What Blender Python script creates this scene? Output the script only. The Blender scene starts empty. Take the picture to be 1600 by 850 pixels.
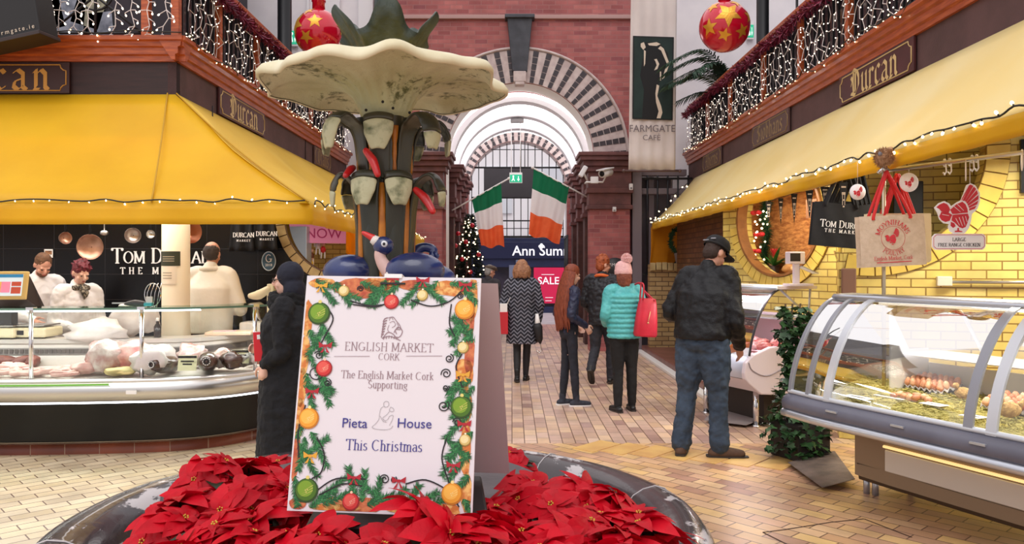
import bpy,math,random
from mathutils import Vector,Matrix,Euler,noise
PI=math.pi
R=math.radians
SC=bpy.context.scene
COL=SC.collection
# ---------------------------------------------------------------- camera, sky, lights, exposure
FOC,CPY,CAMZ=1232.0,415.0,1.6          # focal length (px of a 1600 px wide frame), horizon row, eye height
cam_data=bpy.data.cameras.new('camera')
cam_data.sensor_width=36.0
cam_data.lens=FOC/1600.0*36.0
cam_data.shift_y=-(425.0-CPY)/1600.0
cam_data.clip_end=200
cam=bpy.data.objects.new('camera',cam_data)
COL.objects.link(cam)
cam.location=(0,0,CAMZ)
cam.rotation_euler=(R(90),0,0)
SC.camera=cam
SC.view_settings.view_transform='Standard'
SC.view_settings.look='None'
SC.view_settings.gamma=1.0
SC.view_settings.use_curve_mapping=False
SC.view_settings.exposure=0.0
world=bpy.data.worlds.new('sky')
SC.world=world
world.use_nodes=True
wt=world.node_tree
bg=wt.nodes['Background']
tc=wt.nodes.new('ShaderNodeTexCoord')
sx=wt.nodes.new('ShaderNodeSeparateXYZ')
rmp=wt.nodes.new('ShaderNodeValToRGB')
wt.links.new(tc.outputs['Generated'],sx.inputs[0])
wt.links.new(sx.outputs['Z'],rmp.inputs[0])
wt.links.new(rmp.outputs[0],bg.inputs['Color'])
e=rmp.color_ramp.elements
e[0].position=0.0;e[0].color=(0.62,0.57,0.57,1)      # low sky, between the houses
e[1].position=0.55;e[1].color=(1.0,0.965,0.985,1)       # overcast above the glass roof
bg.inputs['Strength'].default_value=1.3
def area_light(name,loc,size,power,col,rot=(0,0,0),size_y=None):
 d=bpy.data.lights.new(name,'AREA')
 d.shape='RECTANGLE';d.size=size;d.size_y=size_y or size
 d.energy=power;d.color=col
 o=bpy.data.objects.new(name,d);COL.objects.link(o)
 o.location=loc;o.rotation_euler=rot
 return o
def spot_light(name,loc,target,power,col,angle=80,blend=0.6,radius=0.06):
 d=bpy.data.lights.new(name,'SPOT')
 d.energy=power;d.color=col;d.spot_size=R(angle);d.spot_blend=blend;d.shadow_soft_size=radius
 o=bpy.data.objects.new(name,d);COL.objects.link(o)
 o.location=loc
 v=Vector(target)-Vector(loc)
 o.rotation_euler=v.to_track_quat('-Z','Y').to_euler()
 return o
sun_d=bpy.data.lights.new('sun','SUN');sun_d.energy=1.0;sun_d.angle=R(40);sun_d.color=(1,.97,.95)
sun=bpy.data.objects.new('sun',sun_d);COL.objects.link(sun);sun.rotation_euler=(R(32),R(-8),0)
area_light('stall_lamp',(-4.3,7.3,2.75),3.2,60,(1,.93,.85),size_y=0.5)
area_light('stall_lamp',(-4.4,8.4,2.9),3.2,42,(1,.93,.86),size_y=0.5)
area_light('stall_lamp',(-2.75,10.6,2.5),0.4,30,(1,.88,.80),size_y=1.4)
area_light('stall_lamp',(4.0,6.0,2.68),1.6,80,(1,.93,.76),rot=(R(-12),0,0),size_y=0.5)
area_light('stall_lamp',(2.95,8.3,2.45),0.3,26,(1,.92,.76),size_y=1.4)
area_light('counter_lamp',(-3.9,6.72,1.2),3.4,15,(1,.95,.93),size_y=0.1)
area_light('counter_lamp',(-2.45,7.3,1.2),.8,5,(1,.95,.93),rot=(0,0,R(50)),size_y=0.1)
_c=area_light('case_lamp',(2.85,4.6,1.33),2.2,16,(1,.95,.85),rot=(0,0,math.atan2(-.917,.40)),size_y=0.06)
area_light('case_lamp',(2.35,8.05,1.33),.9,9,(1,.88,.93),rot=(0,0,math.atan2(.91,-.41)),size_y=0.08)
# ---------------------------------------------------------------- helpers
def px(x,y,Y):
 """world point that stands Y metres ahead at this place of the photograph"""
 return Vector(((x-800.0)*Y/FOC,Y,CAMZ-(y-CPY)*Y/FOC))
def lin(c):
 def f(v):
  v=v/255.0
  return v/12.92 if v<=0.04045 else((v+0.055)/1.055)**2.4
 return(f(c[0]),f(c[1]),f(c[2]),1.0)
MATS={}
def mat(name,c=(200,200,200),rough=0.5,metal=0.0,c2=None,nscale=8.0,bump=0.0,bscale=40.0,emit=0.0,transl=0.0,spec=0.5,coat=0.0,sheen=0.0,stretch=None,lo=.35,hi=.65):
 if name in MATS:return MATS[name]
 m=bpy.data.materials.new(name);MATS[name]=m
 m.use_nodes=True
 nt=m.node_tree;N=nt.nodes;L=nt.links
 b=N['Principled BSDF']
 b.inputs['Base Color'].default_value=lin(c)
 b.inputs['Roughness'].default_value=rough
 b.inputs['Metallic'].default_value=metal
 b.inputs['Specular IOR Level'].default_value=spec
 b.inputs['Coat Weight'].default_value=coat
 b.inputs['Sheen Weight'].default_value=sheen
 m.diffuse_color=lin(c)
 tcn=N.new('ShaderNodeTexCoord')
 vec=tcn.outputs['Object']
 if stretch:
  mp=N.new('ShaderNodeMapping');mp.inputs['Scale'].default_value=stretch
  L.new(vec,mp.inputs[0]);vec=mp.outputs[0]
 col_out=None
 if c2 is not None:
  nz=N.new('ShaderNodeTexNoise');nz.inputs['Scale'].default_value=nscale;nz.inputs['Detail'].default_value=5
  L.new(vec,nz.inputs['Vector'])
  r=N.new('ShaderNodeValToRGB');r.color_ramp.elements[0].position=lo;r.color_ramp.elements[1].position=hi
  r.color_ramp.elements[0].color=lin(c);r.color_ramp.elements[1].color=lin(c2)
  L.new(nz.outputs['Fac'],r.inputs[0]);L.new(r.outputs[0],b.inputs['Base Color'])
  col_out=r.outputs[0]
 if bump:
  nb=N.new('ShaderNodeTexNoise');nb.inputs['Scale'].default_value=bscale;nb.inputs['Detail'].default_value=4
  L.new(vec,nb.inputs['Vector'])
  bp=N.new('ShaderNodeBump');bp.inputs['Strength'].default_value=bump;bp.inputs['Distance'].default_value=0.02
  L.new(nb.outputs['Fac'],bp.inputs['Height']);L.new(bp.outputs[0],b.inputs['Normal'])
 if emit:
  b.inputs['Emission Color'].default_value=lin(c);b.inputs['Emission Strength'].default_value=emit
 if transl:
  out=N['Material Output']
  tr=N.new('ShaderNodeBsdfTranslucent');tr.inputs['Color'].default_value=lin(c)
  if col_out:L.new(col_out,tr.inputs['Color'])
  mx=N.new('ShaderNodeMixShader');mx.inputs[0].default_value=transl
  L.new(b.outputs[0],mx.inputs[1]);L.new(tr.outputs[0],mx.inputs[2]);L.new(mx.outputs[0],out.inputs['Surface'])
 return m
def glass_mat(name,tint=(255,255,255),refl=0.12,rough=0.02):
 if name in MATS:return MATS[name]
 m=bpy.data.materials.new(name);MATS[name]=m
 m.use_nodes=True;nt=m.node_tree;N=nt.nodes;L=nt.links
 N.remove(N['Principled BSDF']);out=N['Material Output']
 t=N.new('ShaderNodeBsdfTransparent');t.inputs[0].default_value=lin(tint)
 g=N.new('ShaderNodeBsdfGlossy');g.inputs['Roughness'].default_value=rough
 fr=N.new('ShaderNodeFresnel');fr.inputs[0].default_value=1.45
 ad=N.new('ShaderNodeMath');ad.operation='MULTIPLY_ADD';ad.inputs[1].default_value=0.8;ad.inputs[2].default_value=refl*.4
 L.new(fr.outputs[0],ad.inputs[0])
 mx=N.new('ShaderNodeMixShader')
 L.new(ad.outputs[0],mx.inputs[0]);L.new(t.outputs[0],mx.inputs[1]);L.new(g.outputs[0],mx.inputs[2]);L.new(mx.outputs[0],out.inputs['Surface'])
 return m
def brick_mat(name,cols,mortar,bw,bh,msize=0.008,axis='XZ',rot=0.0,rough=0.7,bump=0.4,offset=0.5,off=(0,0),spec=.4):
 """courses of bricks or tiles: cols = colours one brick may take; axis = the two object axes the courses lie in"""
 if name in MATS:return MATS[name]
 m=bpy.data.materials.new(name);MATS[name]=m
 m.use_nodes=True;nt=m.node_tree;N=nt.nodes;L=nt.links
 b=N['Principled BSDF'];b.inputs['Roughness'].default_value=rough;b.inputs['Specular IOR Level'].default_value=spec
 c,fac=brick_nodes(N,L,cols,mortar,bw,bh,msize,axis,rot,offset,off)
 L.new(c,b.inputs['Base Color'])
 bp=N.new('ShaderNodeBump');bp.inputs['Strength'].default_value=bump;bp.inputs['Distance'].default_value=0.01;bp.invert=True
 L.new(fac,bp.inputs['Height']);L.new(bp.outputs[0],b.inputs['Normal'])
 return m
def brick_nodes(N,L,cols,mortar,bw,bh,msize,axis,rot,offset=.5,off=(0,0)):
 t=N.new('ShaderNodeTexCoord');s=N.new('ShaderNodeSeparateXYZ');cb=N.new('ShaderNodeCombineXYZ')
 L.new(t.outputs['Object'],s.inputs[0])
 L.new(s.outputs[axis[0]],cb.inputs['X']);L.new(s.outputs[axis[1]],cb.inputs['Y'])
 mp=N.new('ShaderNodeMapping');mp.inputs['Rotation'].default_value=(0,0,rot);mp.inputs['Location'].default_value=(off[0],off[1],0)
 L.new(cb.outputs[0],mp.inputs[0])
 bt=N.new('ShaderNodeTexBrick');bt.offset=offset
 bt.inputs['Color1'].default_value=(0,0,0,1);bt.inputs['Color2'].default_value=(1,1,1,1);bt.inputs['Mortar'].default_value=(0.5,0.5,0.5,1)
 bt.inputs['Scale'].default_value=1.0;bt.inputs['Brick Width'].default_value=bw;bt.inputs['Row Height'].default_value=bh
 bt.inputs['Mortar Size'].default_value=msize;bt.inputs['Mortar Smooth'].default_value=0.1
 L.new(mp.outputs[0],bt.inputs['Vector'])
 r=N.new('ShaderNodeValToRGB');el=r.color_ramp.elements
 n=len(cols)
 el[0].color=lin(cols[0]);el[0].position=0
 el[1].color=lin(cols[-1]);el[1].position=1
 for i in range(1,n-1):
  k=el.new(i/(n-1));k.color=lin(cols[i])
 L.new(bt.outputs['Color'],r.inputs[0])
 nz=N.new('ShaderNodeTexNoise');nz.inputs['Scale'].default_value=3.0;nz.inputs['Detail'].default_value=6
 L.new(t.outputs['Object'],nz.inputs['Vector'])
 mr=N.new('ShaderNodeMapRange');mr.inputs['To Min'].default_value=0.78;mr.inputs['To Max'].default_value=1.16;mr.inputs['From Min'].default_value=.3;mr.inputs['From Max'].default_value=.7
 L.new(nz.outputs['Fac'],mr.inputs['Value'])
 mu=N.new('ShaderNodeMix');mu.data_type='RGBA';mu.blend_type='MULTIPLY';mu.inputs[0].default_value=1.0
 L.new(r.outputs[0],mu.inputs[6]);L.new(mr.outputs[0],mu.inputs[7])
 mx=N.new('ShaderNodeMix');mx.data_type='RGBA'
 L.new(bt.outputs['Fac'],mx.inputs[0]);L.new(mu.outputs[2],mx.inputs[6]);mx.inputs[7].default_value=lin(mortar)
 return mx.outputs[2],bt.outputs['Fac']
def wm(o):
 m=o.matrix_basis.copy()
 if o.parent is not None:m=wm(o.parent)@o.matrix_parent_inverse@m
 return m
def adopt(o,parent):
 if parent is not None:
  o.parent=parent;o.matrix_parent_inverse=wm(parent).inverted()
 return o
def tag(o,label=None,cat=None,group=None,kind=None):
 if label:o['label']=label
 if cat:o['category']=cat
 if group:o['group']=group
 if kind:o['kind']=kind
 return o
def thing(name,label,cat,loc=(0,0,0),group=None):
 o=bpy.data.objects.new(name,None);COL.objects.link(o)
 o.location=loc;o.empty_display_size=.1
 return tag(o,label,cat,group)
def kids(o):return[c for c in bpy.data.objects if c.parent is o]
KIDS={}
def copy_tree(o,parent=None):
 c=o.copy();COL.objects.link(c)
 if parent is not None:c.parent=parent;KIDS.setdefault(parent.name,[]).append(c)
 for ch in KIDS.get(o.name,[]):copy_tree(ch,c)
 return c
class MB:
 """collects shapes into ONE mesh"""
 def __init__(s):s.v=[];s.f=[];s.m=[];s.sm=[];s.M=Matrix.Identity(4)
 def add(s,vs,fs,mi=0,smooth=False):
  b=len(s.v)
  if s.M==Matrix.Identity(4):s.v+=[tuple(v)for v in vs]
  else:s.v+=[tuple(s.M@Vector(v))for v in vs]
  for f in fs:
   s.f.append([b+i for i in f]);s.m.append(mi);s.sm.append(smooth)
  return s
 def box(s,c,d,rz=0.0,mi=0,rot=None):
  hx,hy,hz=d[0]/2,d[1]/2,d[2]/2
  m=rot if rot is not None else Matrix.Rotation(rz,3,'Z')
  c=Vector(c)
  vs=[c+m@Vector((x,y,z))for z in(-hz,hz)for y in(-hy,hy)for x in(-hx,hx)]
  return s.add(vs,[(0,2,3,1),(4,5,7,6),(0,1,5,4),(2,6,7,3),(0,4,6,2),(1,3,7,5)],mi)
 def box2(s,a,b,mi=0):
  return s.box([(a[i]+b[i])/2 for i in range(3)],[abs(a[i]-b[i])for i in range(3)],mi=mi)
 def tube(s,pts,r,n=8,mi=0,caps=True,smooth=True,flat=1.0):
  pts=[Vector(p)for p in pts];k=len(pts)
  rs=r if isinstance(r,(list,tuple))else[r]*k
  vs=[];fs=[];up=None
  for i,p in enumerate(pts):
   t=(pts[min(i+1,k-1)]-pts[max(i-1,0)])
   if t.length<1e-9:t=Vector((0,0,1))
   t.normalize()
   if up is None:up=Vector((0,0,1))if abs(t.z)<.9 else Vector((1,0,0))
   a=t.cross(up)
   if a.length<1e-6:a=t.cross(Vector((0,1,0)))
   a.normalize();b=a.cross(t);up=b.copy()*1.0
   up=b
   for j in range(n):
    q=2*PI*j/n
    vs.append(p+a*(math.cos(q)*rs[i])+b*(math.sin(q)*rs[i]*flat))
  for i in range(k-1):
   for j in range(n):
    j2=(j+1)%n
    fs.append((i*n+j,i*n+j2,(i+1)*n+j2,(i+1)*n+j))
  if caps:
   fs.append(tuple(reversed(range(n))));fs.append(tuple((k-1)*n+j for j in range(n)))
  return s.add(vs,fs,mi,smooth)
 def limb(s,pts,rs,n=12,sub=5,mi=0):
  """smooth tapering tube with round ends"""
  P,Q=smooth_path(pts,rs,sub)
  a,b=P[0],P[-1]
  d0=(P[0]-P[1]).normalized();d1=(P[-1]-P[-2]).normalized()
  r0,r1=Q[0],Q[-1]
  head=[(a+d0*r0*math.sin(t),r0*max(.08,math.cos(t)))for t in(1.5,1.1,.6)]
  tail=[(b+d1*r1*math.sin(t),r1*max(.08,math.cos(t)))for t in(.6,1.1,1.5)]
  P=[h[0]for h in head]+P+[t[0]for t in tail];Q=[h[1]for h in head]+Q+[t[1]for t in tail]
  return s.tube(P,Q,n,mi)
 def loft(s,rings,caps=True,mi=0,smooth=True,closed=True):
  n=len(rings[0]);vs=[p for r_ in rings for p in r_];fs=[]
  for i in range(len(rings)-1):
   for j in range(n if closed else n-1):
    j2=(j+1)%n
    fs.append((i*n+j,i*n+j2,(i+1)*n+j2,(i+1)*n+j))
  if caps and closed:
   fs.append(tuple(reversed(range(n))));fs.append(tuple((len(rings)-1)*n+j for j in range(n)))
  return s.add(vs,fs,mi,smooth)
 def lathe(s,prof,c=(0,0,0),n=32,mi=0,fn=None,smooth=True,caps=False):
  rings=[]
  for k,(r,z)in enumerate(prof):
   ring=[]
   for j in range(n):
    a=2*PI*j/n
    rr,zz=(r,z)if fn is None else fn(r,z,a,k)
    ring.append((c[0]+rr*math.cos(a),c[1]+rr*math.sin(a),c[2]+zz))
   rings.append(ring)
  return s.loft(rings,caps,mi,smooth)
 def ball(s,c,r,sc=(1,1,1),n=12,mi=0,rot=None):
  rings=[];h=max(4,n//2+1);c=Vector(c)
  for i in range(h+1):
   t=PI*i/h-PI/2
   rr=max(1e-3,math.cos(t))*r;z=math.sin(t)*r
   ring=[]
   for j in range(n):
    a=2*PI*j/n
    v=Vector((rr*math.cos(a)*sc[0],rr*math.sin(a)*sc[1],z*sc[2]))
    if rot is not None:v=rot@v
    ring.append(c+v)
   rings.append(ring)
  return s.loft(rings,True,mi,True)
 def quad(s,a,b,c,d,mi=0):return s.add([a,b,c,d],[(0,1,2,3)],mi)
 def poly(s,pts,mi=0):return s.add(pts,[tuple(range(len(pts)))],mi)
 def slab(s,pts,t,mi=0):
  """flat polygon given thickness t (a vector)"""
  pts=[Vector(p)for p in pts];t=Vector(t);n=len(pts)
  vs=pts+[p+t for p in pts]
  fs=[tuple(reversed(range(n))),tuple(range(n,2*n))]+[(i,(i+1)%n,n+(i+1)%n,n+i)for i in range(n)]
  return s.add(vs,fs,mi)
 def grid(s,fn,nu,nv,mi=0,smooth=True):
  vs=[fn(i/nu,j/nv)for j in range(nv+1)for i in range(nu+1)]
  fs=[(j*(nu+1)+i,j*(nu+1)+i+1,(j+1)*(nu+1)+i+1,(j+1)*(nu+1)+i)for j in range(nv)for i in range(nu)]
  return s.add(vs,fs,mi,smooth)
 def build(s,name,mats,parent=None,label=None,bevel=0.0,thick=0.0,voxel=0.0,smooth_it=0,wrinkle=0.0,wscale=.08,sub=0,wseed=0):
  me=bpy.data.meshes.new(name)
  me.from_pydata(s.v,[],s.f)
  ms=mats if isinstance(mats,(list,tuple))else[mats]
  for m in ms:me.materials.append(m)
  if len(s.f):
   me.polygons.foreach_set('material_index',s.m)
   me.polygons.foreach_set('use_smooth',s.sm)
  me.update()
  o=bpy.data.objects.new(name,me);COL.objects.link(o)
  if parent is not None:adopt(o,parent);KIDS.setdefault(parent.name,[]).append(o)
  if label:o['label']=label
  if voxel:
   md=o.modifiers.new('remesh','REMESH');md.mode='VOXEL';md.voxel_size=voxel;md.use_smooth_shade=True
   if smooth_it:
    md=o.modifiers.new('smooth','SMOOTH');md.iterations=smooth_it;md.factor=.5
   if wrinkle:
    tx=bpy.data.textures.new('wrinkle','CLOUDS');tx.noise_scale=wscale;tx.noise_depth=2
    md=o.modifiers.new('wrinkle','DISPLACE');md.texture=tx;md.strength=wrinkle;md.mid_level=.5;md.texture_coords='LOCAL'
  if thick:
   md=o.modifiers.new('thick','SOLIDIFY');md.thickness=thick;md.offset=0
  if sub:
   md=o.modifiers.new('sub','SUBSURF');md.levels=sub;md.render_levels=sub
  if bevel:
   md=o.modifiers.new('bevel','BEVEL');md.width=bevel;md.segments=2;md.limit_method='ANGLE';md.angle_limit=R(35)
  return o
def smooth_path(pts,rs=None,sub=5):
 pts=[Vector(p)for p in pts];k=len(pts)
 if rs is None:rs=[0]*k
 if not isinstance(rs,(list,tuple)):rs=[rs]*k
 P=[];Q=[]
 for i in range(k-1):
  p0,p1,p2,p3=pts[max(i-1,0)],pts[i],pts[i+1],pts[min(i+2,k-1)]
  for j in range(sub):
   t=j/sub;t2=t*t;t3=t2*t
   P.append(0.5*((2*p1)+(p2-p0)*t+(2*p0-5*p1+4*p2-p3)*t2+(3*p1-p0-3*p2+p3)*t3))
   Q.append(rs[i]*(1-t)+rs[i+1]*t)
 P.append(pts[-1]);Q.append(rs[-1])
 return P,Q
def struct(o):o['kind']='structure';return o
def frame(o,xv,up):
 """4x4 with local x along xv, local y along up, z toward the reader"""
 x=Vector(xv).normalized();z=x.cross(Vector(up)).normalized();y=z.cross(x)
 m=Matrix((x,y,z)).transposed().to_4x4();m.translation=Vector(o);return m
# ---------------------------------------------------------------- lettering drawn with a broad pen
def arc(cx,cy,rx,ry,a0,a1,n=10):
 return[(cx+rx*math.cos(R(a0+(a1-a0)*i/n)),cy+ry*math.sin(R(a0+(a1-a0)*i/n)))for i in range(n+1)]
X=.66
GL={   # strokes; width.  roman skeletons on cap height 1, x-height .66
 'A':([[(.05,0),(.4,1)],[(.4,1),(.75,0)],[(.18,.36),(.62,.36)]],.8),
 'C':([arc(.42,.5,.36,.5,50,310,16)],.78),
 'D':([[(.14,0),(.14,1)],[(.14,1),(.32,1)]+arc(.32,.5,.38,.5,90,-90,12)+[(.14,0)]],.8),
 'E':([[(.14,0),(.14,1)],[(.14,1),(.58,1),(.58,.86)],[(.14,.53),(.46,.53)],[(.14,0),(.6,0),(.6,.15)]],.68),
 'F':([[(.14,0),(.14,1)],[(.14,1),(.58,1),(.58,.86)],[(.14,.53),(.46,.53)]],.62),
 'G':([arc(.44,.5,.37,.5,50,330,16),[(.76,.42),(.76,.08)],[(.55,.42),(.86,.42)]],.88),
 'H':([[(.14,0),(.14,1)],[(.66,0),(.66,1)],[(.14,.52),(.66,.52)]],.8),
 'I':([[(.16,0),(.16,1)]],.32),
 'K':([[(.14,0),(.14,1)],[(.14,.42),(.6,1)],[(.3,.6),(.68,0)]],.74),
 'L':([[(.14,0),(.14,1)],[(.14,0),(.58,0),(.58,.18)]],.62),
 'M':([[(.12,0),(.12,1)],[(.12,1),(.46,.1)],[(.46,.1),(.8,1)],[(.84,1),(.84,0)]],.98),
 'N':([[(.12,0),(.12,1)],[(.12,1),(.68,0)],[(.68,0),(.68,1)]],.8),
 'O':([arc(.44,.5,.36,.5,0,360,22)],.88),
 'P':([[(.14,0),(.14,1)],[(.14,1),(.34,1)]+arc(.34,.76,.24,.25,90,-90,8)+[(.14,.5)]],.64),
 'R':([[(.14,0),(.14,1)],[(.14,1),(.34,1)]+arc(.34,.76,.23,.24,90,-90,8)+[(.14,.52)],[(.36,.5),(.68,0)]],.72),
 'S':([arc(.32,.75,.21,.24,40,250,9)+arc(.3,.25,.23,.25,75,-150,9)],.6),
 'T':([[(.36,0),(.36,1)],[(.02,.85),(.02,1),(.7,1),(.7,.85)]],.72),
 'U':([[(.13,1),(.13,.3)]+arc(.39,.3,.26,.3,180,360,10)+[(.65,1)]],.78),
 'Y':([[(.38,0),(.38,.48)],[(.04,1),(.38,.48)],[(.72,1),(.38,.48)]],.74),
 'a':([arc(.24,X-.18,.17,.18,150,0,6)+[(.41,.1),(.48,.02)],arc(.24,.2,.17,.19,60,320,10)],.5),
 'b':([[(.12,1),(.12,.05)],arc(.28,X/2,.2,X/2,150,-150,14)],.54),
 'c':([arc(.28,X/2,.22,X/2,45,315,12)],.48),
 'd':([[(.44,1),(.44,.02)],arc(.28,X/2,.21,X/2,40,330,14)],.56),
 'e':([[(.08,.36),(.46,.36)]+arc(.28,X/2,.2,X/2,5,310,13)],.5),
 'f':([[(.18,0),(.18,.8)]+arc(.3,.8,.12,.18,180,50,5),[(.05,X),(.34,X)]],.34),
 'g':([arc(.25,.44,.17,.2,0,360,12),[(.16,.26),(.14,.12),(.38,.06)]+arc(.26,-.12,.2,.15,50,-200,9),[(.38,.6),(.5,.64)]],.5),
 'h':([[(.12,0),(.12,1)],arc(.28,X-.2,.17,.19,170,0,7)+[(.45,0)]],.56),
 'i':([[(.12,0),(.12,X)],[(.11,.86),(.13,.9)]],.26),
 'k':([[(.12,0),(.12,1)],[(.12,.28),(.42,X)],[(.22,.38),(.48,0)]],.52),
 'l':([[(.12,0),(.12,1)]],.25),
 'm':([[(.1,0),(.1,X)],arc(.25,X-.19,.15,.18,170,0,6)+[(.4,0)],arc(.56,X-.19,.15,.18,170,0,6)+[(.71,0)]],.82),
 'n':([[(.12,0),(.12,X)],arc(.28,X-.2,.17,.19,170,0,7)+[(.45,0)]],.56),
 'o':([arc(.28,X/2,.2,X/2,0,360,16)],.56),
 'p':([[(.12,-.3),(.12,X)],arc(.29,X/2,.2,X/2,150,-150,14)],.55),
 'r':([[(.12,0),(.12,X)],arc(.29,X-.2,.17,.19,170,60,5)],.4),
 's':([arc(.22,.49,.14,.16,40,250,7)+arc(.2,.17,.16,.17,75,-150,7)],.42),
 't':([[(.17,.86),(.17,.12)]+arc(.28,.12,.11,.11,180,300,4),[(.04,X),(.34,X)]],.36),
 'u':([[(.12,X),(.12,.2)]+arc(.27,.2,.16,.19,180,350,6),[(.44,X),(.44,0)]],.56),
 ',':([[(.1,.04),(.06,-.14)]],.22),' ':([],.32),
}
BLK={  # broken-letter skeletons
 'D':([[(.1,.9),(.3,1),(.62,.86),(.74,.66),(.74,.3),(.44,0),(.08,.1)],[(.3,.95),(.26,.5),(.3,.1)],[(.08,.74),(.2,.6),(.08,.4)],[(.46,.86),(.46,.14)]],.86),
 'S':([[(.66,.86),(.5,1),(.24,.9),(.14,.7),(.3,.56),(.54,.48),(.66,.3),(.5,.05),(.24,0),(.08,.14)],[(.4,.92),(.4,.1)]],.78),
 'A':([[(.08,.1),(.2,.0),(.26,.2),(.26,.7),(.5,1),(.62,.84),(.62,.12),(.74,0)],[(.1,.5),(.62,.5)],[(.1,.86),(.3,.96)]],.8),
 'O':([[(.4,1),(.14,.8),(.14,.22),(.42,0),(.7,.24),(.7,.78),(.4,1)],[(.4,.86),(.4,.14)]],.84),
 'u':([[(.06,.6),(.14,.7),(.14,.12),(.26,.0),(.44,.12)],[(.38,.6),(.46,.7),(.46,.1),(.56,0)]],.58),
 'r':([[(.06,.6),(.14,.7),(.14,.1),(.06,.02),(.24,.02)],[(.14,.52),(.3,.7),(.42,.58)]],.42),
 'c':([[(.42,.58),(.3,.7),(.12,.56),(.12,.14),(.26,0),(.44,.12)]],.46),
 'a':([[(.08,.58),(.24,.7),(.42,.56),(.42,.1),(.54,0)],[(.42,.4),(.14,.3),(.1,.12),(.24,0),(.42,.14)]],.56),
 'n':([[(.06,.6),(.14,.7),(.14,.1),(.06,.02),(.24,.02)],[(.14,.52),(.32,.7),(.46,.56),(.46,.1),(.56,0)]],.6),
 'i':([[(.06,.6),(.14,.7),(.14,.1),(.24,0)],[(.12,.86),(.18,.92)]],.28),
 'o':([[(.28,.7),(.1,.54),(.1,.16),(.28,0),(.46,.16),(.46,.54),(.28,.7)]],.56),
 'b':([[(.06,.92),(.14,1),(.14,.12),(.3,0),(.46,.16),(.46,.54),(.3,.7),(.14,.54)]],.56),
 'h':([[(.06,.92),(.14,1),(.14,.1),(.06,.02),(.24,.02)],[(.14,.52),(.32,.7),(.46,.56),(.46,.1),(.36,-.12)]],.58),
 's':([[(.4,.6),(.26,.7),(.1,.58),(.16,.42),(.38,.28),(.4,.12),(.24,0),(.08,.1)]],.48),
 'e':([[(.12,.34),(.42,.46),(.3,.7),(.12,.56),(.12,.14),(.26,0),(.44,.12)]],.48),
 't':([[(.16,.9),(.16,.12),(.28,0),(.38,.1)],[(.04,.64),(.34,.64)]],.4),
 'l':([[(.06,.92),(.14,1),(.14,.1),(.26,0)]],.3),
 'f':([[(.36,.92),(.24,1),(.16,.86),(.16,-.1)],[(.04,.64),(.34,.64)]],.38),
 "'":([[(.1,.95),(.06,.78)]],.2),' ':([],.3),
}
def flat_quads(M,strokes_pts,nib,thin,mb,mi,ox,oy,size,arcmap=None,dz=0.0):
 k=[0]
 def emit(q):
  ar=sum(q[i][0]*q[(i+1)%len(q)][1]-q[(i+1)%len(q)][0]*q[i][1]for i in range(len(q)))
  if abs(ar)<1e-9:return
  if ar<0:q=list(reversed(q))
  k[0]+=1
  vs=[]
  for(x,y)in q:
   x=ox+x*size;y=oy+y*size
   if arcmap:x,y=arcmap(x,y)
   vs.append(M@Vector((x,y,dz+k[0]%5*2e-5)))
  mb.add(vs,[tuple(range(len(vs)))],mi)
 nx,ny=nib[0]/2,nib[1]/2
 for pts in strokes_pts:
  for(a,b),(c,d)in zip(pts[:-1],pts[1:]):
   emit([(a-nx,b-ny),(a+nx,b+ny),(c+nx,d+ny),(c-nx,d-ny)])
   l=math.hypot(c-a,d-b)or 1;ux,uy=(c-a)/l,(d-b)/l;h=thin/2
   emit([(a-ux*h-uy*h,b-uy*h+ux*h),(a-ux*h+uy*h,b-uy*h-ux*h),(c+ux*h+uy*h,d+uy*h-ux*h),(c+ux*h-uy*h,d+uy*h+ux*h)])
def text_width(t,size,track=0.0,table=GL,caps2=None):
 w=0
 for i,ch in enumerate(t):
  s=size
  if caps2 and ch.islower():s=size*caps2;ch=ch.upper()
  w+=(table.get(ch,table[' '])[1]+track)*s
 return w-track*size
def write(mb,M,t,size,mi=0,nib=(.13,0),thin=.045,serif=True,track=.04,table=GL,align=0.5,caps2=None,arcmap=None,ox=0,oy=0,dz=0.0005):
 """serif letters along local x of frame M; caps2 = size of small capitals for lower-case input"""
 x=ox-align*text_width(t,size,track,table,caps2)
 for ch in t:
  s=size
  if caps2 and ch.islower():s=size*caps2;ch=ch.upper()
  g,w=table.get(ch,table[' '])
  st=[list(p)for p in g]
  if serif and table is GL:
   for p in g:
    (a,b),(c,d)=p[0],p[1]
    if len(p)==2 and abs(d-b)>.4 and ch not in 'i':
     for(u,v)in(p[0],p[1]):
      if ch in 'M' and v<.2 and .3<u<.6:continue
      if ch=='A' and v>.9:continue
      st.append([(u-.11,v),(u+.11,v)])
    elif ch in 'nmrhuipkl' and abs(c-a)<.01 and len(p)==2:
     st.append([(a-.1,0),(a+.1,0)])
    if ch in 'nmh' and len(p)>4:st.append([(p[-1][0]-.09,0),(p[-1][0]+.09,0)])
   if ch=='U':st+=[[(.02,1),(.24,1)],[(.54,1),(.76,1)]]
  flat_quads(M,st,nib,thin,mb,mi,x,oy,s,arcmap,dz)
  x+=(w+track)*s
 return x
def blackletter(mb,M,t,size,mi=0,**k):
 return write(mb,M,t,size,mi,nib=(.13,.1),thin=.03,serif=False,track=.06,table=BLK,**k)
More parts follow.
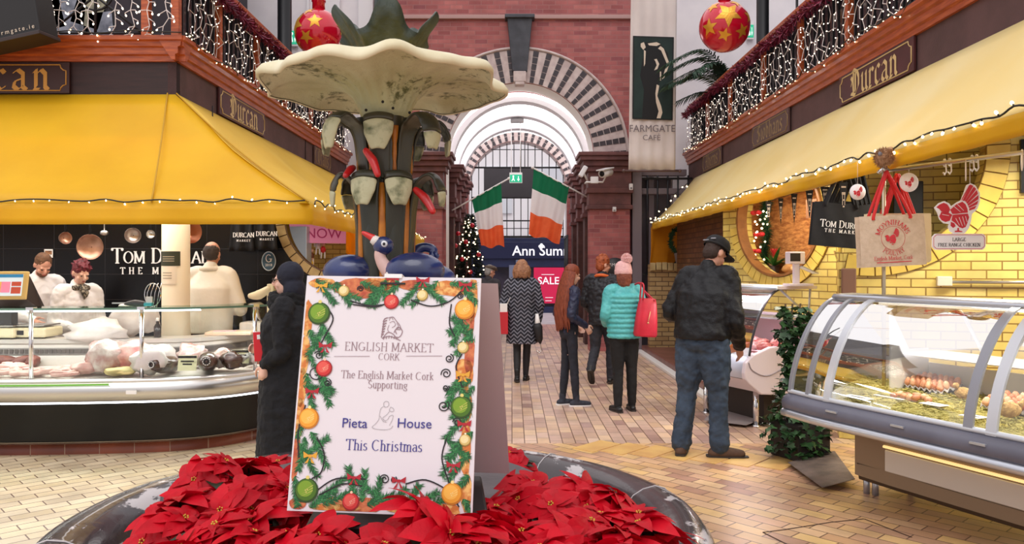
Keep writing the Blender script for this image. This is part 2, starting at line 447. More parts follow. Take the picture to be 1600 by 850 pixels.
def sans(M,t,size,m,parent,align='CENTER',name='lettering',bold=0.0,sx=1.0,spacing=1.0):
 cu=bpy.data.curves.new(name,'FONT');cu.body=t;cu.size=size;cu.align_x=align;cu.align_y='BOTTOM_BASELINE'
 cu.extrude=0.0006;cu.offset=bold;cu.space_character=spacing;cu.resolution_u=3
 cu.materials.append(m)
 tmp=bpy.data.objects.new(name,cu);me=bpy.data.meshes.new_from_object(tmp);bpy.data.objects.remove(tmp)
 o=bpy.data.objects.new(name,me);COL.objects.link(o)
 MM=M.copy()
 if sx!=1.0:MM=MM@Matrix.Diagonal((sx,1,1,1))
 o.matrix_basis=MM
 if parent is not None:adopt(o,parent);KIDS.setdefault(parent.name,[]).append(o)
 return o
white_paint=mat('white_paint',(235,232,230),.55)
black_iron=mat('black_iron',(22,22,26),.4,.3)
steel=mat('brushed_steel',(200,198,195),.28,1.0,bump=.03,bscale=200,stretch=(1,1,20))
chrome=mat('chrome',(225,225,228),.12,1.0)
gold_print=mat('gold_print',(214,186,130),.5)
timber=mat('varnished_timber',(186,92,44),.42,0,(152,66,30),6,.06,60,stretch=(1,1,8),coat=.2)
bulb_mat=mat('lit_bulb',(255,226,176),.3,emit=7)
bulb_white=mat('lit_white_bulb',(255,240,220),.3,emit=3.5)
wire_dark=mat('dark_cable',(26,22,18),.6)
wire_white=mat('white_cable',(225,215,212),.5)
# ---------------------------------------------------------------- floor
def floor_material():
 m=bpy.data.materials.new('floor_tiles');m.use_nodes=True
 nt=m.node_tree;N=nt.nodes;L=nt.links;b=N['Principled BSDF']
 cols=[(160,128,118),(202,170,152),(214,186,164),(184,150,136),(222,192,156),(198,166,150),(210,176,140),(174,144,136)]
 colw=[(166,124,104),(208,168,132),(216,182,140),(188,146,120),(224,188,126),(202,160,130),(214,174,116),(178,136,116)]
 coll=[(206,186,150),(222,204,168),(214,196,164),(226,210,178),(204,186,156),(218,202,172)]
 mo=(112,84,70)
 c1,f1=brick_nodes(N,L,cols,mo,.24,.115,.0045,'XY',R(90))
 c2,f2=brick_nodes(N,L,colw,mo,.24,.115,.0045,'XY',R(47))
 c3,f3=brick_nodes(N,L,coll,mo,.24,.115,.0045,'XY',R(-43))
 t=N.new('ShaderNodeTexCoord');s=N.new('ShaderNodeSeparateXYZ');L.new(t.outputs['Object'],s.inputs[0])
 def gt(sock,v):
  g=N.new('ShaderNodeMath');g.operation='GREATER_THAN';L.new(sock,g.inputs[0]);g.inputs[1].default_value=v;return g.outputs[0]
 def mix(fac,a,bb):
  x=N.new('ShaderNodeMix');x.data_type='RGBA';L.new(fac,x.inputs[0]);L.new(a,x.inputs[6]);L.new(bb,x.inputs[7]);return x.outputs[2]
 isr=gt(s.outputs['X'],-.5);isa=gt(s.outputs['Y'],7.1)
 col=mix(isa,mix(isr,c3,c2),c1)
 fac=mix(isa,mix(isr,f3,f2),f1)
 L.new(col,b.inputs['Base Color']);b.inputs['Roughness'].default_value=.34
 bp=N.new('ShaderNodeBump');bp.inputs['Strength'].default_value=.25;bp.inputs['Distance'].default_value=.006;bp.invert=True
 L.new(fac,bp.inputs['Height']);L.new(bp.outputs[0],b.inputs['Normal'])
 return m
mb=MB();mb.box2((-9,-4,-.12),(9,21.5,0));struct(mb.build('floor',floor_material()))
mb=MB();mb.box2((-14,21.5,-.14),(14,34,-.02));struct(mb.build('street',mat('street_paving',(196,194,196),.5,0,(178,176,180),3)))
mb=MB()
for i in range(7):
 a=Vector((.75+i*.235,6.98-i*.10,.002));mb.box(a,(.225,.42,.006),rz=R(-42))
o=struct(mb.build('trim_1',mat('yellow_tile',(222,182,112),.35,0,(206,160,100),4)))
mb=MB();mb.box2((2.28,9.3,0),(2.40,14.6,.05));struct(mb.build('trim_2',mat('pale_kerb',(222,218,214),.6),bevel=.01))
mb=MB();mb.box2((2.40,9.3,0),(3.4,14.6,.13));struct(mb.build('trim_3',mat('red_step',(132,84,72),.4,0,(108,66,58),5),bevel=.015))
# ---------------------------------------------------------------- far brick wall with the arch
ACX,SPZ=.146,3.67            # arch centre and springing height
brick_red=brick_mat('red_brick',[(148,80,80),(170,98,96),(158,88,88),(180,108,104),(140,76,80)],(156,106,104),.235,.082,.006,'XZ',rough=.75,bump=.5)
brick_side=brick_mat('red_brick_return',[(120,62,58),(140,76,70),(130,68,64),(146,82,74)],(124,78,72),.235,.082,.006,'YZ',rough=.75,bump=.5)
def arch_wall(name,Y,x0,x1,z1,r,depth,m,jamb_w=None,rise=SPZ):
 """wall with a round-headed opening down to the floor"""
 mb=MB();n=36
 jw=jamb_w if jamb_w is not None else r
 for yy,flip in((Y,0),(Y+depth,1)):
  def q(a,b,c,d):
   mb.quad(*((a,b,c,d)if not flip else(d,c,b,a)))
  q((x0,yy,0),(ACX-jw,yy,0),(ACX-jw,yy,rise),(x0,yy,rise))
  q((ACX+jw,yy,0),(x1,yy,0),(x1,yy,rise),(ACX+jw,yy,rise))
  def edge(a):
   c,s=math.cos(a),math.sin(a)
   tx=((x1-ACX)/c if c>1e-6 else((x0-ACX)/c if c<-1e-6 else 1e9));tz=(z1-rise)/s if s>1e-6 else 1e9
   t=min(tx,tz);return(ACX+c*t,yy,rise+s*t)
  angs=sorted(set([PI*i/n for i in range(n+1)]+[math.atan2(z1-rise,x1-ACX),math.atan2(z1-rise,x0-ACX)]))
  for a,b in zip(angs[:-1],angs[1:]):
   q((ACX+r*math.cos(a),yy,rise+r*math.sin(a)),edge(a),edge(b),(ACX+r*math.cos(b),yy,rise+r*math.sin(b)))
 for a,b in zip([PI*i/n for i in range(n)],[PI*(i+1)/n for i in range(n)]):
  p=[(ACX+r*math.cos(t),rise+r*math.sin(t))for t in(a,b)]
  mb.quad((p[0][0],Y,p[0][1]),(p[1][0],Y,p[1][1]),(p[1][0],Y+depth,p[1][1]),(p[0][0],Y+depth,p[0][1]),1)
 for sgn in(-1,1):
  x=ACX+sgn*jw
  mb.quad((x,Y,0),(x,Y,rise),(x,Y+depth,rise),(x,Y+depth,0),1)
 return struct(mb.build(name,m))
arch_wall('wall_arch',15.0,-2.62,2.42,8.2,1.40,.7,[brick_red,white_paint])
stone_red=mat('red_sandstone',(112,68,66),.7,0,(88,54,54),5,.15,30)
stone_dark=mat('slate_stone',(72,74,82),.6,0,(56,58,66),5,.1,30)
white_brick=mat('pale_glazed_brick',(206,190,186),.5,0,(184,164,162),9)
dark_brick=mat('dark_glazed_brick',(50,44,50),.4,0,(66,56,60),12)
def banded_ring(name,Y,r0,rows,rh,segs,m0,m1,proud=.03,rise=SPZ):
 mb=MB();r1=r0+rows*rh
 for i in range(segs):
  a,b=PI*i/segs,PI*(i+1)/segs
  p=lambda r,t,y:(ACX+r*math.cos(t),y,rise+r*math.sin(t))
  mb.add([p(r0,a,Y),p(r1,a,Y),p(r1,b,Y),p(r0,b,Y),p(r0,a,Y-proud),p(r1,a,Y-proud),p(r1,b,Y-proud),p(r0,b,Y-proud)],
   [(4,5,6,7),(0,4,7,3),(1,2,6,5)])
  if i%2==0:
   g=.007
   for k in range(rows):
    ra,rb=r0+k*rh+g,r0+(k+1)*rh-g
    da=g/r0
    mb.add([p(ra,a+da,Y-proud),p(rb,a+da,Y-proud),p(rb,b-da,Y-proud),p(ra,b-da,Y-proud)]+[p(ra,a+da,Y-proud-.008),p(rb,a+da,Y-proud-.008),p(rb,b-da,Y-proud-.008),p(ra,b-da,Y-proud-.008)],
     [(4,5,6,7),(0,1,5,4),(1,2,6,5),(2,3,7,6),(3,0,4,7)],1)
 return struct(mb.build(name,[m0,m1]))
banded_ring('trim_4',15.0,1.41,5,.124,50,white_brick,dark_brick)
mb=MB()
P1=[(ACX+2.06*math.cos(PI*i/40),14.97,SPZ+2.06*math.sin(PI*i/40))for i in range(41)]
mb.tube(P1,.03,6);struct(mb.build('trim_5',white_brick))
mb=MB();mb.box2((-2.62,14.94,6.28),(2.42,15.02,6.36));struct(mb.build('trim_6',mat('pale_string_course',(176,140,136),.7),bevel=.01))
mb=MB()
zt,zb=6.25,5.27
vs=[]
for y,g in((14.8,0),(15.05,0)):
 vs+=[(ACX-.14,y+(.06 if y<15 else 0),zb),(ACX+.14,y+(.06 if y<15 else 0),zb),(ACX+.235,y,zt),(ACX-.235,y,zt)]
mb.add(vs,[(0,1,2,3),(7,6,5,4),(0,4,5,1),(1,5,6,2),(2,6,7,3),(3,7,4,0)])
mb.box((ACX,14.9,zt+.03),(.56,.3,.07))
struct(mb.build('trim_7',stone_dark,bevel=.012))
mb=MB();mb.box((ACX,14.92,5.16),(.24,.2,.2));mb.box((ACX,14.92,5.03),(.18,.2,.06));struct(mb.build('trim_8',white_brick,bevel=.012))
def pier(name,x0,x1,y0,y1,top=3.67):
 mb=MB();mb.box2((x0,y0,0),(x1,y1,top-1.0));return struct(mb.build(name,brick_red))
def entab(name,x0,x1,y0,y1,top=3.67,m=stone_red):
 mb=MB()
 for dz0,dz1,g in((-1.02,-.94,.05),(-.94,-.72,.02),(-.72,-.62,.06),(-.62,-.32,.03),(-.32,-.22,.08),(-.22,-.12,.13),(-.12,-.04,.19),(-.04,.03,.22)):
  mb.box2((x0-g,y0-g,top+dz0),(x1+g,y1+g,top+dz1))
 return struct(mb.build(name,m,bevel=.01))
for k,(a,b)in enumerate(((-2.05,-1.31),(1.45,2.2))):
 pier('wall_pier_'+('left','right')[k],a,b,14.72,15.1);entab('trim_%d'%(9+k),a,b,14.72,15.1)
pier_brown=mat('brown_brick_pier',(92,58,54),.7,0,(70,44,42),7,.2,30)
for sgn,side in((-1,'left'),(1,'right')):
 x=ACX+sgn*1.62
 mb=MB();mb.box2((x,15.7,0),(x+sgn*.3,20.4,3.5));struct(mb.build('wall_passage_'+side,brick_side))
 for k,yy in enumerate((16.0,17.6,19.2)):
  mb=MB();xa,xb=sorted((ACX+sgn*1.33,ACX+sgn*1.62));mb.box2((xa,yy,0),(xb,yy+.4,2.65))
  struct(mb.build('trim_%d'%(20+k+(sgn>0)*3),pier_brown,bevel=.01))
  entab('trim_%d'%(30+k+(sgn>0)*3),xa,xb,yy,yy+.4,3.6)
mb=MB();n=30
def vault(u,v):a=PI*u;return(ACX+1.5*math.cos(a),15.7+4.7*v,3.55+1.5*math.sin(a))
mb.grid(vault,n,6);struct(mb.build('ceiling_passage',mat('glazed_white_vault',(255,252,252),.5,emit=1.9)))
rib_mat=mat('grey_rib',(206,202,206),.5)
for k,yy in enumerate((16.1,17.7,19.3)):
 mb=MB()
 def rib(u,v):
  a=PI*u;q=[(1.5,0),(1.36,0),(1.36,.34),(1.5,.34)][int(round(v*3))]
  return(ACX+q[0]*math.cos(a),yy+q[1],3.6+q[0]*math.sin(a))
 mb.grid(rib,n,3,smooth=False);struct(mb.build('trim_%d'%(40+k),rib_mat))
arch_wall('wall_gate',20.4,-2.6,2.6,7,1.27,.5,[brick_red,white_brick],rise=3.55)
banded_ring('trim_45',20.4,1.28,2,.13,50,white_brick,dark_brick,rise=3.55)
panel_wall=mat('panelled_grey_wall',(226,220,224),.6,0,(214,208,214),2)
mb=MB();mb.box2((-9,15.2,0),(-2.62,15.5,8.2));struct(mb.build('wall_back_left',panel_wall))
mb=MB()
for x in(-5.2,-4.45,-3.95):mb.box2((x,15.14,3.6),(x+.05,15.22,8.2))
mb.box2((-3.6,15.1,0),(-3.3,15.22,8.2));mb.box2((-2.95,15.1,0),(-2.66,15.22,8.2))
struct(mb.build('trim_50',mat('white_pilaster',(226,222,226),.5),bevel=.01))
mb=MB();mb.box2((2.42,15.2,3.3),(9,15.5,8.2));mb.box2((3.1,15.2,0),(9,15.5,3.3));struct(mb.build('wall_back_right',panel_wall))
mb=MB();mb.box2((2.42,15.4,0),(3.1,15.5,3.3));struct(mb.build('window_1',mat('dim_window',(104,96,104),.3,0,(84,76,84),2)))
mb=MB();mb.box2((2.26,14.8,0),(2.44,15.1,3.5));mb.box2((2.44,14.9,2.95),(3.3,15.1,3.06));mb.box2((2.44,14.9,3.3),(3.3,15.1,3.42));mb.box2((2.62,15.1,0),(2.72,15.3,3.3))
struct(mb.build('trim_51',mat('grey_mullion',(124,112,118),.5),bevel=.008))
g=thing('window_grille','black iron grille of upright bars beside the red brick pier, under the white banner','grille',(2.8,14.7,1.4))
for i in range(5):
 mb=MB();mb.tube([(2.52+i*.19,14.68,1.42),(2.52+i*.19,14.68,3.28)],.017,6);mb.build('bar',black_iron,g)
mb=MB();mb.box2((2.44,14.66,1.42),(3.36,14.7,1.46));mb.box2((2.44,14.66,3.2),(3.36,14.7,3.24));mb.build('rail',black_iron,g)
# ---------------------------------------------------------------- balcony slabs, fascias and mouldings on both sides
LX,RX,FY,FZ0,FZ1,BZ=-3.15,3.36,7.4,3.19,3.51,3.73
plaster=mat('brown_plaster_fascia',(94,66,66),.75,0,(80,56,56),4,.12,60)
plank=mat('dark_stained_fascia',(52,27,25),.55,0,(40,20,19),4,.05,40,stretch=(1,1,10))
soffit=mat('stall_soffit',(60,52,50),.8)
mb=MB();mb.box2((-9,FY+.02,3.45),(LX-.02,15.1,3.55));struct(mb.build('ceiling_left',soffit))
mb=MB();mb.box2((RX+.02,-1,3.45),(9,15.1,3.55));struct(mb.build('ceiling_right',soffit))
mb=MB();mb.box2((-9,FY,FZ0-.1),(LX,FY+.08,FZ1+.02));struct(mb.build('trim_60',plank))
mb=MB();mb.box2((LX-.08,FY,FZ0-.1),(LX,15.0,FZ1+.02));struct(mb.build('trim_61',plaster))
mb=MB();mb.box2((RX,-1,FZ0-.1),(RX+.08,15.0,FZ1+.02));struct(mb.build('trim_62',plaster))
mb=MB()
for y in(9.6,12.0):mb.box2((LX-.005,y,FZ0),(LX+.012,y+.02,FZ1))
struct(mb.build('trim_63',plank))
def moulding(name,p,q,out):
 """stepped pine moulding from p to q, jutting towards out"""
 mb=MB();p,q,out=Vector(p),Vector(q),Vector(out)
 prof=[(0,0),(.03,0),(.03,.05),(.055,.06),(.055,.12),(.08,.13),(.085,.17),(.12,.18),(.12,.22),(-.15,.22)]
 ra=[p+out*d+Vector((0,0,z))for d,z in prof];rb=[q+out*d+Vector((0,0,z))for d,z in prof]
 for i in range(len(prof)-1):mb.quad(ra[i],rb[i],rb[i+1],ra[i+1])
 mb.poly(ra);mb.poly(list(reversed(rb)))
 return struct(mb.build(name,timber))
moulding('trim_64',(-9,FY,FZ1),(LX+.1,FY,FZ1),(0,-1,0))
moulding('trim_65',(LX,FY-.1,FZ1),(LX,15.0,FZ1),(1,0,0))
moulding('trim_66',(RX,15.0,FZ1),(RX,-1,FZ1),(-1,0,0))
cafe_wall=mat('dim_cafe_wall',(58,52,62),.6,0,(42,38,46),1.2)
mb=MB();mb.box2((-9,9.4,BZ),(-4.9,9.6,8));struct(mb.build('wall_cafe_left',cafe_wall))
mb=MB();mb.box2((-5.3,9.6,BZ),(-5.1,15.2,8));struct(mb.build('wall_gallery_left',cafe_wall))
mb=MB();mb.box2((5.6,-1,BZ),(5.8,13.2,8));struct(mb.build('wall_gallery_right',cafe_wall))
# ---------------------------------------------------------------- stall walls
black_tile=brick_mat('black_wavy_tile',[(8,8,10),(13,12,15),(10,9,12)],(36,34,36),.6,.3,.004,'XZ',rough=.25,bump=.3,offset=0,spec=.3)
yel=[(228,204,110),(236,214,124),(220,194,100),(240,220,138)]
yellow_brick=brick_mat('yellow_glazed_brick',yel,(150,116,52),.24,.078,.006,'XZ',rough=.28,bump=.5,spec=.6)
def under_left(p):return FZ0-.12 if p.x<LX else AZ1_+(-1.6-p.x)*.71-.09
def under_right(p):return FZ0-.12 if p.x>RX else 2.37+(p.x-2.56)*1.02-.08
AZ1_=2.09
def clip_under(mb,loc,rz,fn):
 M=Matrix.Translation(loc)@Matrix.Rotation(rz,4,'Z');out=[]
 for v in mb.v:
  w=M@Vector(v);out.append((v[0],v[1],min(v[2],fn(w))))
 mb.v=out;keep=[]
 for f,mi,sm in zip(mb.f,mb.m,mb.sm):
  P=[Vector(mb.v[i])for i in f];n=Vector((0,0,0))
  for i in range(1,len(P)-1):n+=(P[i]-P[0]).cross(P[i+1]-P[0])
  if n.length>2e-4:keep.append((f,mi,sm))
 mb.f=[k[0]for k in keep];mb.m=[k[1]for k in keep];mb.sm=[k[2]for k in keep]
def round_hole_wall(name,x0,x1,z0,z1,cx,cz,r,thick,m,loc,rz,n=96,fn=None):
 mb=MB()
 def edge(a):
  c,s=math.cos(a),math.sin(a)
  tx=((x1-cx)/c if c>1e-6 else((x0-cx)/c if c<-1e-6 else 1e9));tz=((z1-cz)/s if s>1e-6 else((z0-cz)/s if s<-1e-6 else 1e9))
  t=max(min(tx,tz),r);return(cx+c*t,0,cz+s*t)
 ang=sorted(set([2*PI*i/n for i in range(n)]+[math.atan2(z-cz,x-cx)%(2*PI)for x in(x0,x1)for z in(z0,z1)]))
 for a,b in zip(ang,ang[1:]+[ang[0]+2*PI]):
  mb.quad((cx+r*math.cos(a),0,cz+r*math.sin(a)),edge(a),edge(b),(cx+r*math.cos(b),0,cz+r*math.sin(b)))
 clip_under(mb,loc,rz,fn or(lambda w:99))
 o=mb.build(name,m,thick=thick);o.modifiers['thick'].offset=-1
 o.location=loc;o.rotation_euler.z=rz
 return struct(o)
def brick_ring(name,cx,cz,r0,r1,a0,a1,n,m,mortar,loc,rz,proud=.025):
 mb=MB()
 for i in range(n):
  a,b=R(a0+(a1-a0)*i/n),R(a0+(a1-a0)*(i+1)/n);gq=(b-a)*.05
  def blk(ra,rb,a,b,y0,y1,mi):
   p=lambda r,t,y:(cx+r*math.cos(t),y,cz+r*math.sin(t))
   mb.add([p(ra,a,y0),p(rb,a,y0),p(rb,b,y0),p(ra,b,y0),p(ra,a,y1),p(rb,a,y1),p(rb,b,y1),p(ra,b,y1)],
    [(0,1,2,3),(7,6,5,4),(0,4,5,1),(1,5,6,2),(2,6,7,3),(3,7,4,0)],mi)
  blk(r0+.006,r1-.006,a+gq,b-gq,-proud,.02,0)
  blk(r0,r1,a,b,-proud*.5,.02,1)
 o=mb.build(name,[m,mortar]);o.location=loc;o.rotation_euler.z=rz
 return struct(o)
mb=MB();mb.box2((-9,9.3,0),(-3.2,9.5,3.2));struct(mb.build('wall_left',black_tile))
round_hole_wall('wall_left_end',-3.2,-1.72,0,3.2,-1.99,2.18,.70,.2,black_tile,(0,9.3,0),0,fn=under_left)
tan_brick=mat('tan_glazed_brick',(200,178,128),.35,0,(168,140,92),5)
mort=mat('ring_mortar',(96,74,44),.8)
brick_ring('trim_70',-1.99,2.18,.69,.80,158,288,13,tan_brick,mort,(0,9.3,0),0)
Ax,Ay,Aang=3.03,7.3,R(-17.9)
yr=mat('yellow_glazed_block',(230,202,100),.28,0,(214,182,84),5)
ymort=mat('yellow_wall_mortar',(140,108,50),.8)
def onA(x,z,d=0):return Vector((Ax+x*math.cos(Aang)-d*math.sin(Aang)*-1*-1,Ay+x*math.sin(Aang)+d*math.cos(Aang)*-1*-1,z))if False else Vector((Ax,Ay,0))+Matrix.Rotation(Aang,3,'Z')@Vector((x,-d,z))
round_hole_wall('wall_right',0,3.2,0,3.45,.265,2.62,.93,.22,yellow_brick,(Ax,Ay,0),Aang,fn=under_right)
brick_ring('trim_71',.265,2.62,.93,1.12,-102,16,17,yr,ymort,(Ax,Ay,0),Aang)
Bang=math.atan2(-1.04,.47)        # runs toward the camera
Bx,By=2.63,9.83
Bl=math.hypot(3.39-2.63,8.18-9.83)
yellow_brick_b=yellow_brick
round_hole_wall('wall_right_oblique',0,Bl,0,3.45,.96,2.14,.67,.2,yellow_brick_b,(Bx,By,0),Bang,fn=under_right)
brick_ring('trim_72',.96,2.14,.67,.81,186,350,21,yr,ymort,(Bx,By,0),Bang)
oak=mat('oak_lining',(150,100,52),.5,0,(126,80,40),6)
mb=MB()
for i in range(48):
 a,b=2*PI*i/48,2*PI*(i+1)/48
 p=lambda r,t,y:(.96+r*1.115*math.cos(t),y,2.14+r*1.115*math.sin(t))
 mb.quad(p(.60,a,-.04),p(.60,b,-.04),p(.575,b,-.04),p(.575,a,-.04));mb.quad(p(.575,a,-.04),p(.575,b,-.04),p(.575,b,.10),p(.575,a,.10));mb.quad(p(.60,a,.0),p(.60,b,.0),p(.60,b,-.04),p(.60,a,-.04))
clip_under(mb,(Bx,By,0),Bang,under_right);o=mb.build('trim_73',oak);o.location=(Bx,By,0);o.rotation_euler.z=Bang;struct(o)
mb=MB();q0,q1=Vector((3.03,7.3,0)),Vector((3.39,8.18,0));dd=(q1-q0);mb.box(q0+dd*.5+Vector((.09,-.03,1.3)),(dd.length+.02,.12,2.6),math.atan2(dd.y,dd.x));struct(mb.build('wall_right_return',yellow_brick))
mb=MB();q0,q1=Vector((2.66,9.86,0)),Vector((3.0,10.55,0));dd=(q1-q0);mb.box(q0+dd*.5+Vector((.05,-.02,1.2)),(dd.length,.1,2.3),math.atan2(dd.y,dd.x));struct(mb.build('wall_right_corner',mat('awning_shaded_plain',(104,70,46),.6)))  # same darkened brown, awning shade included in the colour
rubble=mat('rough_orange_stone',(214,150,84),.85,0,(160,96,50),14,.9,18,stretch=(1,1,2.4))
mb=MB();mb.box2((-.1,.46,.9),(1.65,.56,2.6));mb.box2((.1,.2,.9),(.2,.5,2.6));mb.box2((1.62,.22,.9),(1.72,.5,2.6));mb.box2((-.1,.2,1.36),(1.62,.5,1.50))
clip_under(mb,(Bx,By,0),Bang,under_right)
o=mb.build('wall_niche',rubble);o.location=(Bx,By,0);o.rotation_euler.z=Bang;struct(o)
mb=MB();mb.box2((.3,1.0,0),(3.0,1.15,3.05));o=mb.build('wall_right_inner',yellow_brick);o.location=(Ax,Ay,0);o.rotation_euler.z=Aang;struct(o)
brick_c=brick_mat('awning_shaded_brick',[(104,70,46),(118,82,54),(94,62,42),(110,74,48)],(62,42,30),.235,.082,.008,'YZ',rough=.5,bump=.5)  # brick darkened to brown, the shade under the awning put into the colour
brick_cf=brick_mat('buff_brick_front',[(176,146,98),(190,160,112),(164,132,88),(182,150,98)],(104,78,56),.235,.082,.008,'XZ',rough=.5,bump=.5)
mb=MB();mb.box2((2.95,10.5,.13),(3.15,14.1,2.62));struct(mb.build('wall_right_alley',brick_c))
mb=MB();mb.box2((2.48,14.2,.13),(3.3,14.4,1.62));struct(mb.build('wall_right_end',brick_cf))
mb=MB()
for i in range(8):mb.box((2.53+i*.105,14.17,1.58+.01*math.sin(i)),(.09,.07,.14))
struct(mb.build('trim_74',tan_brick,bevel=.008))
mb=MB();mb.box((0,0,1.45),(.12,.12,.25));o=mb.build('trim_75',mat('brown_corner_block',(128,92,76),.6),bevel=.01);o.location=(Ax+.06,Ay-.06,0);o.rotation_euler.z=Aang;struct(o)
# ---------------------------------------------------------------- iron columns of the galleries
for k,(x,y,r_)in enumerate(((-3.46,12.0,.105),(3.72,11.7,.09))):
 mb=MB();mb.lathe([(r_*1.5,0),(r_*1.5,.1),(r_,.16),(r_,4.2),(r_*1.2,4.25),(r_*1.2,4.3)],(x,y,BZ),20,caps=True)
 struct(mb.build('column_'+('left','right')[k],black_iron))
mb=MB();mb.lathe([(.155,0),(.155,.05),(.15,.08),(.135,.95),(.13,1.0),(.13,3.45)],(-3.29,7.72,0),28,caps=True)
struct(mb.build('column_stall',mat('cream_column',(240,228,204),.45)))
# ---------------------------------------------------------------- yellow awnings
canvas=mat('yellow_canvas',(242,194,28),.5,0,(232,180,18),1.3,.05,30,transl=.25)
canvas_r=mat('skylit_yellow_canvas',(253,236,176),.5,0,(250,228,154),1.3,.05,30,transl=.25)  # paler copy of the yellow canvas: strong skylight put into the colour
canvas_in=mat('orange_canvas',(242,176,26),.75,0,(228,156,14),2.5,.1,12,transl=.6)
piping=mat('canvas_piping',(196,150,40),.7)
green_hem=mat('green_canvas_hem',(44,62,44),.7)
def awning_face(t0,t1,b0,b1,parent,name,nu=24,nv=8,sag=.05,ripple=.0,m=None):
 mb=MB();t0,t1,b0,b1=map(Vector,(t0,t1,b0,b1))
 nrm=(t1-t0).cross(b0-t0).normalized()
 if nrm.z<0:nrm=-nrm
 def f(u,v):
  p=(t0.lerp(t1,u)).lerp(b0.lerp(b1,u),v)
  return p-nrm*(sag*math.sin(PI*v)*(1+.3*math.sin(u*23))+ripple*noise.noise(p*1.3)*math.sin(PI*v))
 mb.grid(f,nu,nv);o=mb.build(name,m or canvas,parent,thick=.006);return o
def valance(pts,h,parent,m=None):
 mb=MB();P=[Vector(p)for p in pts]
 lens=[0]
 for a,b in zip(P[:-1],P[1:]):lens.append(lens[-1]+(b-a).length)
 T=lens[-1]
 def at(s):
  for i in range(len(P)-1):
   if s<=lens[i+1]or i==len(P)-2:
    return P[i].lerp(P[i+1],(s-lens[i])/max(1e-6,lens[i+1]-lens[i]))
 n=int(T/.12)
 def f(u,v):
  p=at(u*T).copy();w=.018*math.sin(u*T*5.1)*v+.012*math.sin(u*T*13)*v
  p.z-=h*v;p.x+=w;p.y+=w;return p
 mb.grid(f,n,3);return mb.build('valance',m or canvas,parent,thick=.006)
AZ0,AZ1=FZ0+.01,2.09
la=thing('awning','large yellow canvas awning over the meat counter on the left','awning',(-3.2,7.4,3.2))
Bc=(-1.6,6.2,AZ1)
awning_face((-9,FY-.02,AZ0),(LX,FY-.02,AZ0),(-9,6.2,AZ1),Bc,la,'front_canvas',40,10,.06,.05)
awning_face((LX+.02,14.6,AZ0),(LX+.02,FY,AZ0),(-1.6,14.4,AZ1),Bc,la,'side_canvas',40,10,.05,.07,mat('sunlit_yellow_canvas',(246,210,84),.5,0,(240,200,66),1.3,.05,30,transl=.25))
valance([(-9,6.2,AZ1),Bc,(-1.6,14.4,AZ1)],.165,la)
for(a,b)in(((-5.0,FY-.03,AZ0),(-5.52,6.19,AZ1)),((-3.22,FY-.03,AZ0),(-2.83,6.19,AZ1)),((-3.14,FY-.02,AZ0),Bc),((-7,FY-.03,AZ0),(-8,6.19,AZ1))):
 a,b=Vector(a),Vector(b);mb=MB()
 mb.tube([a.lerp(b,i/10)+Vector((0,.0,-.05*math.sin(PI*i/10)+.012))for i in range(11)],.007,5);mb.build('seam',piping,la)
ra=thing('awning','long yellow canvas awning over the poultry stall on the right','awning',(3.36,7.0,3.2))
RXE,RZE=2.56,2.37
RB1=(RXE,14.4,RZE)
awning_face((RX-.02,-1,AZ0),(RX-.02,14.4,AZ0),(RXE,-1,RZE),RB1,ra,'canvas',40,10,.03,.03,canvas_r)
valance([(RXE,-1,RZE),RB1],.115,ra)
mb=MB()
def cur(u,v):
 top=Vector((2.54+.76*u,14.42+.1*u,2.30+.62*u))
 bot=Vector((2.50+.76*u,14.42+.1*u,1.48+.05*u+2.1*max(0,u-.45)**1.6))
 p=top.lerp(bot,v);p.x+=.03*math.sin(u*16+v*3)*(.3+v);p.y+=.06*math.sin(u*9+v)*v
 return p
mb.grid(cur,24,10);mb.build('side_curtain',canvas_in,ra,label='orange side curtain hanging from the awning end',thick=.006)
mb=MB();mb.tube([cur(i/24,1.0)for i in range(25)],.022,6);mb.build('hem',green_hem,ra)
mb=MB()
def cur2(u,v):
 p=Vector((-2.02+.38*u,9.6+.2*u,2.02-.75*v*(.35+.65*u)));p.y+=.05*math.sin(u*14);return p
mb.grid(cur2,14,6);mb.build('side_curtain',canvas_in,la,label='short yellow drape hanging under the awning',thick=.006)
# ---------------------------------------------------------------- strings of bulbs
def bulb_mesh(m):
 mb=MB();mb.tube([(0,0,0),(0,0,-.022)],.006,6);mb.ball((0,0,-.032),.011,(1,1,1.5),8,1)
 return mb
BULB={}
def add_bulb(parent,p,rot,size=1.0,white=False):
 key=white
 if key not in BULB:
  o=bulb_mesh(None).build('bulb',[wire_dark if not white else wire_white,bulb_white if white else bulb_mat],parent);BULB[key]=o
 else:
  o=BULB[key].copy();COL.objects.link(o);adopt(o,parent);KIDS.setdefault(parent.name,[]).append(o)
 o.matrix_basis=Matrix.Translation(p)@rot.to_matrix().to_4x4()@Matrix.Scale(size,4)
 return o
def bulb_string(name,label,pts,spacing,seed,group=None,amp=.02,size=1.0,droop=0.0):
 rnd=random.Random(seed)
 P=[Vector(p)for p in pts];t=thing(name,label,'string lights',P[0],group)
 path=[];bul=[]
 for a,b in zip(P[:-1],P[1:]):
  n=max(1,int((b-a).length/spacing))
  for i in range(n):
   q=a.lerp(b,i/n)+Vector((rnd.uniform(-.4,.4)*amp,rnd.uniform(-.4,.4)*amp,rnd.uniform(-1,1)*amp));path.append(q);bul.append(q)
 path.append(P[-1])
 PP,_=smooth_path(path,0,3)
 mb=MB();mb.tube(PP,.006,5);mb.build('cable',wire_dark,t)
 for q in bul[:100]:
  add_bulb(t,q,Euler((rnd.uniform(-.9,.9)+(PI if rnd.random()<.35 else 0),rnd.uniform(-.9,.9),0)),size*rnd.uniform(.42,.6))
 return t
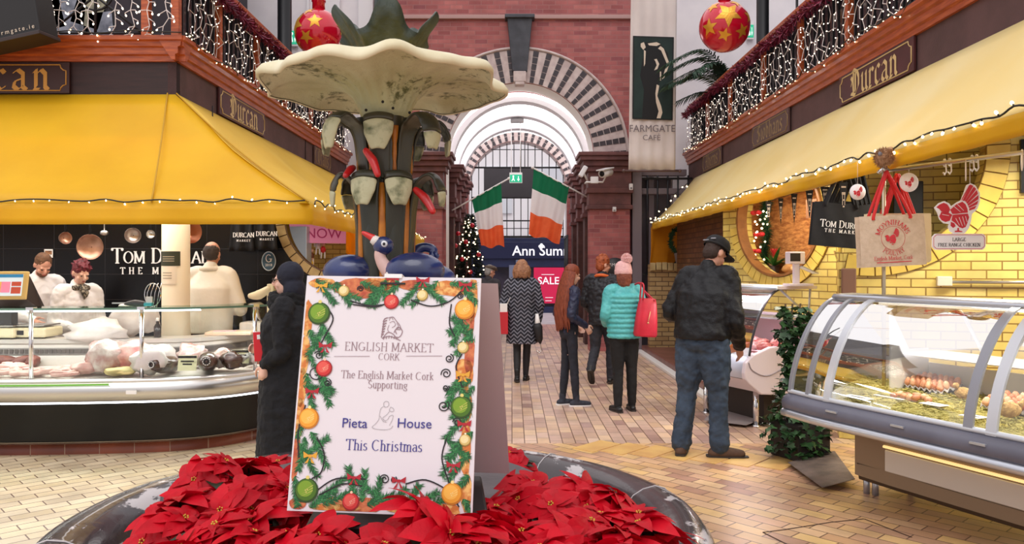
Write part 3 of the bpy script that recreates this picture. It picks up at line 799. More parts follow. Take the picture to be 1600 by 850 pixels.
bulb_string('string_lights','string of warm bulbs along the front edge of the left awning',[(-5.6,6.17,AZ1+.02),(-1.62,6.17,AZ1+.02)],.14,1,amp=.014)
bulb_string('string_lights','string of warm bulbs along the alley edge of the left awning',[(-1.57,6.22,AZ1+.02),(-1.57,14.4,AZ1+.02)],.13,2,amp=.03)
bulb_string('string_lights','string of warm bulbs along the edge of the right awning',[(RXE-.03,2.6,RZE+.02),(RXE-.03,14.4,RZE+.02)],.125,3,amp=.018,size=1.5)
bulb_string('string_lights','string of small bulbs along the front timber moulding of the left balcony',[(-5.4,FY-.13,BZ+.02),(LX+.1,FY-.13,BZ+.02)],.24,4,amp=.03)
bulb_string('string_lights','string of small bulbs along the alley moulding of the left balcony',[(LX+.125,FY-.1,BZ+.0),(LX+.125,14.9,BZ+.0)],.1,5,amp=.04)
bulb_string('string_lights','string of small bulbs along the timber moulding of the right balcony',[(RX-.125,5.0,BZ+.0),(RX-.125,14.9,BZ+.0)],.11,6,amp=.045)
bulb_string('string_lights','short string of bright bulbs climbing the far end of the right awning',[(2.56,14.45,RZE+.05),(2.9,14.47,2.78),(3.3,14.47,3.2)],.12,7,amp=.03,size=2.2)
# ---------------------------------------------------------------- gallery railings, net lights, tinsel
RZ=4.58
rail_iron=mat('dark_railing_iron',(26,24,28),.5,.2)
def railing(label,p,q,posts,seed):
 p,q=Vector(p),Vector(q);t=thing('gallery_railing',label,'railing',p)
 d=(q-p);L_=d.length;d.normalize();ang=math.atan2(d.y,d.x)
 mb=MB();c=p.lerp(q,.5);mb.box((c.x,c.y,RZ),(L_,.09,.06),ang);mb.build('handrail',timber,t,bevel=.012)
 for s in posts:
  c=p+d*s;mb=MB();mb.box((c.x,c.y,(BZ+RZ)/2),(.075,.075,RZ-BZ),ang);mb.build('post',timber,t,bevel=.008)
 ps=[0]+list(posts)+[L_]
 for a,b in zip(ps[:-1],ps[1:]):
  n=int((b-a)/.13);mb=MB()
  for i in range(1,n):
   c=p+d*(a+(b-a)*i/n);mb.box((c.x,c.y,(BZ+RZ)/2),(.022,.022,RZ-BZ-.04),ang)
  c0,c1=p+d*a,p+d*b
  for z in(BZ+.07,RZ-.12):mb.tube([(c0.x,c0.y,z),(c1.x,c1.y,z)],.012,5)
  mb.build('baluster_panel',rail_iron,t)
  nrm=Vector((-d.y,d.x,0))*(.035 if p.x<0 else-.035);cc=c0.lerp(c1,.5)+nrm;mb=MB();mb.box((cc.x,cc.y,(BZ+RZ)/2-.02),(b-a-.08,.012,RZ-BZ-.1),ang);mb.build('backing_panel',mat('dark_backing',(34,34,42),.25,0,(70,70,82),5),t)
 return t
railing('gallery railing of the left balcony along the alley, hung with net lights',(LX,FY,0),(LX,14.9,0),(1.05,2.3,3.5,4.9,6.2),1)
railing('gallery railing of the right balcony along the alley, hung with net lights',(RX,3,0),(RX,14.9,0),(1.0,2.95,4.85,6.16,7.5,9.1,10.5),2)
t=thing('gallery_railing','front railing of the left balcony with crossed iron bars and few light strands','railing',(-5,FY,BZ))
mb=MB();mb.box((-6,FY,RZ),(5.7,.09,.06));mb.build('handrail',timber,t,bevel=.012)
for x in(LX,-3.43,-6.3):
 mb=MB();mb.box((x,FY,(BZ+RZ)/2),(.075,.075,RZ-BZ));mb.build('post',timber,t,bevel=.008)
for a,b in((-4.35,-3.47),(-5.3,-4.39),(-6.26,-5.34)):
 mb=MB()
 for z in(BZ+.05,RZ-.1):mb.tube([(a,FY,z),(b,FY,z)],.012,5)
 mb.tube([(a,FY,BZ+.05),(b,FY,RZ-.1)],.011,5);mb.tube([(b,FY,BZ+.05),(a,FY,RZ-.1)],.011,5);mb.tube([((a+b)/2,FY,BZ+.05),((a+b)/2,FY,RZ-.1)],.014,5)
 mb.tube([((a+b)/2+.16*math.cos(i*PI/8),FY,(BZ+RZ)/2+.16*math.sin(i*PI/8))for i in range(17)],.011,5)
 mb.build('baluster_panel',rail_iron,t)
def net_lights(label,p,q,z0,z1,out,seed,cell=.084):
 """white honeycomb net of fairy lights"""
 rnd=random.Random(seed);p,q=Vector(p),Vector(q);L_=(q-p).length;d=(q-p)/L_;out=Vector(out)
 mb=MB();hx=cell*1.732;nx=int(L_/hx);ny=int((z1-z0)/(cell*1.5));pts={}
 def node(i,j,k):
  key=(i,j,k)
  if key not in pts:
   s=(i+.5*(j%2))*hx+(.5*hx if k==1 else 0);z=z0+j*cell*1.5+(.5*cell if k==1 else 0)+(cell if k==0 else 0)*.0
   pts[key]=p+d*(s+rnd.uniform(-.3,.3)*cell)+Vector((0,0,z+rnd.uniform(-.3,.3)*cell))+out*(.055+rnd.uniform(0,.05))
  return pts[key]
 for j in range(ny+1):
  for i in range(nx):
   a=node(i,j,0);b=node(i,j,1)
   up=node(i if j%2==0 else i,j+1,0)if j<ny else None
   e=[]
   if rnd.random()<.9:e.append((a,b))
   if i+1<nx and rnd.random()<.75:e.append((b,node(i+1,j,0)))
   if j<ny and rnd.random()<.92:e.append((b,node(i+(1 if j%2 else 0),j+1,0)if i+(1 if j%2 else 0)<nx else node(i,j+1,0)))
   for(u,v)in e:mb.tube([u,v],.0040,4,0,caps=False)
   for u in(a,b):
    if rnd.random()<.7:w=u+Vector((rnd.uniform(-1,1)*.025,rnd.uniform(-1,1)*.025,rnd.uniform(-.03,.02)));mb.ball(w,.0066,n=5,mi=1)
 o=mb.build('net_lights',[wire_white,bulb_white]);return tag(o,label,'string lights',None,'stuff')
words_=['first','second','third','fourth','fifth','sixth','seventh','eighth']
ys=[FY+.05,8.45,9.7,10.9,12.3,13.6,14.9]
for i in range(6):net_lights('net of white fairy lights on the left gallery railing, %s panel from the corner'%words_[i],(LX,ys[i],0),(LX,ys[i+1],0),BZ+.03,4.27,(1,0,0),10+i)
ys=[4.9,5.95,7.85,9.16,10.5,12.1,13.5,14.9]
for i in range(7):net_lights('net of white fairy lights on the right gallery railing, %s panel counted from the near end'%words_[i],(RX,ys[i],0),(RX,ys[i+1],0),BZ+.03,4.27,(-1,0,0),30+i)
SW=['beside the dark sign box','left of the photo boards','over the left photo board','between the photo boards','right of the photo boards','left of the timber post','at the timber post','nearest the balcony corner']
for i,x in enumerate((72,92,118,141,176,205,228,258)):
 rnd=random.Random(60+i);X0=(x-800)*7.3/FOC;t=thing('fairy_light_strand','hanging strand of white fairy lights on the left front balcony, %s'%SW[i],'string lights',(X0,7.32,BZ),'light strands on the front balcony')
 P=[Vector((X0+rnd.uniform(-.035,.035),7.31,4.42-k*.075))for k in range(10)]
 mb=MB();mb.tube(P,.0042,5)
 tips=[]
 for k,q in enumerate(P[1:]):
  for sgn in((-1,1)if k%3==2 else((-1,)if k%2 else(1,))):
   e=q+Vector((sgn*.05,rnd.uniform(-.02,.01),rnd.uniform(-.045,.0)));mb.tube([q,e],.004,4);tips.append(e)
 mb.build('cable',wire_white,t)
 for e in tips:add_bulb(t,e,Euler((rnd.uniform(-.6,.6),rnd.uniform(-.8,.8),0)),.75,True)
tinsel_m=mat('burgundy_tinsel',(134,34,64),.35,.4,(84,16,38),30)
def tinsel(label,p,q,seed,out):
 rnd=random.Random(seed);p,q=Vector(p),Vector(q);out=Vector(out);mb=MB();L_=(q-p).length;n=int(L_*420)
 pt=lambda s:p.lerp(q,s)+Vector((0,0,-.05*abs(math.sin(s*L_*2.4))))+out*.10
 mb.tube([pt(i/60)for i in range(61)],.012,5)
 for i in range(n):
  s=rnd.random();c=pt(s);d=Vector((rnd.gauss(0,1),rnd.gauss(0,1),rnd.gauss(0,1))).normalized()*rnd.uniform(.06,.105)
  w=d.cross(Vector((rnd.gauss(0,1),rnd.gauss(0,1),rnd.gauss(0,1)))).normalized()*.005
  mb.add([c-w,c+w,c+d+w,c+d-w],[(0,1,2,3)])
 return tag(mb.build('tinsel_garland',tinsel_m),label,'tinsel',kind='stuff')
tinsel('burgundy tinsel garland under the handrail of the left gallery',(LX,FY,4.43),(LX,14.9,4.47),1,(1,0,0))
tinsel('burgundy tinsel garland under the handrail of the right gallery',(RX,5,4.43),(RX,14.9,4.47),2,(-1,0,0))
# ---------------------------------------------------------------- name boards on the fascias
board_m=mat('oxblood_board',(84,40,42),.5,0,(72,32,34),5)
board_grey=mat('faded_brown_board',(92,66,64),.6)
board_brown=mat('brown_name_board',(58,28,24),.5)
def name_board(text,label,M,w,h,size,m,lm=gold_print,trk=.06):
 t=thing('name_board',label,'sign',M.translation)
 mb=MB();mb.M=M;mb.box((0,0,.012),(w*2,h*2,.024));mb.build('board',m,t,bevel=.004)
 mb=MB();mb.M=M;a,b,k=w-.03,h-.025,.055
 pts=[(-a+k,b),(a-k,b)]+[(a+(-k+k*math.sin(x))*1-0 if False else a-k*math.cos(x),b-k*math.sin(x))for x in(0.0,.5,1.0,1.57)]
 def corner(sx,sy):return[(sx*(a-k*math.cos(x)),sy*(b-k*math.sin(x)))for x in(0,.52,1.05,1.57)]
 c1=corner(1,1);c2=list(reversed(corner(1,-1)));c3=corner(-1,-1);c4=list(reversed(corner(-1,1)))
 loop=c1+c2+c3+c4+c1[:1]
 mb.tube([(x,y,.026)for x,y in loop],.006,4);mb.build('gilt_border',lm,t)
 mb=MB();write(mb,M,text,size,0,nib=(.13,.1),thin=.03,serif=False,track=trk,table=BLK,oy=-size*.42,dz=.027);mb.build('lettering',lm,t)
 return t
faded=mat('faded_gilt',(150,124,84),.6)
name_board('Durcan','brown front name board with orange letters above the left awning, cut by the frame',frame((-4.905,FY-.012,3.355),(1,0,0),(0,0,1)),.77,.145,.27,board_brown,mat('orange_gilt',(206,146,62),.5,.1),.17)
name_board('Durcan','oxblood name board with gilt letters on the alley side of the left balcony',frame((LX+.012,9.17,3.36),(0,1,0),(0,0,1)),.77,.145,.25,board_m)
name_board('Ofans','small faded name board at the far end of the left fascia',frame((LX+.012,13.0,3.35),(0,1,0),(0,0,1)),.55,.145,.24,board_grey,faded)
name_board('Durcan','large oxblood name board with gilt letters above the right awning',frame((RX-.012,7.27,3.36),(0,-1,0),(0,0,1)),.74,.145,.25,board_m)
name_board('Siobhans','faded brown name board, middle one of the three above the right awning',frame((RX-.012,10.2,3.36),(0,-1,0),(0,0,1)),.72,.145,.21,board_grey,faded)
name_board('Aherns','small faded name board at the far end of the right fascia',frame((RX-.012,13.15,3.36),(0,-1,0),(0,0,1)),.6,.145,.22,board_grey,faded)
# ---------------------------------------------------------------- dark cafe sign box on the front balcony
t=thing('sign_box','black sign box with small pale letters at the top left corner, on the balcony','sign',(-4.6,7.0,3.8))
fr=frame(px(30,30,6.9),(1,-.12,.17),(-.1,0,1))
mb=MB();mb.M=fr;mb.box((-.75,.17,-.12),(1.85,.62,.24));mb.build('case',mat('black_sign_case',(18,15,16),.5),t,bevel=.01)
mb=MB();mb.M=fr;mb.box((-.75,-.155,-.11),(1.87,.035,.28));mb.build('trim_strip',mat('brown_sign_trim',(48,34,32),.5),t,bevel=.005)
sans(fr@Matrix.Translation((-.06,-.105,.004)),'farmgate.ie',.056,mat('cream_print',(214,196,176),.6),t,spacing=1.5)
phm=[mat('photo_board_grey',(150,152,164),.5,0,(70,74,86),6),mat('photo_board_mix',(176,170,140),.5,0,(92,88,76),9),mat('photo_board_red',(150,46,44),.5,0,(90,30,34),5)]
for k,(x,y,w,h,m,lb)in enumerate(((76,14,.3,.5,2,'red picture board on the cafe wall behind the dark sign box'),(105,26,.42,.5,0,'grey picture board on the cafe wall behind the front balcony'),(140,14,.34,.42,1,'yellow and grey picture board on the cafe wall'),(158,38,.28,.28,0,'small pale picture board low on the cafe wall'))):
 c=px(x,y,9.36);t=thing('picture_board',lb,'picture',c)
 mb=MB();mb.box(c,(w,.02,h),rot=Matrix.Rotation((-.25,.1,.3,-.1)[k],3,'Y'));mb.build('print',phm[m],t)
 mb=MB();mb.box(c+Vector((0,.012,0)),(w+.04,.02,h+.04),rot=Matrix.Rotation((-.25,.1,.3,-.1)[k],3,'Y'));mb.build('frame',black_iron,t)
# ---------------------------------------------------------------- hanging red baubles
bauble_red=mat('red_bauble',(196,4,42),.12,.15,coat=.6)
bauble_gold=mat('gold_star',(222,160,54),.3,.5)
def star_patch(mb,c,r,nrm,size,n=5,rot=0.0,inner=.42,mi=0,lift=1.012):
 nrm=Vector(nrm).normalized();a=nrm.cross(Vector((0,0,1)))
 if a.length<.1:a=Vector((1,0,0))
 a.normalize();b=nrm.cross(a)
 def pt(x,y):return c+(nrm+a*x+b*y).normalized()*r*lift
 vs=[pt(0,0)];K=2*n;sub=3
 ring=[]
 for i in range(K):
  q=2*PI*i/K+rot;s=size if i%2==0 else size*inner;ring.append((s*math.cos(q),s*math.sin(q)))
 for i in range(K):
  (x0,y0),(x1,y1)=ring[i],ring[(i+1)%K]
  for u in range(sub):
   for v in range(sub-u):
    g=lambda p,q_:pt((x0*p+x1*q_)/sub,(y0*p+y1*q_)/sub)
    mb.add([g(u,v),g(u+1,v),g(u,v+1)],[(0,1,2)],mi,True)
    if u+v<sub-1:mb.add([g(u+1,v),g(u+1,v+1),g(u,v+1)],[(0,1,2)],mi,True)
def big_bauble(label,c,r,stars):
 c=Vector(c);t=thing('christmas_bauble',label,'bauble',c)
 mb=MB();mb.ball(c,r,n=40);mb.build('globe',bauble_red,t)
 mb=MB()
 for nrm,s,rot in stars:star_patch(mb,c,r,nrm,s,rot=rot)
 mb.build('star_pattern',bauble_gold,t,label='gold star pattern')
 mb=MB();mb.lathe([(.08,-.02),(.08,.10),(.09,.11),(.09,.125),(.03,.13),(.03,.4),(.02,.42)],c+Vector((0,0,r-.01)),16,caps=True);mb.build('cap',bauble_red,t)
 mb=MB();mb.tube([c+Vector((0,0,r+.35)),c+Vector((0,0,4))],.012,6);mb.build('cord',mat('red_cord',(170,20,30),.6),t)
st=[((-.1,-1,.25),.62,.3),((-.75,-.6,-.2),.38,.9),((.5,-.8,-.4),.34,.2),((-.25,-.9,-.62),.3,.6),((.8,-.55,.25),.36,1.0),((-.6,-.5,.65),.3,.2),((.3,-.6,.8),.3,.1),((0,1,0),.6,0),((.7,.7,.2),.4,0)]
big_bauble('big red bauble with gold stars hanging on the right, in front of the palm',px(1132,42,10),.318,st)
big_bauble('big red bauble with gold stars hanging on the left, behind the flower fountain',px(498,52,10),.30,[(Vector(n)@Matrix.Rotation(.9,3,'Z'),s,r_)for n,s,r_ in st])
# ---------------------------------------------------------------- white banner of the cafe
BY=13.4
t=thing('banner','tall white cloth banner with a dark green panel of a posing figure','banner',px(1018,268,BY))
cloth_w=mat('white_banner_cloth',(236,226,222),.8,0,(226,214,210),2,transl=.2)
bm=(px(1019,0,BY).x,BY)
x0,x1=px(982,266,BY).x,px(1055,268,BY).x;zt,zb=6.6,px(0,267,BY).z
def ban(u,v):
 s=1-.02*v;xm=(x0+x1)/2+.04*v
 return Vector((xm+(u-.5)*(x1-x0)*s,BY+.012*math.sin(u*25)*(1-.5*v),zb+(zt-zb)*v))
mb=MB();mb.grid(ban,24,12);mb.build('cloth',cloth_w,t,thick=.004)
mb=MB();mb.tube([(x0-.06,BY,zb),(x1+.06,BY,zb)],.018,8);mb.ball((x0-.08,BY,zb),.03);mb.ball((x1+.08,BY,zb),.03);mb.build('rod',mat('dark_rod',(86,62,60),.5),t)
pg=mat('dark_green_print',(30,50,46),.8,0,(24,40,38),4);pb=mat('black_print',(20,19,21),.8);pwh=mat('cream_print',(236,228,220),.8)
cx_,cz_=px(1021,121,BY-.03).x,px(1021,121,BY-.03).z
FM=frame((cx_,BY-.03,cz_),(1,0,0),(0,0,1));S_=(BY-.03)/FOC
def em(pts,m,nm,dz):
 mb=MB();mb.slab([FM@Vector(((x-1021)*S_,(121-y)*S_,dz))for x,y in pts],FM.to_3x3()@Vector((0,0,.001)))
 return mb.build(nm,m,t)
em([(989,56),(1053,58),(1051,188),(988,186)],pb,'emblem_border',0)
em([(991,58),(1051,60),(1049,186),(990,184)],pg,'emblem_panel',.0015)
em([(1003,186),(1006,140),(1000,118),(1004,92),(1008,80),(1003,76),(1008,66),(1030,66),(1044,84),(1045,104),(1036,122),(1028,132),(1026,150),(1030,170),(1028,186)],pb,'emblem_figure',.003)
for P_ in([(1001,68),(1006,66),(1009,74),(1005,78),(1001,73)],[(1006,78),(1009,80),(1008,100),(1006,104)],[(1012,68),(1026,66),(1032,69),(1026,72),(1014,71)],
  [(1032,72),(1037,76),(1046,100),(1038,122),(1034,124),(1042,100),(1033,79),(1028,76)],[(1022,93),(1026,92),(1030,100),(1027,108),(1022,110),(1026,102),(1024,96)],[(1031,112),(1033,112),(1033,126),(1031,126)],
  [(1026,132),(1030,134),(1027,150),(1033,166),(1035,176),(1032,185),(1026,185),(1029,174),(1025,160),(1024,146)]):
 em(P_,pwh,'emblem_highlight',.0045)
gp=mat('grey_print',(112,100,104),.8)
sans(FM@Matrix.Translation(((1019-1021)*S_,(121-206)*S_,.002)),'FARMGATE',15.5*S_*1.0,gp,t,sx=.93)
sans(FM@Matrix.Translation(((1018-1021)*S_,(121-219)*S_,.002)),'CAFÉ',12*S_,gp,t)
# ---------------------------------------------------------------- flower fountain in its stone basin
FX,FYc=-.522,3.25
ft=thing('fountain','painted flower shaped fountain rising from the round basin of poinsettias','fountain',(FX,FYc,0))
F3=Vector((FX,FYc,0))
slate=mat('polished_dark_stone',(64,60,66),.26,0,(96,88,90),2.5,.12,14,coat=.3)
chip=mat('chipped_pale_stone',(196,190,192),.7)
def basin_material():
 m=mat('basin_stone',(44,40,47),.24,0,(70,60,62),2.2,.1,18,coat=.3)
 nt=m.node_tree;N=nt.nodes;L=nt.links;b=N['Principled BSDF']
 src=b.inputs['Base Color'].links[0].from_socket
 tcn=N.new('ShaderNodeTexCoord');mp=N.new('ShaderNodeMapping');mp.inputs['Scale'].default_value=(1.3,1.3,5)
 nz=N.new('ShaderNodeTexNoise');nz.inputs['Scale'].default_value=2.6;nz.inputs['Detail'].default_value=9;nz.inputs['Roughness'].default_value=.62
 L.new(tcn.outputs['Object'],mp.inputs[0]);L.new(mp.outputs[0],nz.inputs['Vector'])
 r=N.new('ShaderNodeValToRGB');r.color_ramp.elements[0].position=.55;r.color_ramp.elements[1].position=.58
 L.new(nz.outputs['Fac'],r.inputs[0])
 mx=N.new('ShaderNodeMix');mx.data_type='RGBA';L.new(r.outputs[0],mx.inputs[0]);L.new(src,mx.inputs[6]);mx.inputs[7].default_value=lin((190,184,186))
 L.new(mx.outputs[2],b.inputs['Base Color'])
 return m
mb=MB()
prof=[(1.06,0),(1.06,.12),(1.14,.2),(1.25,.31),(1.315,.40),(1.335,.47),(1.325,.53),(1.29,.57),(1.24,.585),(1.18,.575),(1.13,.55),(1.09,.50),(1.06,.44),(1.03,.40)]
def rimfn(r,z,a,k):
 n_=.006*noise.noise(Vector((math.cos(a)*2,math.sin(a)*2,z*3)))
 return r+n_,z+n_
mb.lathe(prof,F3,160,fn=rimfn);mb.lathe([(1.05,.42),(.01,.42)],F3,64)
basin=mb.build('basin',basin_material(),ft,label='dark polished stone basin with chipped pale patches')
mb=MB()
for a in(R(208),R(54),R(18),R(140),R(196)):
 mb.tube([F3+Vector((math.cos(a)*(r+.001),math.sin(a)*(r+.001),z+.001))for r,z in prof[5:12]],.0035,4)
mb.build('joint',chip,ft)
mb=MB()
mb.lathe([(.66,.40),(.68,.45),(.68,.58),(.71,.62),(.71,.66),(.67,.68),(.01,.68)],F3,72)
mb.build('pedestal',mat('grey_pedestal_stone',(104,98,102),.5,0,(76,72,78),4,.1,25),ft)
green_m=mat('painted_dark_green',(30,36,27),.42,0,(58,54,38),5,.12,25,stretch=(1,1,.25),coat=.15)
orange_m=mat('painted_orange_vein',(196,122,36),.45,0,(160,92,28),12)
pale_m=mat('painted_pale_leaf',(186,184,150),.5,0,(84,92,58),16,.2,50,lo=.52,hi=.72)
NST=7
def stem_r(z):return .118+.018*max(0,(1.45-z))+(.02 if z<1.0 else 0)
mb=MB();rings=[]
def stem_prof(r,z,a,k):
 lob=abs(math.cos(NST*a/2+.6))**.6
 return r*(.86+.17*lob),z
mb.lathe([(stem_r(z),z)for z in(.67,.95,1.2,1.45,1.7,1.9)]+[(.112,1.96)],F3,112,fn=stem_prof)
mb.lathe([(.108,1.95),(.104,2.05),(.112,2.16),(.12,2.2)],F3,112,fn=stem_prof)
mb.build('stem',green_m,ft)
for(zr,z0,z1,off)in((0,.8,1.93,0),(1,1.97,2.16,.45)):
 for k in range(NST):
  a=(PI*(2*k+1)-1.2)/NST+(R(25.7)if zr else 0)
  mb=MB();P=[];W=[]
  for i in range(9):
   z=z0+(z1-z0)*i/8;rr=stem_r(z)*.95 if not zr else .108
   P.append(F3+Vector((math.cos(a)*rr,math.sin(a)*rr,z)));W.append(.006+.012*(i/8)**3+.004*abs(math.sin(i*2.1+k)))
  mb.tube(P,W,6);mb.build('vein',orange_m,ft)
def curl_leaf(a,zb,L_,reach,width,drop,name='leaf',m0=green_m,m1=pale_m,tilt=0.0):
 front=math.sin(a)<-.6
 """leaf that leaves the stem upward, arches out and curls its pale tip down"""
 mb=MB();n=14;vs=[];d=Vector((math.cos(a),math.sin(a),0));s=Vector((-math.sin(a),math.cos(a),0))
 path=[(.10,zb-L_),(.112,zb-L_*.55),(.125,zb-L_*.22),(.10+reach*.35,zb-.01),(.10+reach*.68,zb+.02),(.10+reach*.92,zb-.015),(.10+reach,zb-drop*.45),(.10+reach*.96,zb-drop)]
 pp,ww=smooth_path([(r,0,z)for r,z in path],[.038,.040,.044,.05,width,width,width*.93,width*.4],4)
 k=len(pp);W=6
 for i,(q,w)in enumerate(zip(pp,ww)):
  for j in range(W+1):
   u=j/W*2-1
   t=i/(k-1)
   cup=(.35*w*u*u)*(1 if t>.35 else .4)
   vs.append(F3+d*(q.x-cup*(.4 if t<.7 else .9))+s*(u*w)+Vector((0,0,q.z-cup*(0 if t<.4 else .5)+tilt*u*w)))
 fs=[];b0=int((k-1)*(.70 if front else .88))
 for i in range(k-1):
  for j in range(W):fs.append((i*(W+1)+j,i*(W+1)+j+1,(i+1)*(W+1)+j+1,(i+1)*(W+1)+j))
 mb.add(vs,[f for f in fs if f[0]//(W+1)<b0],0,True);mb.add(vs,[f for f in fs if f[0]//(W+1)>=b0],1,True)
 return mb.build(name,[m0,m1],ft,thick=.012,sub=1)
rnd=random.Random(3)
for a,reach,w in((R(-112.7),.08,.06),(R(-164),.12,.055),(R(-61.3),.075,.058),(R(-9.8),.15,.055),(R(41.6),.12,.06),(R(93),.12,.06),(R(144.5),.12,.06)):
 curl_leaf(a,1.955,.42,reach,w,.115)
for a,reach,w in((R(-92),.06,.062),(R(-138.5),.17,.06),(R(170),.17,.055),(R(-35.7),.17,.058),(R(15.9),.17,.05),(R(67.3),.15,.06),(R(118.7),.15,.06)):
 curl_leaf(a,2.185,.24,reach,w,.125)
red_m=mat('painted_red_chilli',(206,26,32),.35,0,(160,14,22),8,.1,60,coat=.3)
for p0,p1,r_ in((px(572,236,3.10),px(590,272,3.06),.018),(px(650,297,3.14),px(676,330,3.08),.018),(px(552,262,3.2),px(540,274,3.1),.016)):
 mb=MB();mid=p0.lerp(p1,.5)+Vector((.004,0,.008));mb.limb([p0,mid,p1],[r_*.75,r_,r_*.72],12,5);mb.build('chilli',red_m,ft)
def bowl_mat():
 m=mat('painted_cream_petal',(216,214,182),.5,0,(182,180,138),3,.25,45)
 nt=m.node_tree;N=nt.nodes;L=nt.links;b=N['Principled BSDF'];src=b.inputs['Base Color'].links[0].from_socket
 t=N.new('ShaderNodeTexCoord');nz=N.new('ShaderNodeTexNoise');nz.inputs['Scale'].default_value=26;nz.inputs['Detail'].default_value=8;nz.inputs['Roughness'].default_value=.7
 n2=N.new('ShaderNodeTexNoise');n2.inputs['Scale'].default_value=4
 mu=N.new('ShaderNodeMath');mu.operation='MULTIPLY';L.new(t.outputs['Object'],nz.inputs['Vector']);L.new(t.outputs['Object'],n2.inputs['Vector']);L.new(nz.outputs['Fac'],mu.inputs[0]);L.new(n2.outputs['Fac'],mu.inputs[1])
 r=N.new('ShaderNodeValToRGB');r.color_ramp.elements[0].position=.29;r.color_ramp.elements[1].position=.36;L.new(mu.outputs[0],r.inputs[0])
 mx=N.new('ShaderNodeMix');mx.data_type='RGBA';L.new(r.outputs[0],mx.inputs[0]);L.new(src,mx.inputs[6]);mx.inputs[7].default_value=lin((98,100,62));L.new(mx.outputs[2],b.inputs['Base Color'])
 return m
eye_b_=mat('dark_drain_hole',(30,26,24),.8);cream=bowl_mat();cream_rim=mat('painted_cream_rim',(226,218,188),.5,0,(206,196,158),6);yellow_p=mat('painted_yellow_petal',(234,200,62),.45,0,(214,170,40),6)
def petal(r,z,a,k):
 t=max(0.0,(r-.1)/.40);d=math.degrees(a)%360
 g=lambda c,w:math.exp(-((min(abs(d-c),360-abs(d-c)))/w)**2)
 w=math.sin(9*a+.7)*.6+math.sin(14*a+1.9)*.4
 sag=.034*(g(52,24)+g(128,24))+.040*(g(2,22)+g(181,24))+.012*g(235,18)
 rr=r*(1-.04*t+.05*t*t*w);zz=z+.013*t*t*w-sag*t*t*t+.008*g(283,16)*t
 return rr+.02*math.sin(22*a)*(t*max(0,1-t))*2,zz
mb=MB()
outer=[(.095,2.175),(.100,2.21),(.112,2.25),(.132,2.288),(.168,2.32),(.228,2.345),(.315,2.362),(.40,2.368),(.46,2.362),(.495,2.342)]
lip=[(.495,2.338),(.506,2.338),(.508,2.356),(.49,2.378),(.45,2.392)]
inner=[(.45,2.392),(.38,2.392),(.30,2.38),(.20,2.345),(.12,2.30),(.03,2.28)]
mb.lathe(outer,F3,192,0,petal);mb.lathe(lip,F3,192,1,petal);mb.lathe(inner,F3,192,2,petal)
for x,y in((572,172),(598,159),(614,169),(640,176)):
 mb.ball(px(x,y,3.12-(y<165)*.04),.006,n=8,mi=3)
mb.build('blossom',[cream,cream_rim,yellow_p,eye_b_],ft,label='wide cream blossom with wavy rim and yellow inside')
bud_m=mat('painted_bud_green',(42,56,50),.5,0,(74,84,74),9,.35,30)
def bud(r,z,a,k):
 t=max(0,(z-2.35)/.33)
 pk=math.cos(5*a+.5)*.5+.5
 return r*(1+.22*t*pk*pk+.05*math.sin(15*a)*t),z-.10*t*t*(1-pk)+.02*t*pk
mb=MB();mb.lathe([(.06,2.30),(.07,2.38),(.085,2.46),(.115,2.54),(.15,2.61),(.185,2.675),(.18,2.675),(.13,2.60),(.08,2.52),(.04,2.48),(.005,2.47)],F3-Vector((0,0,.055)),120,0,bud);mb.build('bud',bud_m,ft)
mb=MB();mb.lathe([(.05,2.45),(.046,2.7),(.043,3.0),(.06,3.05),(.05,3.2),(.005,3.25)],F3,20);mb.build('top_stem',mat('painted_bottle_green',(26,44,38),.4),ft)
blue_m=mat('painted_blue_bird',(38,58,122),.28,0,(24,36,80),5,.08,40,coat=.5)
pink_m=mat('painted_pink_neck',(222,186,178),.45,0,(206,166,160),8);beak_red=mat('painted_red_beak',(206,48,48),.35);eye_w=mat('painted_white_eye',(214,216,222),.4);eye_b=mat('painted_black',(18,18,22),.35);white_b=mat('painted_white_feather',(222,214,208),.5)
def bird(body,neck,beak_tip,size=1.0,flip=1):
 b=MB();b.ball(body,.085*size,(1.35,.9,.85),20)
 o=b.build('bird_body',blue_m,ft,label='blue painted wading bird at the stem foot')
 P,Q=smooth_path(neck,[.034,.027,.022,.021,.02],6);b=MB();b.tube(P,[q*size for q in Q],12);b.build('bird_neck',pink_m if flip>0 else blue_m,o)
 h=Vector(neck[-1]);b=MB();b.ball(h,.036*size,(1.1,.9,1.0),16);b.build('bird_head',blue_m,o)
 d=(Vector(beak_tip)-h).normalized()
 b=MB();b.tube([h+d*.02,h.lerp(Vector(beak_tip),.55)],[.024*size,.017*size],10);b.build('beak_base',white_b,o)
 b=MB();b.limb([h.lerp(Vector(beak_tip),.5)+Vector((0,0,.004)),Vector(beak_tip)],[.015*size,.008*size],10,4);b.build('beak_tip',beak_red,o)
 for s in(-1,1):
  e=h+Vector((.008,s*.029*size,.006));b=MB();b.ball(e,.013,(1,.5,1),10);b.ball(e+Vector((0,s*.005,0)),.006,(1,.6,1),8,1);b.build('eye',[eye_w,eye_b],o)
 return o
B1=2.98
o=bird(px(648,424,B1),[px(618,433,B1),px(604,420,B1),px(595,405,B1),px(594,393,B1),px(599,384,B1)],px(568,364,B1))
b=MB();b.ball(px(622,430,B1-.02),.042,(1.2,.8,.7),14);b.build('breast',white_b,o)
P=[px(594,399,B1),px(606,416,B1+.01),px(613,432,B1)]
bird(px(546,424,3.18),[px(538,430,3.2),px(532,440,3.2),px(528,445,3.2),px(527,450,3.2),px(526,455,3.2)],px(510,462,3.2),.95,-1)
o=bird(px(672,437,3.3),[px(650,425,3.32),px(647,400,3.32),px(660,387,3.32),px(677,392,3.32),px(672,414,3.30)],px(654,404,3.2),.95,-1)
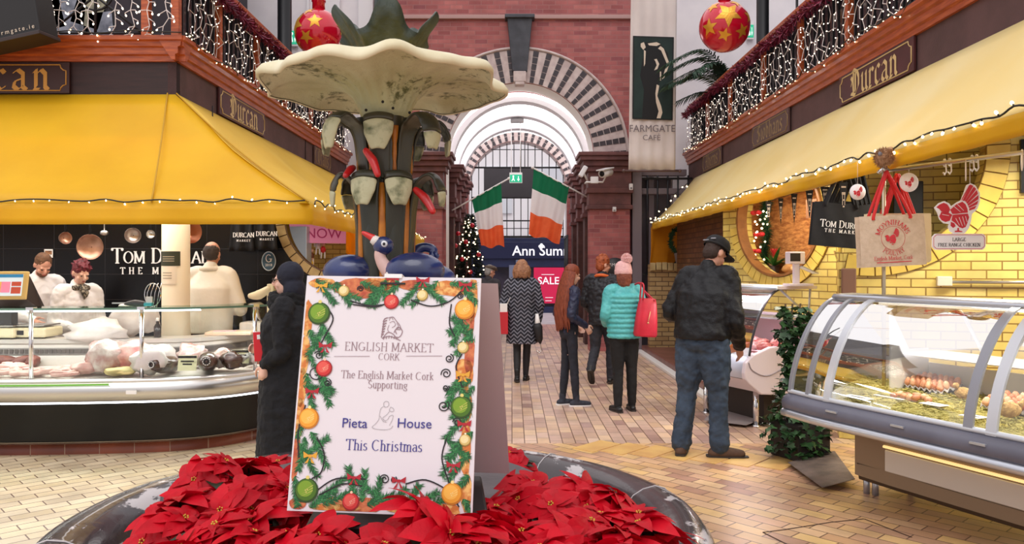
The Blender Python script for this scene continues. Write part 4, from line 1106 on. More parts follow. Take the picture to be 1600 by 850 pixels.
b=MB();b.tube([px(678,393,3.3),px(683,400,3.3),px(683,408,3.3)],[.006,.012,.002],6);b.build('crest',blue_m,o)
# ---------------------------------------------------------------- poinsettias
bract_m=mat('red_bract',(218,5,36),.5,0,(178,3,28),9,.12,60,transl=.22,spec=.25)
pleaf_m=mat('dark_poinsettia_leaf',(20,40,27),.5,0,(34,54,34),10,.12,50,transl=.1);cyath=mat('yellow_cyathium',(206,170,60),.6);pot_m=mat('plastic_pot',(58,40,36),.5)
def leaf(mb,M,L_,W,bend,mi=0,lobe=0.0,fold=.18):
 n=7;vs=[];up=[]
 for i in range(n+1):
  t=i/n;w=W*(math.sin(PI*min(1,t**.8))**.85)*(1+lobe*math.sin(t*9));w=max(w,.001)
  y=L_*t;z=-bend*L_*t*t
  for u in(-1,-.5,0,.5,1):
   vs.append(M@Vector((u*w,y,z+abs(u)*w*fold-.012*L_*math.sin(t*12)*abs(u))))
 fs=[(i*5+j,i*5+j+1,(i+1)*5+j+1,(i+1)*5+j)for i in range(n)for j in range(4)]
 mb.add(vs,fs,mi,True)
def flower(mb,c,nrm,size,rnd):
 z=Vector(nrm).normalized();x=z.cross(Vector((0,1,.1))).normalized();y=z.cross(x)
 B=Matrix((x,y,z)).transposed().to_4x4();B.translation=c
 for ring,(n,L_,W,el)in enumerate(((6,1.0,.30,-.02),(6,.78,.24,.22),(4,.42,.13,.5))):
  for k in range(n):
   a=2*PI*k/n+ring*.5+rnd.uniform(-.2,.2)
   M=B@Matrix.Rotation(a,4,'Z')@Matrix.Rotation(el+rnd.uniform(-.2,.15),4,'X')@Matrix.Translation((0,.008,ring*.004))@Matrix.Rotation(rnd.uniform(-.3,.3),4,'Y')
   leaf(mb,M,size*L_*rnd.uniform(.85,1.1),size*W*rnd.uniform(.9,1.15),rnd.uniform(.2,.8),0,.06)
 for k in range(5):
  a=2*PI*k/5;mb.ball(B@Vector((.008*math.cos(a),.008*math.sin(a),.014)),.0035,n=6,mi=1)
def poinsettia(seed):
 rnd=random.Random(seed);t=thing('poinsettia','x','plant',(0,0,0),'poinsettias in the fountain basin')
 mb=MB();mb.lathe([(.045,0),(.06,.09),(.064,.09),(.064,.1),(.05,.1),(.005,.09)],(0,0,0),16);mb.build('pot',pot_m,t)
 heads=[]
 for k in range(5):
  a=2*PI*k/4+rnd.uniform(-.35,.35);rr=rnd.uniform(.06,.11)if k else .02
  heads.append(Vector((rr*math.cos(a),rr*math.sin(a),rnd.uniform(.27,.36)-rr*.9)))
 mb=MB()
 for h in heads:mb.tube([(0,0,.09),(h.x*.5,h.y*.5,.18),h],[.006,.005,.004],6)
 mb.build('stalk',pleaf_m,t)
 mb=MB()
 for k in range(13):
  a=rnd.uniform(0,2*PI);z=rnd.uniform(.13,.27)
  M=Matrix.Translation((.02*math.cos(a),.02*math.sin(a),z))@Matrix.Rotation(a,4,'Z')@Matrix.Rotation(rnd.uniform(-.3,.5),4,'X')
  leaf(mb,M,rnd.uniform(.11,.16),rnd.uniform(.036,.05),rnd.uniform(.2,.6),0,.05)
 mb.build('foliage',pleaf_m,t)
 for h in heads:
  mb=MB();flower(mb,h,Vector((h.x*8+rnd.uniform(-.35,.35),h.y*8-.5+rnd.uniform(-.35,.35),1)),rnd.uniform(.112,.142),rnd);mb.build('bract',[bract_m,cyath],t)
 return t
protos=[poinsettia(100+i)for i in range(4)]
spots=[]
def spot(x,y,Y,s=1.0):spots.append((px(x,y,Y),s))
for x,y,Y in((290,770,2.78),(350,775,2.65),(400,745,3.2),(455,765,2.75),(445,735,3.3),(380,820,2.4),(300,830,2.4),(780,765,2.75),(820,735,3.2),(870,765,2.8),(930,770,2.75),(860,815,2.46),(960,815,2.5),(1000,775,2.75),(720,822,2.3),(530,832,2.28),(335,706,3.25),(395,712,3.45),(440,700,3.75),(300,745,2.95),(370,752,2.85),(430,745,3.0),(268,792,2.62),(330,800,2.5),(405,790,2.55),(448,815,2.42),(345,838,2.32),(420,842,2.26),
    (500,815,2.36),(560,842,2.26),(640,775,2.34),(610,835,2.24),(690,800,2.36),(690,842,2.26),(756,795,2.5),(770,835,2.36),(800,700,3.85),(808,760,2.95),(830,798,2.52),(858,728,3.4),(900,745,3.05),(842,835,2.38),(900,798,2.6),(962,752,2.9),(925,835,2.44),(1018,800,2.55),(985,838,2.4)):
 spot(x,y,Y)
WHERE=[]
rnd=random.Random(8);n_used=0
def where_text(p):
 s='left' if p.x<FX-.35 else('right' if p.x>FX+.35 else 'front')
 return s
cnt={}
spots.sort(key=lambda q:(q[0].x))
for i,(p,s)in enumerate(spots):
 o=protos[i]if i<4 else copy_tree(protos[i%4])
 top=.345
 d=Vector((p.x-FX,p.y-FYc));r_=d.length
 base=.42 if not(.1<r_<.83)else .77
 zb=p.z-top*s
 zb=max(.42,zb)
 o.location=(p.x,p.y,zb);o.rotation_euler=(rnd.uniform(-.12,.12),rnd.uniform(-.12,.12),rnd.uniform(0,6.28));o.scale=(s,s,s*max(.8,min(1.25,(p.z-.42)/top if zb<=.421 else 1)))
 side='left of the white sign board' if p.x<-.72 else('right of the sign board' if p.x>-.12 else 'below the white sign board')
 row='at the back' if p.y>3.15 else('in the middle' if p.y>2.62 else('at the front' if p.y>2.38 else 'in the nearest row'))
 key=(side,row);cnt.setdefault(key,[]).append(o)
ORD=['leftmost','second from left','third from left','fourth from left','fifth from left','sixth from left','seventh from left','eighth from left']
for(side,row),os_ in cnt.items():
 for i,o in enumerate(os_):
  o['label']='red poinsettia %s, %s%s'%(side,row,'' if len(os_)==1 else ', '+(ORD[i]if i<len(os_)-1 else 'rightmost'))
  o['category']='plant'
# ---------------------------------------------------------------- folding sign board among the poinsettias
sb=thing('sign_board','white folding sign board with a Christmas garland border, standing in the poinsettias','sign',px(600,803,2.5))
TL,TR,BL,BR=px(475,428,2.70),px(747,437,2.655),px(453,801,2.53),px(743,806,2.49)
ex=((TR-TL)+(BR-BL)).normalized();ey=((TL-BL)+(TR-BR));ey=(ey-ex*ey.dot(ex)).normalized();ez=ex.cross(ey)
Wb=((TR-TL).length+(BR-BL).length)/2;Hb=((TL-BL).length+(TR-BR).length)/2
SBM=Matrix((ex,ey,ez)).transposed().to_4x4();SBM.translation=(TL+TR+BL+BR)/4      # local: x right, y up, z to the reader
card=mat('white_corrugated_card',(226,220,226),.5);card_edge=mat('pink_grey_card',(186,166,168),.7)
mb=MB();mb.M=SBM;mb.box((0,0,-.006),(Wb,Hb,.010));mb.build('front_panel',card,sb,bevel=.001)
mb=MB();mb.M=Matrix.Translation((0,0,0));c_=(BL+BR)/2;mb.box((c_.x+.03,c_.y+.25,.735),(Wb*.97,.56,.10),R(5))
mb.build('base_tray',mat('black_tray',(22,20,22),.5),sb,bevel=.01)
tb=SBM@Vector((.035,Hb/2,-.02));
RBR=px(796,740,3.0);RTR=px(778,443,2.74);
wv=ex*Wb
mb=MB();mb.slab([RBR-wv,RBR,RTR,RTR-wv*.985],Vector((0,.01,0)));mb.build('rear_panel',card_edge,sb,label='plain grey card rear panel')
mb=MB();mb.M=SBM;mb.box((.0,Hb/2+.002,-.03),(.06,.014,.07));mb.build('hinge',mat('white_tape',(238,236,236),.4),sb)
mb=MB();mb.M=SBM;mb.box((0.0,Hb/2-.024,.003),(.085,.006,.006));mb.build('handle_slot',eye_b,sb)
rnd=random.Random(21)
def bpt(x,y):      # photo pixel -> board local coordinates
 xl,xr=475+(453-475)*(y-428)/373.0,747+(743-747)*(y-437)/369.0
 u=(x-xl)/(xr-xl);yt,yb=428+9*u,801+5*u;v=(y-yt)/(yb-yt)
 return((u-.5)*Wb,(.5-v)*Hb)
ink_or=mat('print_amber',(206,118,52),.6,0,(236,186,110),40,lo=.45,hi=.6);ink_or2=mat('print_copper',(176,74,50),.6,0,(214,128,80),50)
gr=[mat('print_fir_dark',(20,76,40),.6),mat('print_fir_mid',(34,112,58),.6),mat('print_fir_light',(70,146,84),.6)]
ink_blk=mat('print_black',(30,24,30),.6)
def blob(mb,cx,cy,r0,dz,mi,n=16,jag=.25,sx=1.0,sy=1.0):
 mb.poly([SBM@Vector((cx+math.cos(2*PI*i/n)*r0*sx*rnd.uniform(1-jag,1+jag),cy+math.sin(2*PI*i/n)*r0*sy*rnd.uniform(1-jag,1+jag),dz))for i in range(n)],mi)
mb=MB()
for x,y,rx,ry in((500,441,22,8),(560,450,44,16),(590,445,30,14),(640,447,22,9),(700,453,34,12),(735,470,8,40),(730,500,9,40),(732,560,8,34),(724,590,14,24),(728,640,10,30),(730,705,9,40),(733,770,8,30),(700,795,24,9),(478,500,8,30),(474,560,8,34),(470,610,10,30),(468,660,9,34),(464,720,8,34),(470,790,14,9),(560,790,50,12),(530,795,40,6),(650,796,40,8)):
 cx,cy=bpt(x,y);k=Wb/281
 blob(mb,cx,cy,k,.0006,rnd.choice((0,0,1)),14,.12,rx,ry)
def clip_board():
 inv=SBM.inverted();out=[]
 for v in mb.v:
  q=inv@Vector(v);q.x=max(-Wb/2+.006,min(Wb/2-.006,q.x));q.y=max(-Hb/2+.006,min(Hb/2-.006,q.y));out.append(tuple(SBM@q))
 mb.v=out
clip_board();mb.build('printed_backdrop',[ink_or,ink_or2],sb)
mb=MB()
def needle(x,y,a,l,w,dz,mi):
 c,s=math.cos(a),math.sin(a)
 mb.poly([SBM@Vector((x-s*w,y+c*w,dz)),SBM@Vector((x+s*w,y-c*w,dz)),SBM@Vector((x+c*l,y+s*l,dz))],mi)
def spray(x0,y0,x1,y1,n=44,l=.021):
 (a0,b0),(a1,b1)=bpt(x0,y0),bpt(x1,y1);th=math.atan2(b1-b0,a1-a0)
 for i in range(n):
  t=i/n;x,y=a0+(a1-a0)*t,b0+(b1-b0)*t
  for s in(-1,1):
   for rep in range(2):needle(x+rnd.uniform(-.004,.004),y+rnd.uniform(-.004,.004),th+s*rnd.uniform(.4,1.1),l*rnd.uniform(.7,1.15),.0014,.001+rnd.random()*.0008,rnd.choice((0,0,1,1,2)))
SPR=[(490,436,520,476),(500,440,560,470),(520,440,545,478),(600,437,580,482),(590,450,570,478),(560,440,610,468),(620,440,600,470),(655,442,625,478),(650,440,690,476),(680,442,640,480),(700,445,735,450),(715,446,740,478),
 (505,515,480,560),(500,510,518,545),(480,520,505,560),(480,560,520,620),(500,590,516,640),(478,590,490,645),(475,610,520,618),(490,640,465,690),(488,680,515,735),(480,690,470,740),(470,700,500,750),(476,720,515,690),(465,750,470,795),
 (720,500,706,545),(730,515,700,525),(735,520,712,560),(738,540,705,500),(715,600,700,640),(740,610,708,660),(735,600,700,618),(712,600,735,640),(735,650,698,690),(740,680,700,720),(725,690,695,745),(735,710,705,752),(700,690,735,720),(736,745,715,770),
 (500,785,545,750),(490,795,530,770),(510,790,560,770),(560,780,548,735),(570,785,575,740),(590,790,600,750),(610,785,560,755),(580,790,620,775),(640,790,660,760),(650,790,690,770),(610,795,640,765),(660,795,700,780),(730,780,742,800)]
for q in SPR:spray(*q)
clip_board();mb.build('printed_fir',gr,sb,label='printed green fir garland')
mb=MB()
def curlstroke(pts,w=.0022,dz=.0022):
 P,_=smooth_path([(bpt(x,y)[0],bpt(x,y)[1],0)for x,y in pts],0,6)
 flat_quads(SBM,[[(p.x,p.y)for p in P]],(0,0),w*1.6,mb,0,0,0,1.0,dz=dz)
def spiral(x,y,r0,turns=1.4,a0=0,sgn=1):
 pts=[(x+r0*(1-i/18*.75)*math.cos(a0+sgn*turns*2*PI*i/18),y+r0*(1-i/18*.75)*math.sin(a0+sgn*turns*2*PI*i/18))for i in range(19)]
 curlstroke(pts)
for q in([(545,472),(575,480),(600,478)],[(550,478),(585,482),(605,474)],[(640,472),(670,482),(700,474),(722,452)],[(506,480),(518,500),(508,525),(498,545)],[(498,690),(510,715),(506,742),(492,752)],[(500,770),(530,752),(575,752)],[(505,776),(540,760),(570,762)],[(640,758),(670,752),(705,768),(722,790)],[(702,480),(700,510),(708,530)],[(478,640),(468,680),(470,720)],[(700,690),(694,720),(706,755)],[(720,560),(712,580),(722,610)]):curlstroke(q,.0028)
for x,y,r_ in((497,560,7),(493,588,14),(512,604,6),(697,590,8),(701,566,7),(694,640,9),(716,665,7),(606,752,8),(620,752,5),(560,452,5),(715,466,5),(697,612,5)):spiral(x,y,r_,1.5,rnd.uniform(0,6))
clip_board();mb.build('printed_scrolls',ink_blk,sb)
def ornament(x,y,r,cols,nm):
 mb=MB();cx,cy=bpt(x,y);k=r*Wb/281
 disc=lambda ox,oy,rr,dz,mi,sy=1:mb.poly([SBM@Vector((cx+ox*k+rr*k*math.cos(2*PI*i/28),cy+oy*k+rr*k*sy*math.sin(2*PI*i/28),dz))for i in range(28)],mi)
 disc(0,0,1,.0026,0);disc(-.04,.05,.88,.0029,1);disc(-.12,.14,.66,.0032,2)
 for a in range(3):
  th=R(28);o=-.25+a*.22
  mb.poly([SBM@Vector((cx+k*(-.62*math.cos(th))+k*.1*a,cy+k*(o-.62*math.sin(th)),.0035)),SBM@Vector((cx+k*(.6*math.cos(th)),cy+k*(o+.5*math.sin(th)),.0035)),SBM@Vector((cx+k*(.6*math.cos(th)),cy+k*(o+.5*math.sin(th)+.045),.0035))],3)
 for q in((-.1,.02),(.06,.08),(-.02,-.14)):disc(q[0],q[1],.05,.0037,3)
 disc(0,1.05,.16,.0028,3)
 return mb.build(nm,[mat('print_%s_%d'%(cols[4],i),cols[i],.55)for i in range(4)],sb)
OR_=[(196,118,26),(236,160,44),(248,186,78),(252,226,150),'orange'];GR_=[(38,68,14),(70,112,20),(122,160,40),(226,210,120),'green'];RD_=[(150,22,26),(206,46,44),(226,88,78),(250,200,170),'red'];GD_=[(160,130,60),(214,186,112),(238,220,160),(250,244,214),'gold']
for x,y,r_,c,nm in((496,492,18,GR_,'green'),(609,474,12,RD_,'red'),(723,488,16,OR_,'orange'),(506,581,13,RD_,'red'),(484,660,16,OR_,'orange'),(722,642,17,GR_,'green'),(484,770,18,GR_,'green'),(554,786,13,RD_,'red'),(711,772,16,OR_,'orange'),
      (534,455,9,GD_,'gold'),(657,464,9,GD_,'gold'),(722,549,9,GD_,'gold'),(729,692,9,GD_,'gold')):
 ornament(x,y,r_,c,'printed_ornament')
def bow(x,y,r,m):
 cx,cy=bpt(x,y);k=r*Wb/281;mb=MB()
 for pts in([(0,0),(-1,.6),(-.9,-.3)],[(0,0),(.9,-.3),(1,.6)],[(0,0),(-.7,-1),(-.25,-.9)],[(0,0),(.25,-.9),(.7,-1)],[(-.22,.2),(-.22,-.2),(.22,-.2),(.22,.2)]):
  mb.poly([SBM@Vector((cx+u*k,cy+v*k,.0031+.0001*len(pts)))for u,v in pts])
 mb.build('printed_bow',m,sb)
gb=mat('print_gold_bow',(224,164,52),.6);rb_=mat('print_red_bow',(176,28,44),.6)
for x,y,m in((498,446,gb),(723,448,rb_),(507,545,rb_),(488,618,rb_),(723,592,gb),(488,718,gb),(712,730,rb_),(558,750,rb_),(628,754,rb_),(657,440,rb_),(610,436,rb_),(727,668,rb_)):bow(x,y,11,m)
ink_g=mat('print_grey_mauve',(146,118,126),.6);ink_b=mat('print_violet_blue',(62,58,138),.6)
kpx=Wb/281
def line(t,x,y,hpx,ink,nm,**k):
 mb=MB();cx,cy=bpt(x,y);write(mb,SBM,t,hpx*kpx*1.0,ox=cx,oy=cy,dz=.0012,**k);mb.build(nm,ink,sb)
line('ENGLISH MARKET',606.5,554,13.0,ink_g,'printed_title',nib=(.09,0),thin=.04,track=.085)
line('CORK',607,568,10.0,ink_g,'printed_title',nib=(.10,0),thin=.04,track=.06)
line('The English Market Cork',605,598,11.5,ink_g,'printed_line',nib=(.10,0),thin=.045,track=.05)
line('Supporting',606,613,11.5,ink_g,'printed_line',nib=(.10,0),thin=.045,track=.05)
line('This Christmas',603,709,15.5,ink_b,'printed_line',nib=(.11,0),thin=.05,track=.06)
for t,x in(('Pieta',556),('House',649.5)):
 cx,cy=bpt(x,674);sans(SBM@Matrix.Translation((cx,cy,.0012)),t,20.5*kpx,ink_b,sb,name='printed_name')
mb=MB()
for xa,xb in((521,577),(634,690)):
 a,b=bpt(xa,562),bpt(xb,562);mb.poly([SBM@Vector((a[0],a[1]-.0005,.0012)),SBM@Vector((b[0],b[1]-.0008,.0012)),SBM@Vector((b[0],b[1]+.0008,.0012)),SBM@Vector((a[0],a[1]+.0008,.0012))])
def ink(pts,w=.0016,sm=True):
 P=[(bpt(x,y)[0],bpt(x,y)[1],0)for x,y in pts]
 if sm:P=[tuple(p)for p in smooth_path(P,0,5)[0]]
 flat_quads(SBM,[[(p[0],p[1])for p in P]],(0,0),w,mb,0,0,0,1.0,dz=.0012)
for i in range(7):ink([(603-i*.9,500+i*4.4),(599-i*.6,502+i*4.4),(597-i*.4,506+i*4.2)],.0034)
ink([(605,500),(612,499),(617,505),(623,513),(624,519),(617,519),(614,524)],.0022);ink([(607,508),(613,506),(616,512),(611,516)]);ink([(612,503),(609,499),(606,504)]);ink([(597,533),(604,524),(612,526),(618,532),(624,530),(627,522),(622,516),(616,520),(618,526)],.0026)
ink([(596,533),(606,530),(616,533),(624,537)],.0026);ink([(606,512),(604,519),(607,524)]);ink([(618,509),(621,514),(618,516)])
for i in range(6):ink([(599+i*4,529+abs(i-2.5)*.8),(598+i*4,533+abs(i-2.5)*.8)],.0018)
mb.build('printed_crest',ink_g,sb,label='printed crest of a crouching beast')
mb=MB()
ink([(604,633),(608,634),(609,639),(606,642),(602,641),(601,636),(604,633)],.0012);ink([(601,641),(597,644),(595,652),(594,661),(589,668),(584,673),(590,676),(604,677),(613,675),(616,671)],.0012)
ink([(612,642),(616,644),(617,648),(613,649),(610,647),(612,642)],.0012);ink([(610,649),(606,654),(600,659),(604,663),(608,661),(611,656),(616,655),(615,662),(611,670)],.0012);ink([(596,656),(601,664),(606,665)],.0012)
mb.build('printed_figure',mat('print_line_grey',(150,146,150),.6),sb,label='printed outline of a seated figure')
# ---------------------------------------------------------------- curved meat counter on the left
def sweep_pts(path,prof,s0=0,s1=1):
 pass
LCP,_=smooth_path([(-7.5,6.5,0),(-5.5,6.5,0),(-4.2,6.52,0),(-3.4,6.58,0),(-2.85,6.68,0),(-2.5,6.88,0),(-2.25,7.2,0),(-2.08,7.6,0),(-2.0,8.1,0)],0,8)
def normals(P):
 out=[]
 for i in range(len(P)):
  t=(P[min(i+1,len(P)-1)]-P[max(i-1,0)]).normalized();out.append(Vector((t.y,-t.x,0)))
 return out
LCN=normals(LCP)
def sweep(mb,prof,P=LCP,Nn=LCN,mi=0,smooth=True,lo=0,hi=None,closed=False):
 P=P[lo:hi];Nn=Nn[lo:hi];k=len(prof)
 vs=[p+n*d+Vector((0,0,z))for p,n in zip(P,Nn)for d,z in prof];fs=[]
 for i in range(len(P)-1):
  for j in range(k if closed else k-1):
   j2=(j+1)%k;fs.append((i*k+j,(i+1)*k+j,(i+1)*k+j2,i*k+j2))
 if closed:fs+=[tuple(range(k)),tuple(reversed([(len(P)-1)*k+j for j in range(k)]))]
 mb.add(vs,fs,mi,smooth);return mb
mc=thing('meat_counter','long curved glass fronted meat counter with black base on the left','counter',(-3.4,6.9,0))
mb=sweep(MB(),[(-.12,0),(-.12,.105),(-.5,.105)]);mb.build('plinth',brick_mat('plinth_tile',[(110,52,36),(134,66,42),(98,46,34)],(150,120,100),.28,.105,.004,'XZ',rough=.35),mc)
mb=sweep(MB(),[(-.14,.10),(-.05,.105),(-.02,.13)]);mb.build('base_trim',steel,mc)
mb=sweep(MB(),[(-.03,.12),(-.015,.18),(.0,.28),(.03,.38),(.065,.46)]);mb.build('front_panel',mat('gloss_black_panel',(9,9,11),.28,0,spec=.35),mc)
mb=sweep(MB(),[(.06,.455),(.075,.47),(.06,.48)]);mb.build('light_strip',mat('white_led',(240,244,255),.4,emit=5),mc)
mb=sweep(MB(),[(.075,.475),(.115,.50),(.135,.55),(.13,.60),(.10,.635)]);mb.build('steel_band',steel,mc)
mb=sweep(MB(),[(.10,.632),(.11,.65),(.095,.665),(.03,.668),(.03,.64)]);mb.build('ledge',mat('pale_steel',(222,220,218),.3,.8),mc)
mb=sweep(MB(),[(.132,.618),(.136,.626),(.132,.634)],hi=26);mb.build('ledge_reflection',mat('reflection_green',(120,190,76),.4),mc)  # green reflection along the steel ledge, built as a coloured strip
clear=glass_mat('clear_glass',(246,252,248),.08)
idx=[0,14,29,42,56,len(LCP)-1]
def near_idx(x):return min(range(len(LCP)),key=lambda i:abs(LCP[i].x*FOC/(LCP[i].y)+800-x))
cuts=[0,near_idx(45),near_idx(219),near_idx(396),len(LCP)-1]
for a,b in zip(cuts[:-1],cuts[1:]):
 mb=sweep(MB(),[(.05,.668),(.05,1.235)],lo=a,hi=b+1);mb.build('glass_pane',clear,mc)
for a in cuts[1:-1]:
 p,n=LCP[a],LCN[a];mb=MB();mb.tube([p+n*.045+Vector((0,0,.66)),p+n*.045+Vector((0,0,1.24))],.017,10);mb.box(p+n*.04+Vector((0,0,1.245)),(.06,.06,.025),math.atan2(n.y,n.x));mb.build('post',chrome,mc)
mb=sweep(MB(),[(.06,1.236),(.06,1.246),(-.36,1.246),(-.36,1.236)],closed=True,smooth=False);mb.build('glass_top',glass_mat('green_edged_glass',(214,240,226),.12),mc)
mb=sweep(MB(),[(.066,1.232),(.07,1.241),(.066,1.25)]);mb.build('glass_edge',mat('green_glass_edge',(96,132,112),.2),mc)
mb=sweep(MB(),[(-.05,1.215),(-.09,1.21),(-.10,1.225)],hi=near_idx(330));mb.build('lamp_strip',mat('white_led',(240,244,255)),mc)
enamel=mat('white_enamel',(206,198,192),.3)
mb=sweep(MB(),[(.03,.655),(-.55,.70),(-.58,.92)]);mb.build('tray',enamel,mc)
def perf():
 m=mat('perforated_strip',(214,206,200),.4);return m
mb=sweep(MB(),[(-.555,.80),(-.565,.86)]);mb.build('vent_strip',mat('grey_vent',(150,144,142),.4,.5),mc)
mb=MB()
for i in range(0,len(LCP)-9):
 for f in(0,.33,.66):
  p=LCP[i].lerp(LCP[i+1],f)-LCN[i]*.553+Vector((0,0,.83));mb.box(p,(.03,.004,.04),math.atan2(LCN[i].y,LCN[i].x)+PI/2)
o=mb.build('vent_holes',mat('dark_slot',(90,84,84),.6),mc);o['kind']='stuff'
mb=sweep(MB(),[(-.56,.90),(-.56,.935),(-.86,.935),(-.86,.90)],closed=True,smooth=False);mb.build('worktop',mat('grey_worktop',(206,200,196),.3,.3),mc)
mb=sweep(MB(),[(-.85,.0),(-.85,.9)]);mb.build('back_panel',steel,mc)
p=px(205,613,6.44);mb=MB();mb.box(p,(.085,.006,.03));mb.build('label_plate',white_paint,mc)
def tray_pt(x,Y):return Vector(((x-800)*Y/FOC,Y,.672+.0))
def tray_z(Y,x=-3.5):return .655+max(0,(Y-6.55))*.078
meat_red=mat('red_meat',(164,60,60),.4,0,(214,150,142),14,.1,40);meat_pale=mat('pale_tripe',(226,186,178),.4,0,(206,148,142),12,.15,40);meat_pink=mat('pink_meat',(206,112,112),.4,0,(230,178,170),10,.1,40)
ham_dark=mat('dark_ham_wrap',(50,32,28),.25,0,(84,58,48),16,.2,30,coat=.5);plastic=mat('clear_wrap',(226,214,210),.2,0,(170,110,104),9,.5,24,coat=.6);meat_brown=mat('brown_meat',(112,54,44),.5,0,(84,36,32),16)
bag_w=mat('white_plastic_bag',(240,234,232),.35,0,(226,216,214),7,.3,14,transl=.25)
def lump(name,label,cat,c,r,sc,m,seed,amp=.25,rot=0.0,group=None,extra=None):
 mb=MB();mb.ball((0,0,0),1,n=20);c=Vector(c);out=[]
 for v in mb.v:
  q=Vector(v);k=1+amp*noise.noise(q*1.6+Vector((seed*7.1,seed,0)))+amp*.5*noise.noise(q*4+Vector((seed,0,3)))
  q=Vector((q.x*sc[0],q.y*sc[1],q.z*sc[2]))*(k*r);q=Matrix.Rotation(rot,3,'Z')@q;out.append(q)
 zmin=min(q.z for q in out);mb.v=[tuple(c+Vector((0,0,-zmin))+q)for q in out]
 if extra:extra(mb,c)
 o=mb.build(name,m);o['top']=0;del o['top']
 return tag(o,label,cat,group)
def coil(label,c,r,m,seed,turns=2.2,th=.018,group='pale strips of tripe in the meat counter'):
 rnd=random.Random(seed);c=Vector(c);P=[];n=int(turns*10)
 for i in range(n):
  a=2*PI*i/10+seed;rr=r*(1-.5*i/n)*rnd.uniform(.85,1.15);P.append(c+Vector((rr*math.cos(a)*1.3,rr*math.sin(a)*.8,th+th*1.5*i/n+rnd.uniform(0,.01))))
 PP,QQ=smooth_path(P,[th*rnd.uniform(.8,1.25)for _ in P],3);mb=MB();mb.tube(PP,QQ,8);return tag(mb.build('tripe_coil',m),label,'meat',group)
wpos=['far left','second from the left','third from the left','fourth from the left','behind the steel post','right of the steel post']
for i,(x,Y,r)in enumerate(((12,6.66,.10),(44,6.62,.10),(76,6.68,.11),(100,6.6,.09),(20,6.85,.1),(118,6.76,.1))):
 coil('coil of pale tripe in the meat counter, %s'%['by the left frame edge','left of the steel post','just right of the steel post','low at the front glass','raised at the back by the left edge','beside the clear wrapped roast'][i],tray_pt(x,Y)+Vector((0,0,.0+(Y-6.6)*.1)),r,meat_pale,i+1)
for i,(x,Y)in enumerate(((8,6.98),(40,7.0),(52,6.96))):
 lump('meat_joint','dark brown meat piece behind the tripe, %s'%['at the left frame edge','left of the post','right of its twin by the post'][i],'meat',tray_pt(x,Y)+Vector((0,0,.03)),.1,(1.2,.6,.5),meat_brown,i+3,.2,i)
for x,Y,r,sc,m,lb in((132,6.68,.11,(1.1,.7,.5),meat_pale,'pale folded joint lying on its side between tripe and roast'),(168,6.72,.155,(1.15,.8,.95),plastic,'clear wrapped roast with a peaked bag top'),(206,6.74,.15,(1.2,.8,.85),meat_pink,'plump pink joint behind the middle steel post'),(232,6.64,.13,(1.2,.7,.8),bag_w,'white wrapped joint right of the middle steel post'),(188,6.6,.08,(1.7,.7,.5),mat('yellow_fat',(226,206,140),.4),'yellowish cut lying in front of the roast')):
 lump('meat_joint',lb,'meat',tray_pt(x,Y)+Vector((0,0,(Y-6.6)*.08)),r,sc,m,int(x),.3)
mb=None
for i,(x,Y,lb)in enumerate(((146,6.86,'white bag twist standing up behind the roast'),(172,6.8,'peaked clear bag top above the roast'))):
 c=tray_pt(x,Y)+Vector((0,0,.03));mb=MB();mb.lathe([(.075,0),(.085,.05),(.05,.11),(.018,.15),(.03,.2),(.002,.21)],c,14,fn=lambda r,z,a,k:(r*(1+.25*math.sin(5*a+z*20)),z));tag(mb.build('bag_twist',bag_w),lb,'bag')
def ham(label,c,r,L_,ang):
 t=thing('wrapped_ham',label,'meat',c);c=Vector(c);d=Vector((math.sin(ang),-math.cos(ang),.12));c0=c+Vector((0,0,r+.01))
 mb=MB();P=[c0-d*L_/2,c0-d*L_*.3,c0+d*L_*.2,c0+d*L_*.42];mb.limb(P,[r*.7,r,r,r*.78],16,4);mb.build('ham',ham_dark,t)
 mb=MB();M=frame(c0+d*(L_*.42+r*.79),Vector((math.cos(ang),math.sin(ang),0)),(0,0,1));mb.M=M
 mb.lathe([(.012,0),(r*.42,.004),(r*.44,0),(r*.3,-.004)],(0,0,0),18);mb.build('label',mat('black_round_label',(26,24,26),.4),t)
 mb=MB();mb.M=M
 for k in range(10):a=2*PI*k/10;mb.box((r*.34*math.cos(a),r*.34*math.sin(a),.006),(.006,.012,.002),a)
 mb.build('label_print',white_paint,t)
ham('dark wrapped ham with round label, left one by the first price card',tray_pt(258,6.72),.075,.26,-.25)
ham('dark wrapped ham with round label, middle of the counter end',tray_pt(325,6.84),.085,.28,.3)
lump('meat_joint','white wrapped joint lying behind the left dark ham','meat',tray_pt(245,6.98)+Vector((0,0,.02)),.13,(1.3,.8,.8),bag_w,4,.3)
for i,(x,Y,r,lb)in enumerate(((348,6.98,.1,'clear wrapped bacon pack at the back of the counter end'),(362,6.88,.085,'crumpled clear pack right of the middle ham'),(300,7.05,.12,'shiny clear bag behind the price card'),(400,7.25,.08,'clear pack with red meat by the last steel post'),(384,7.05,.085,'clear pack of dark meat left of the last steel post'))):
 lump('meat_pack',lb,'meat',tray_pt(x,Y)+Vector((0,0,.02)),r,(1.1,.8,.9),[plastic,ham_dark,plastic,meat_red,mat('mottled_pack',(90,66,62),.2,0,(226,216,214),16,.4,20,coat=.6)][i],i+20,.35)
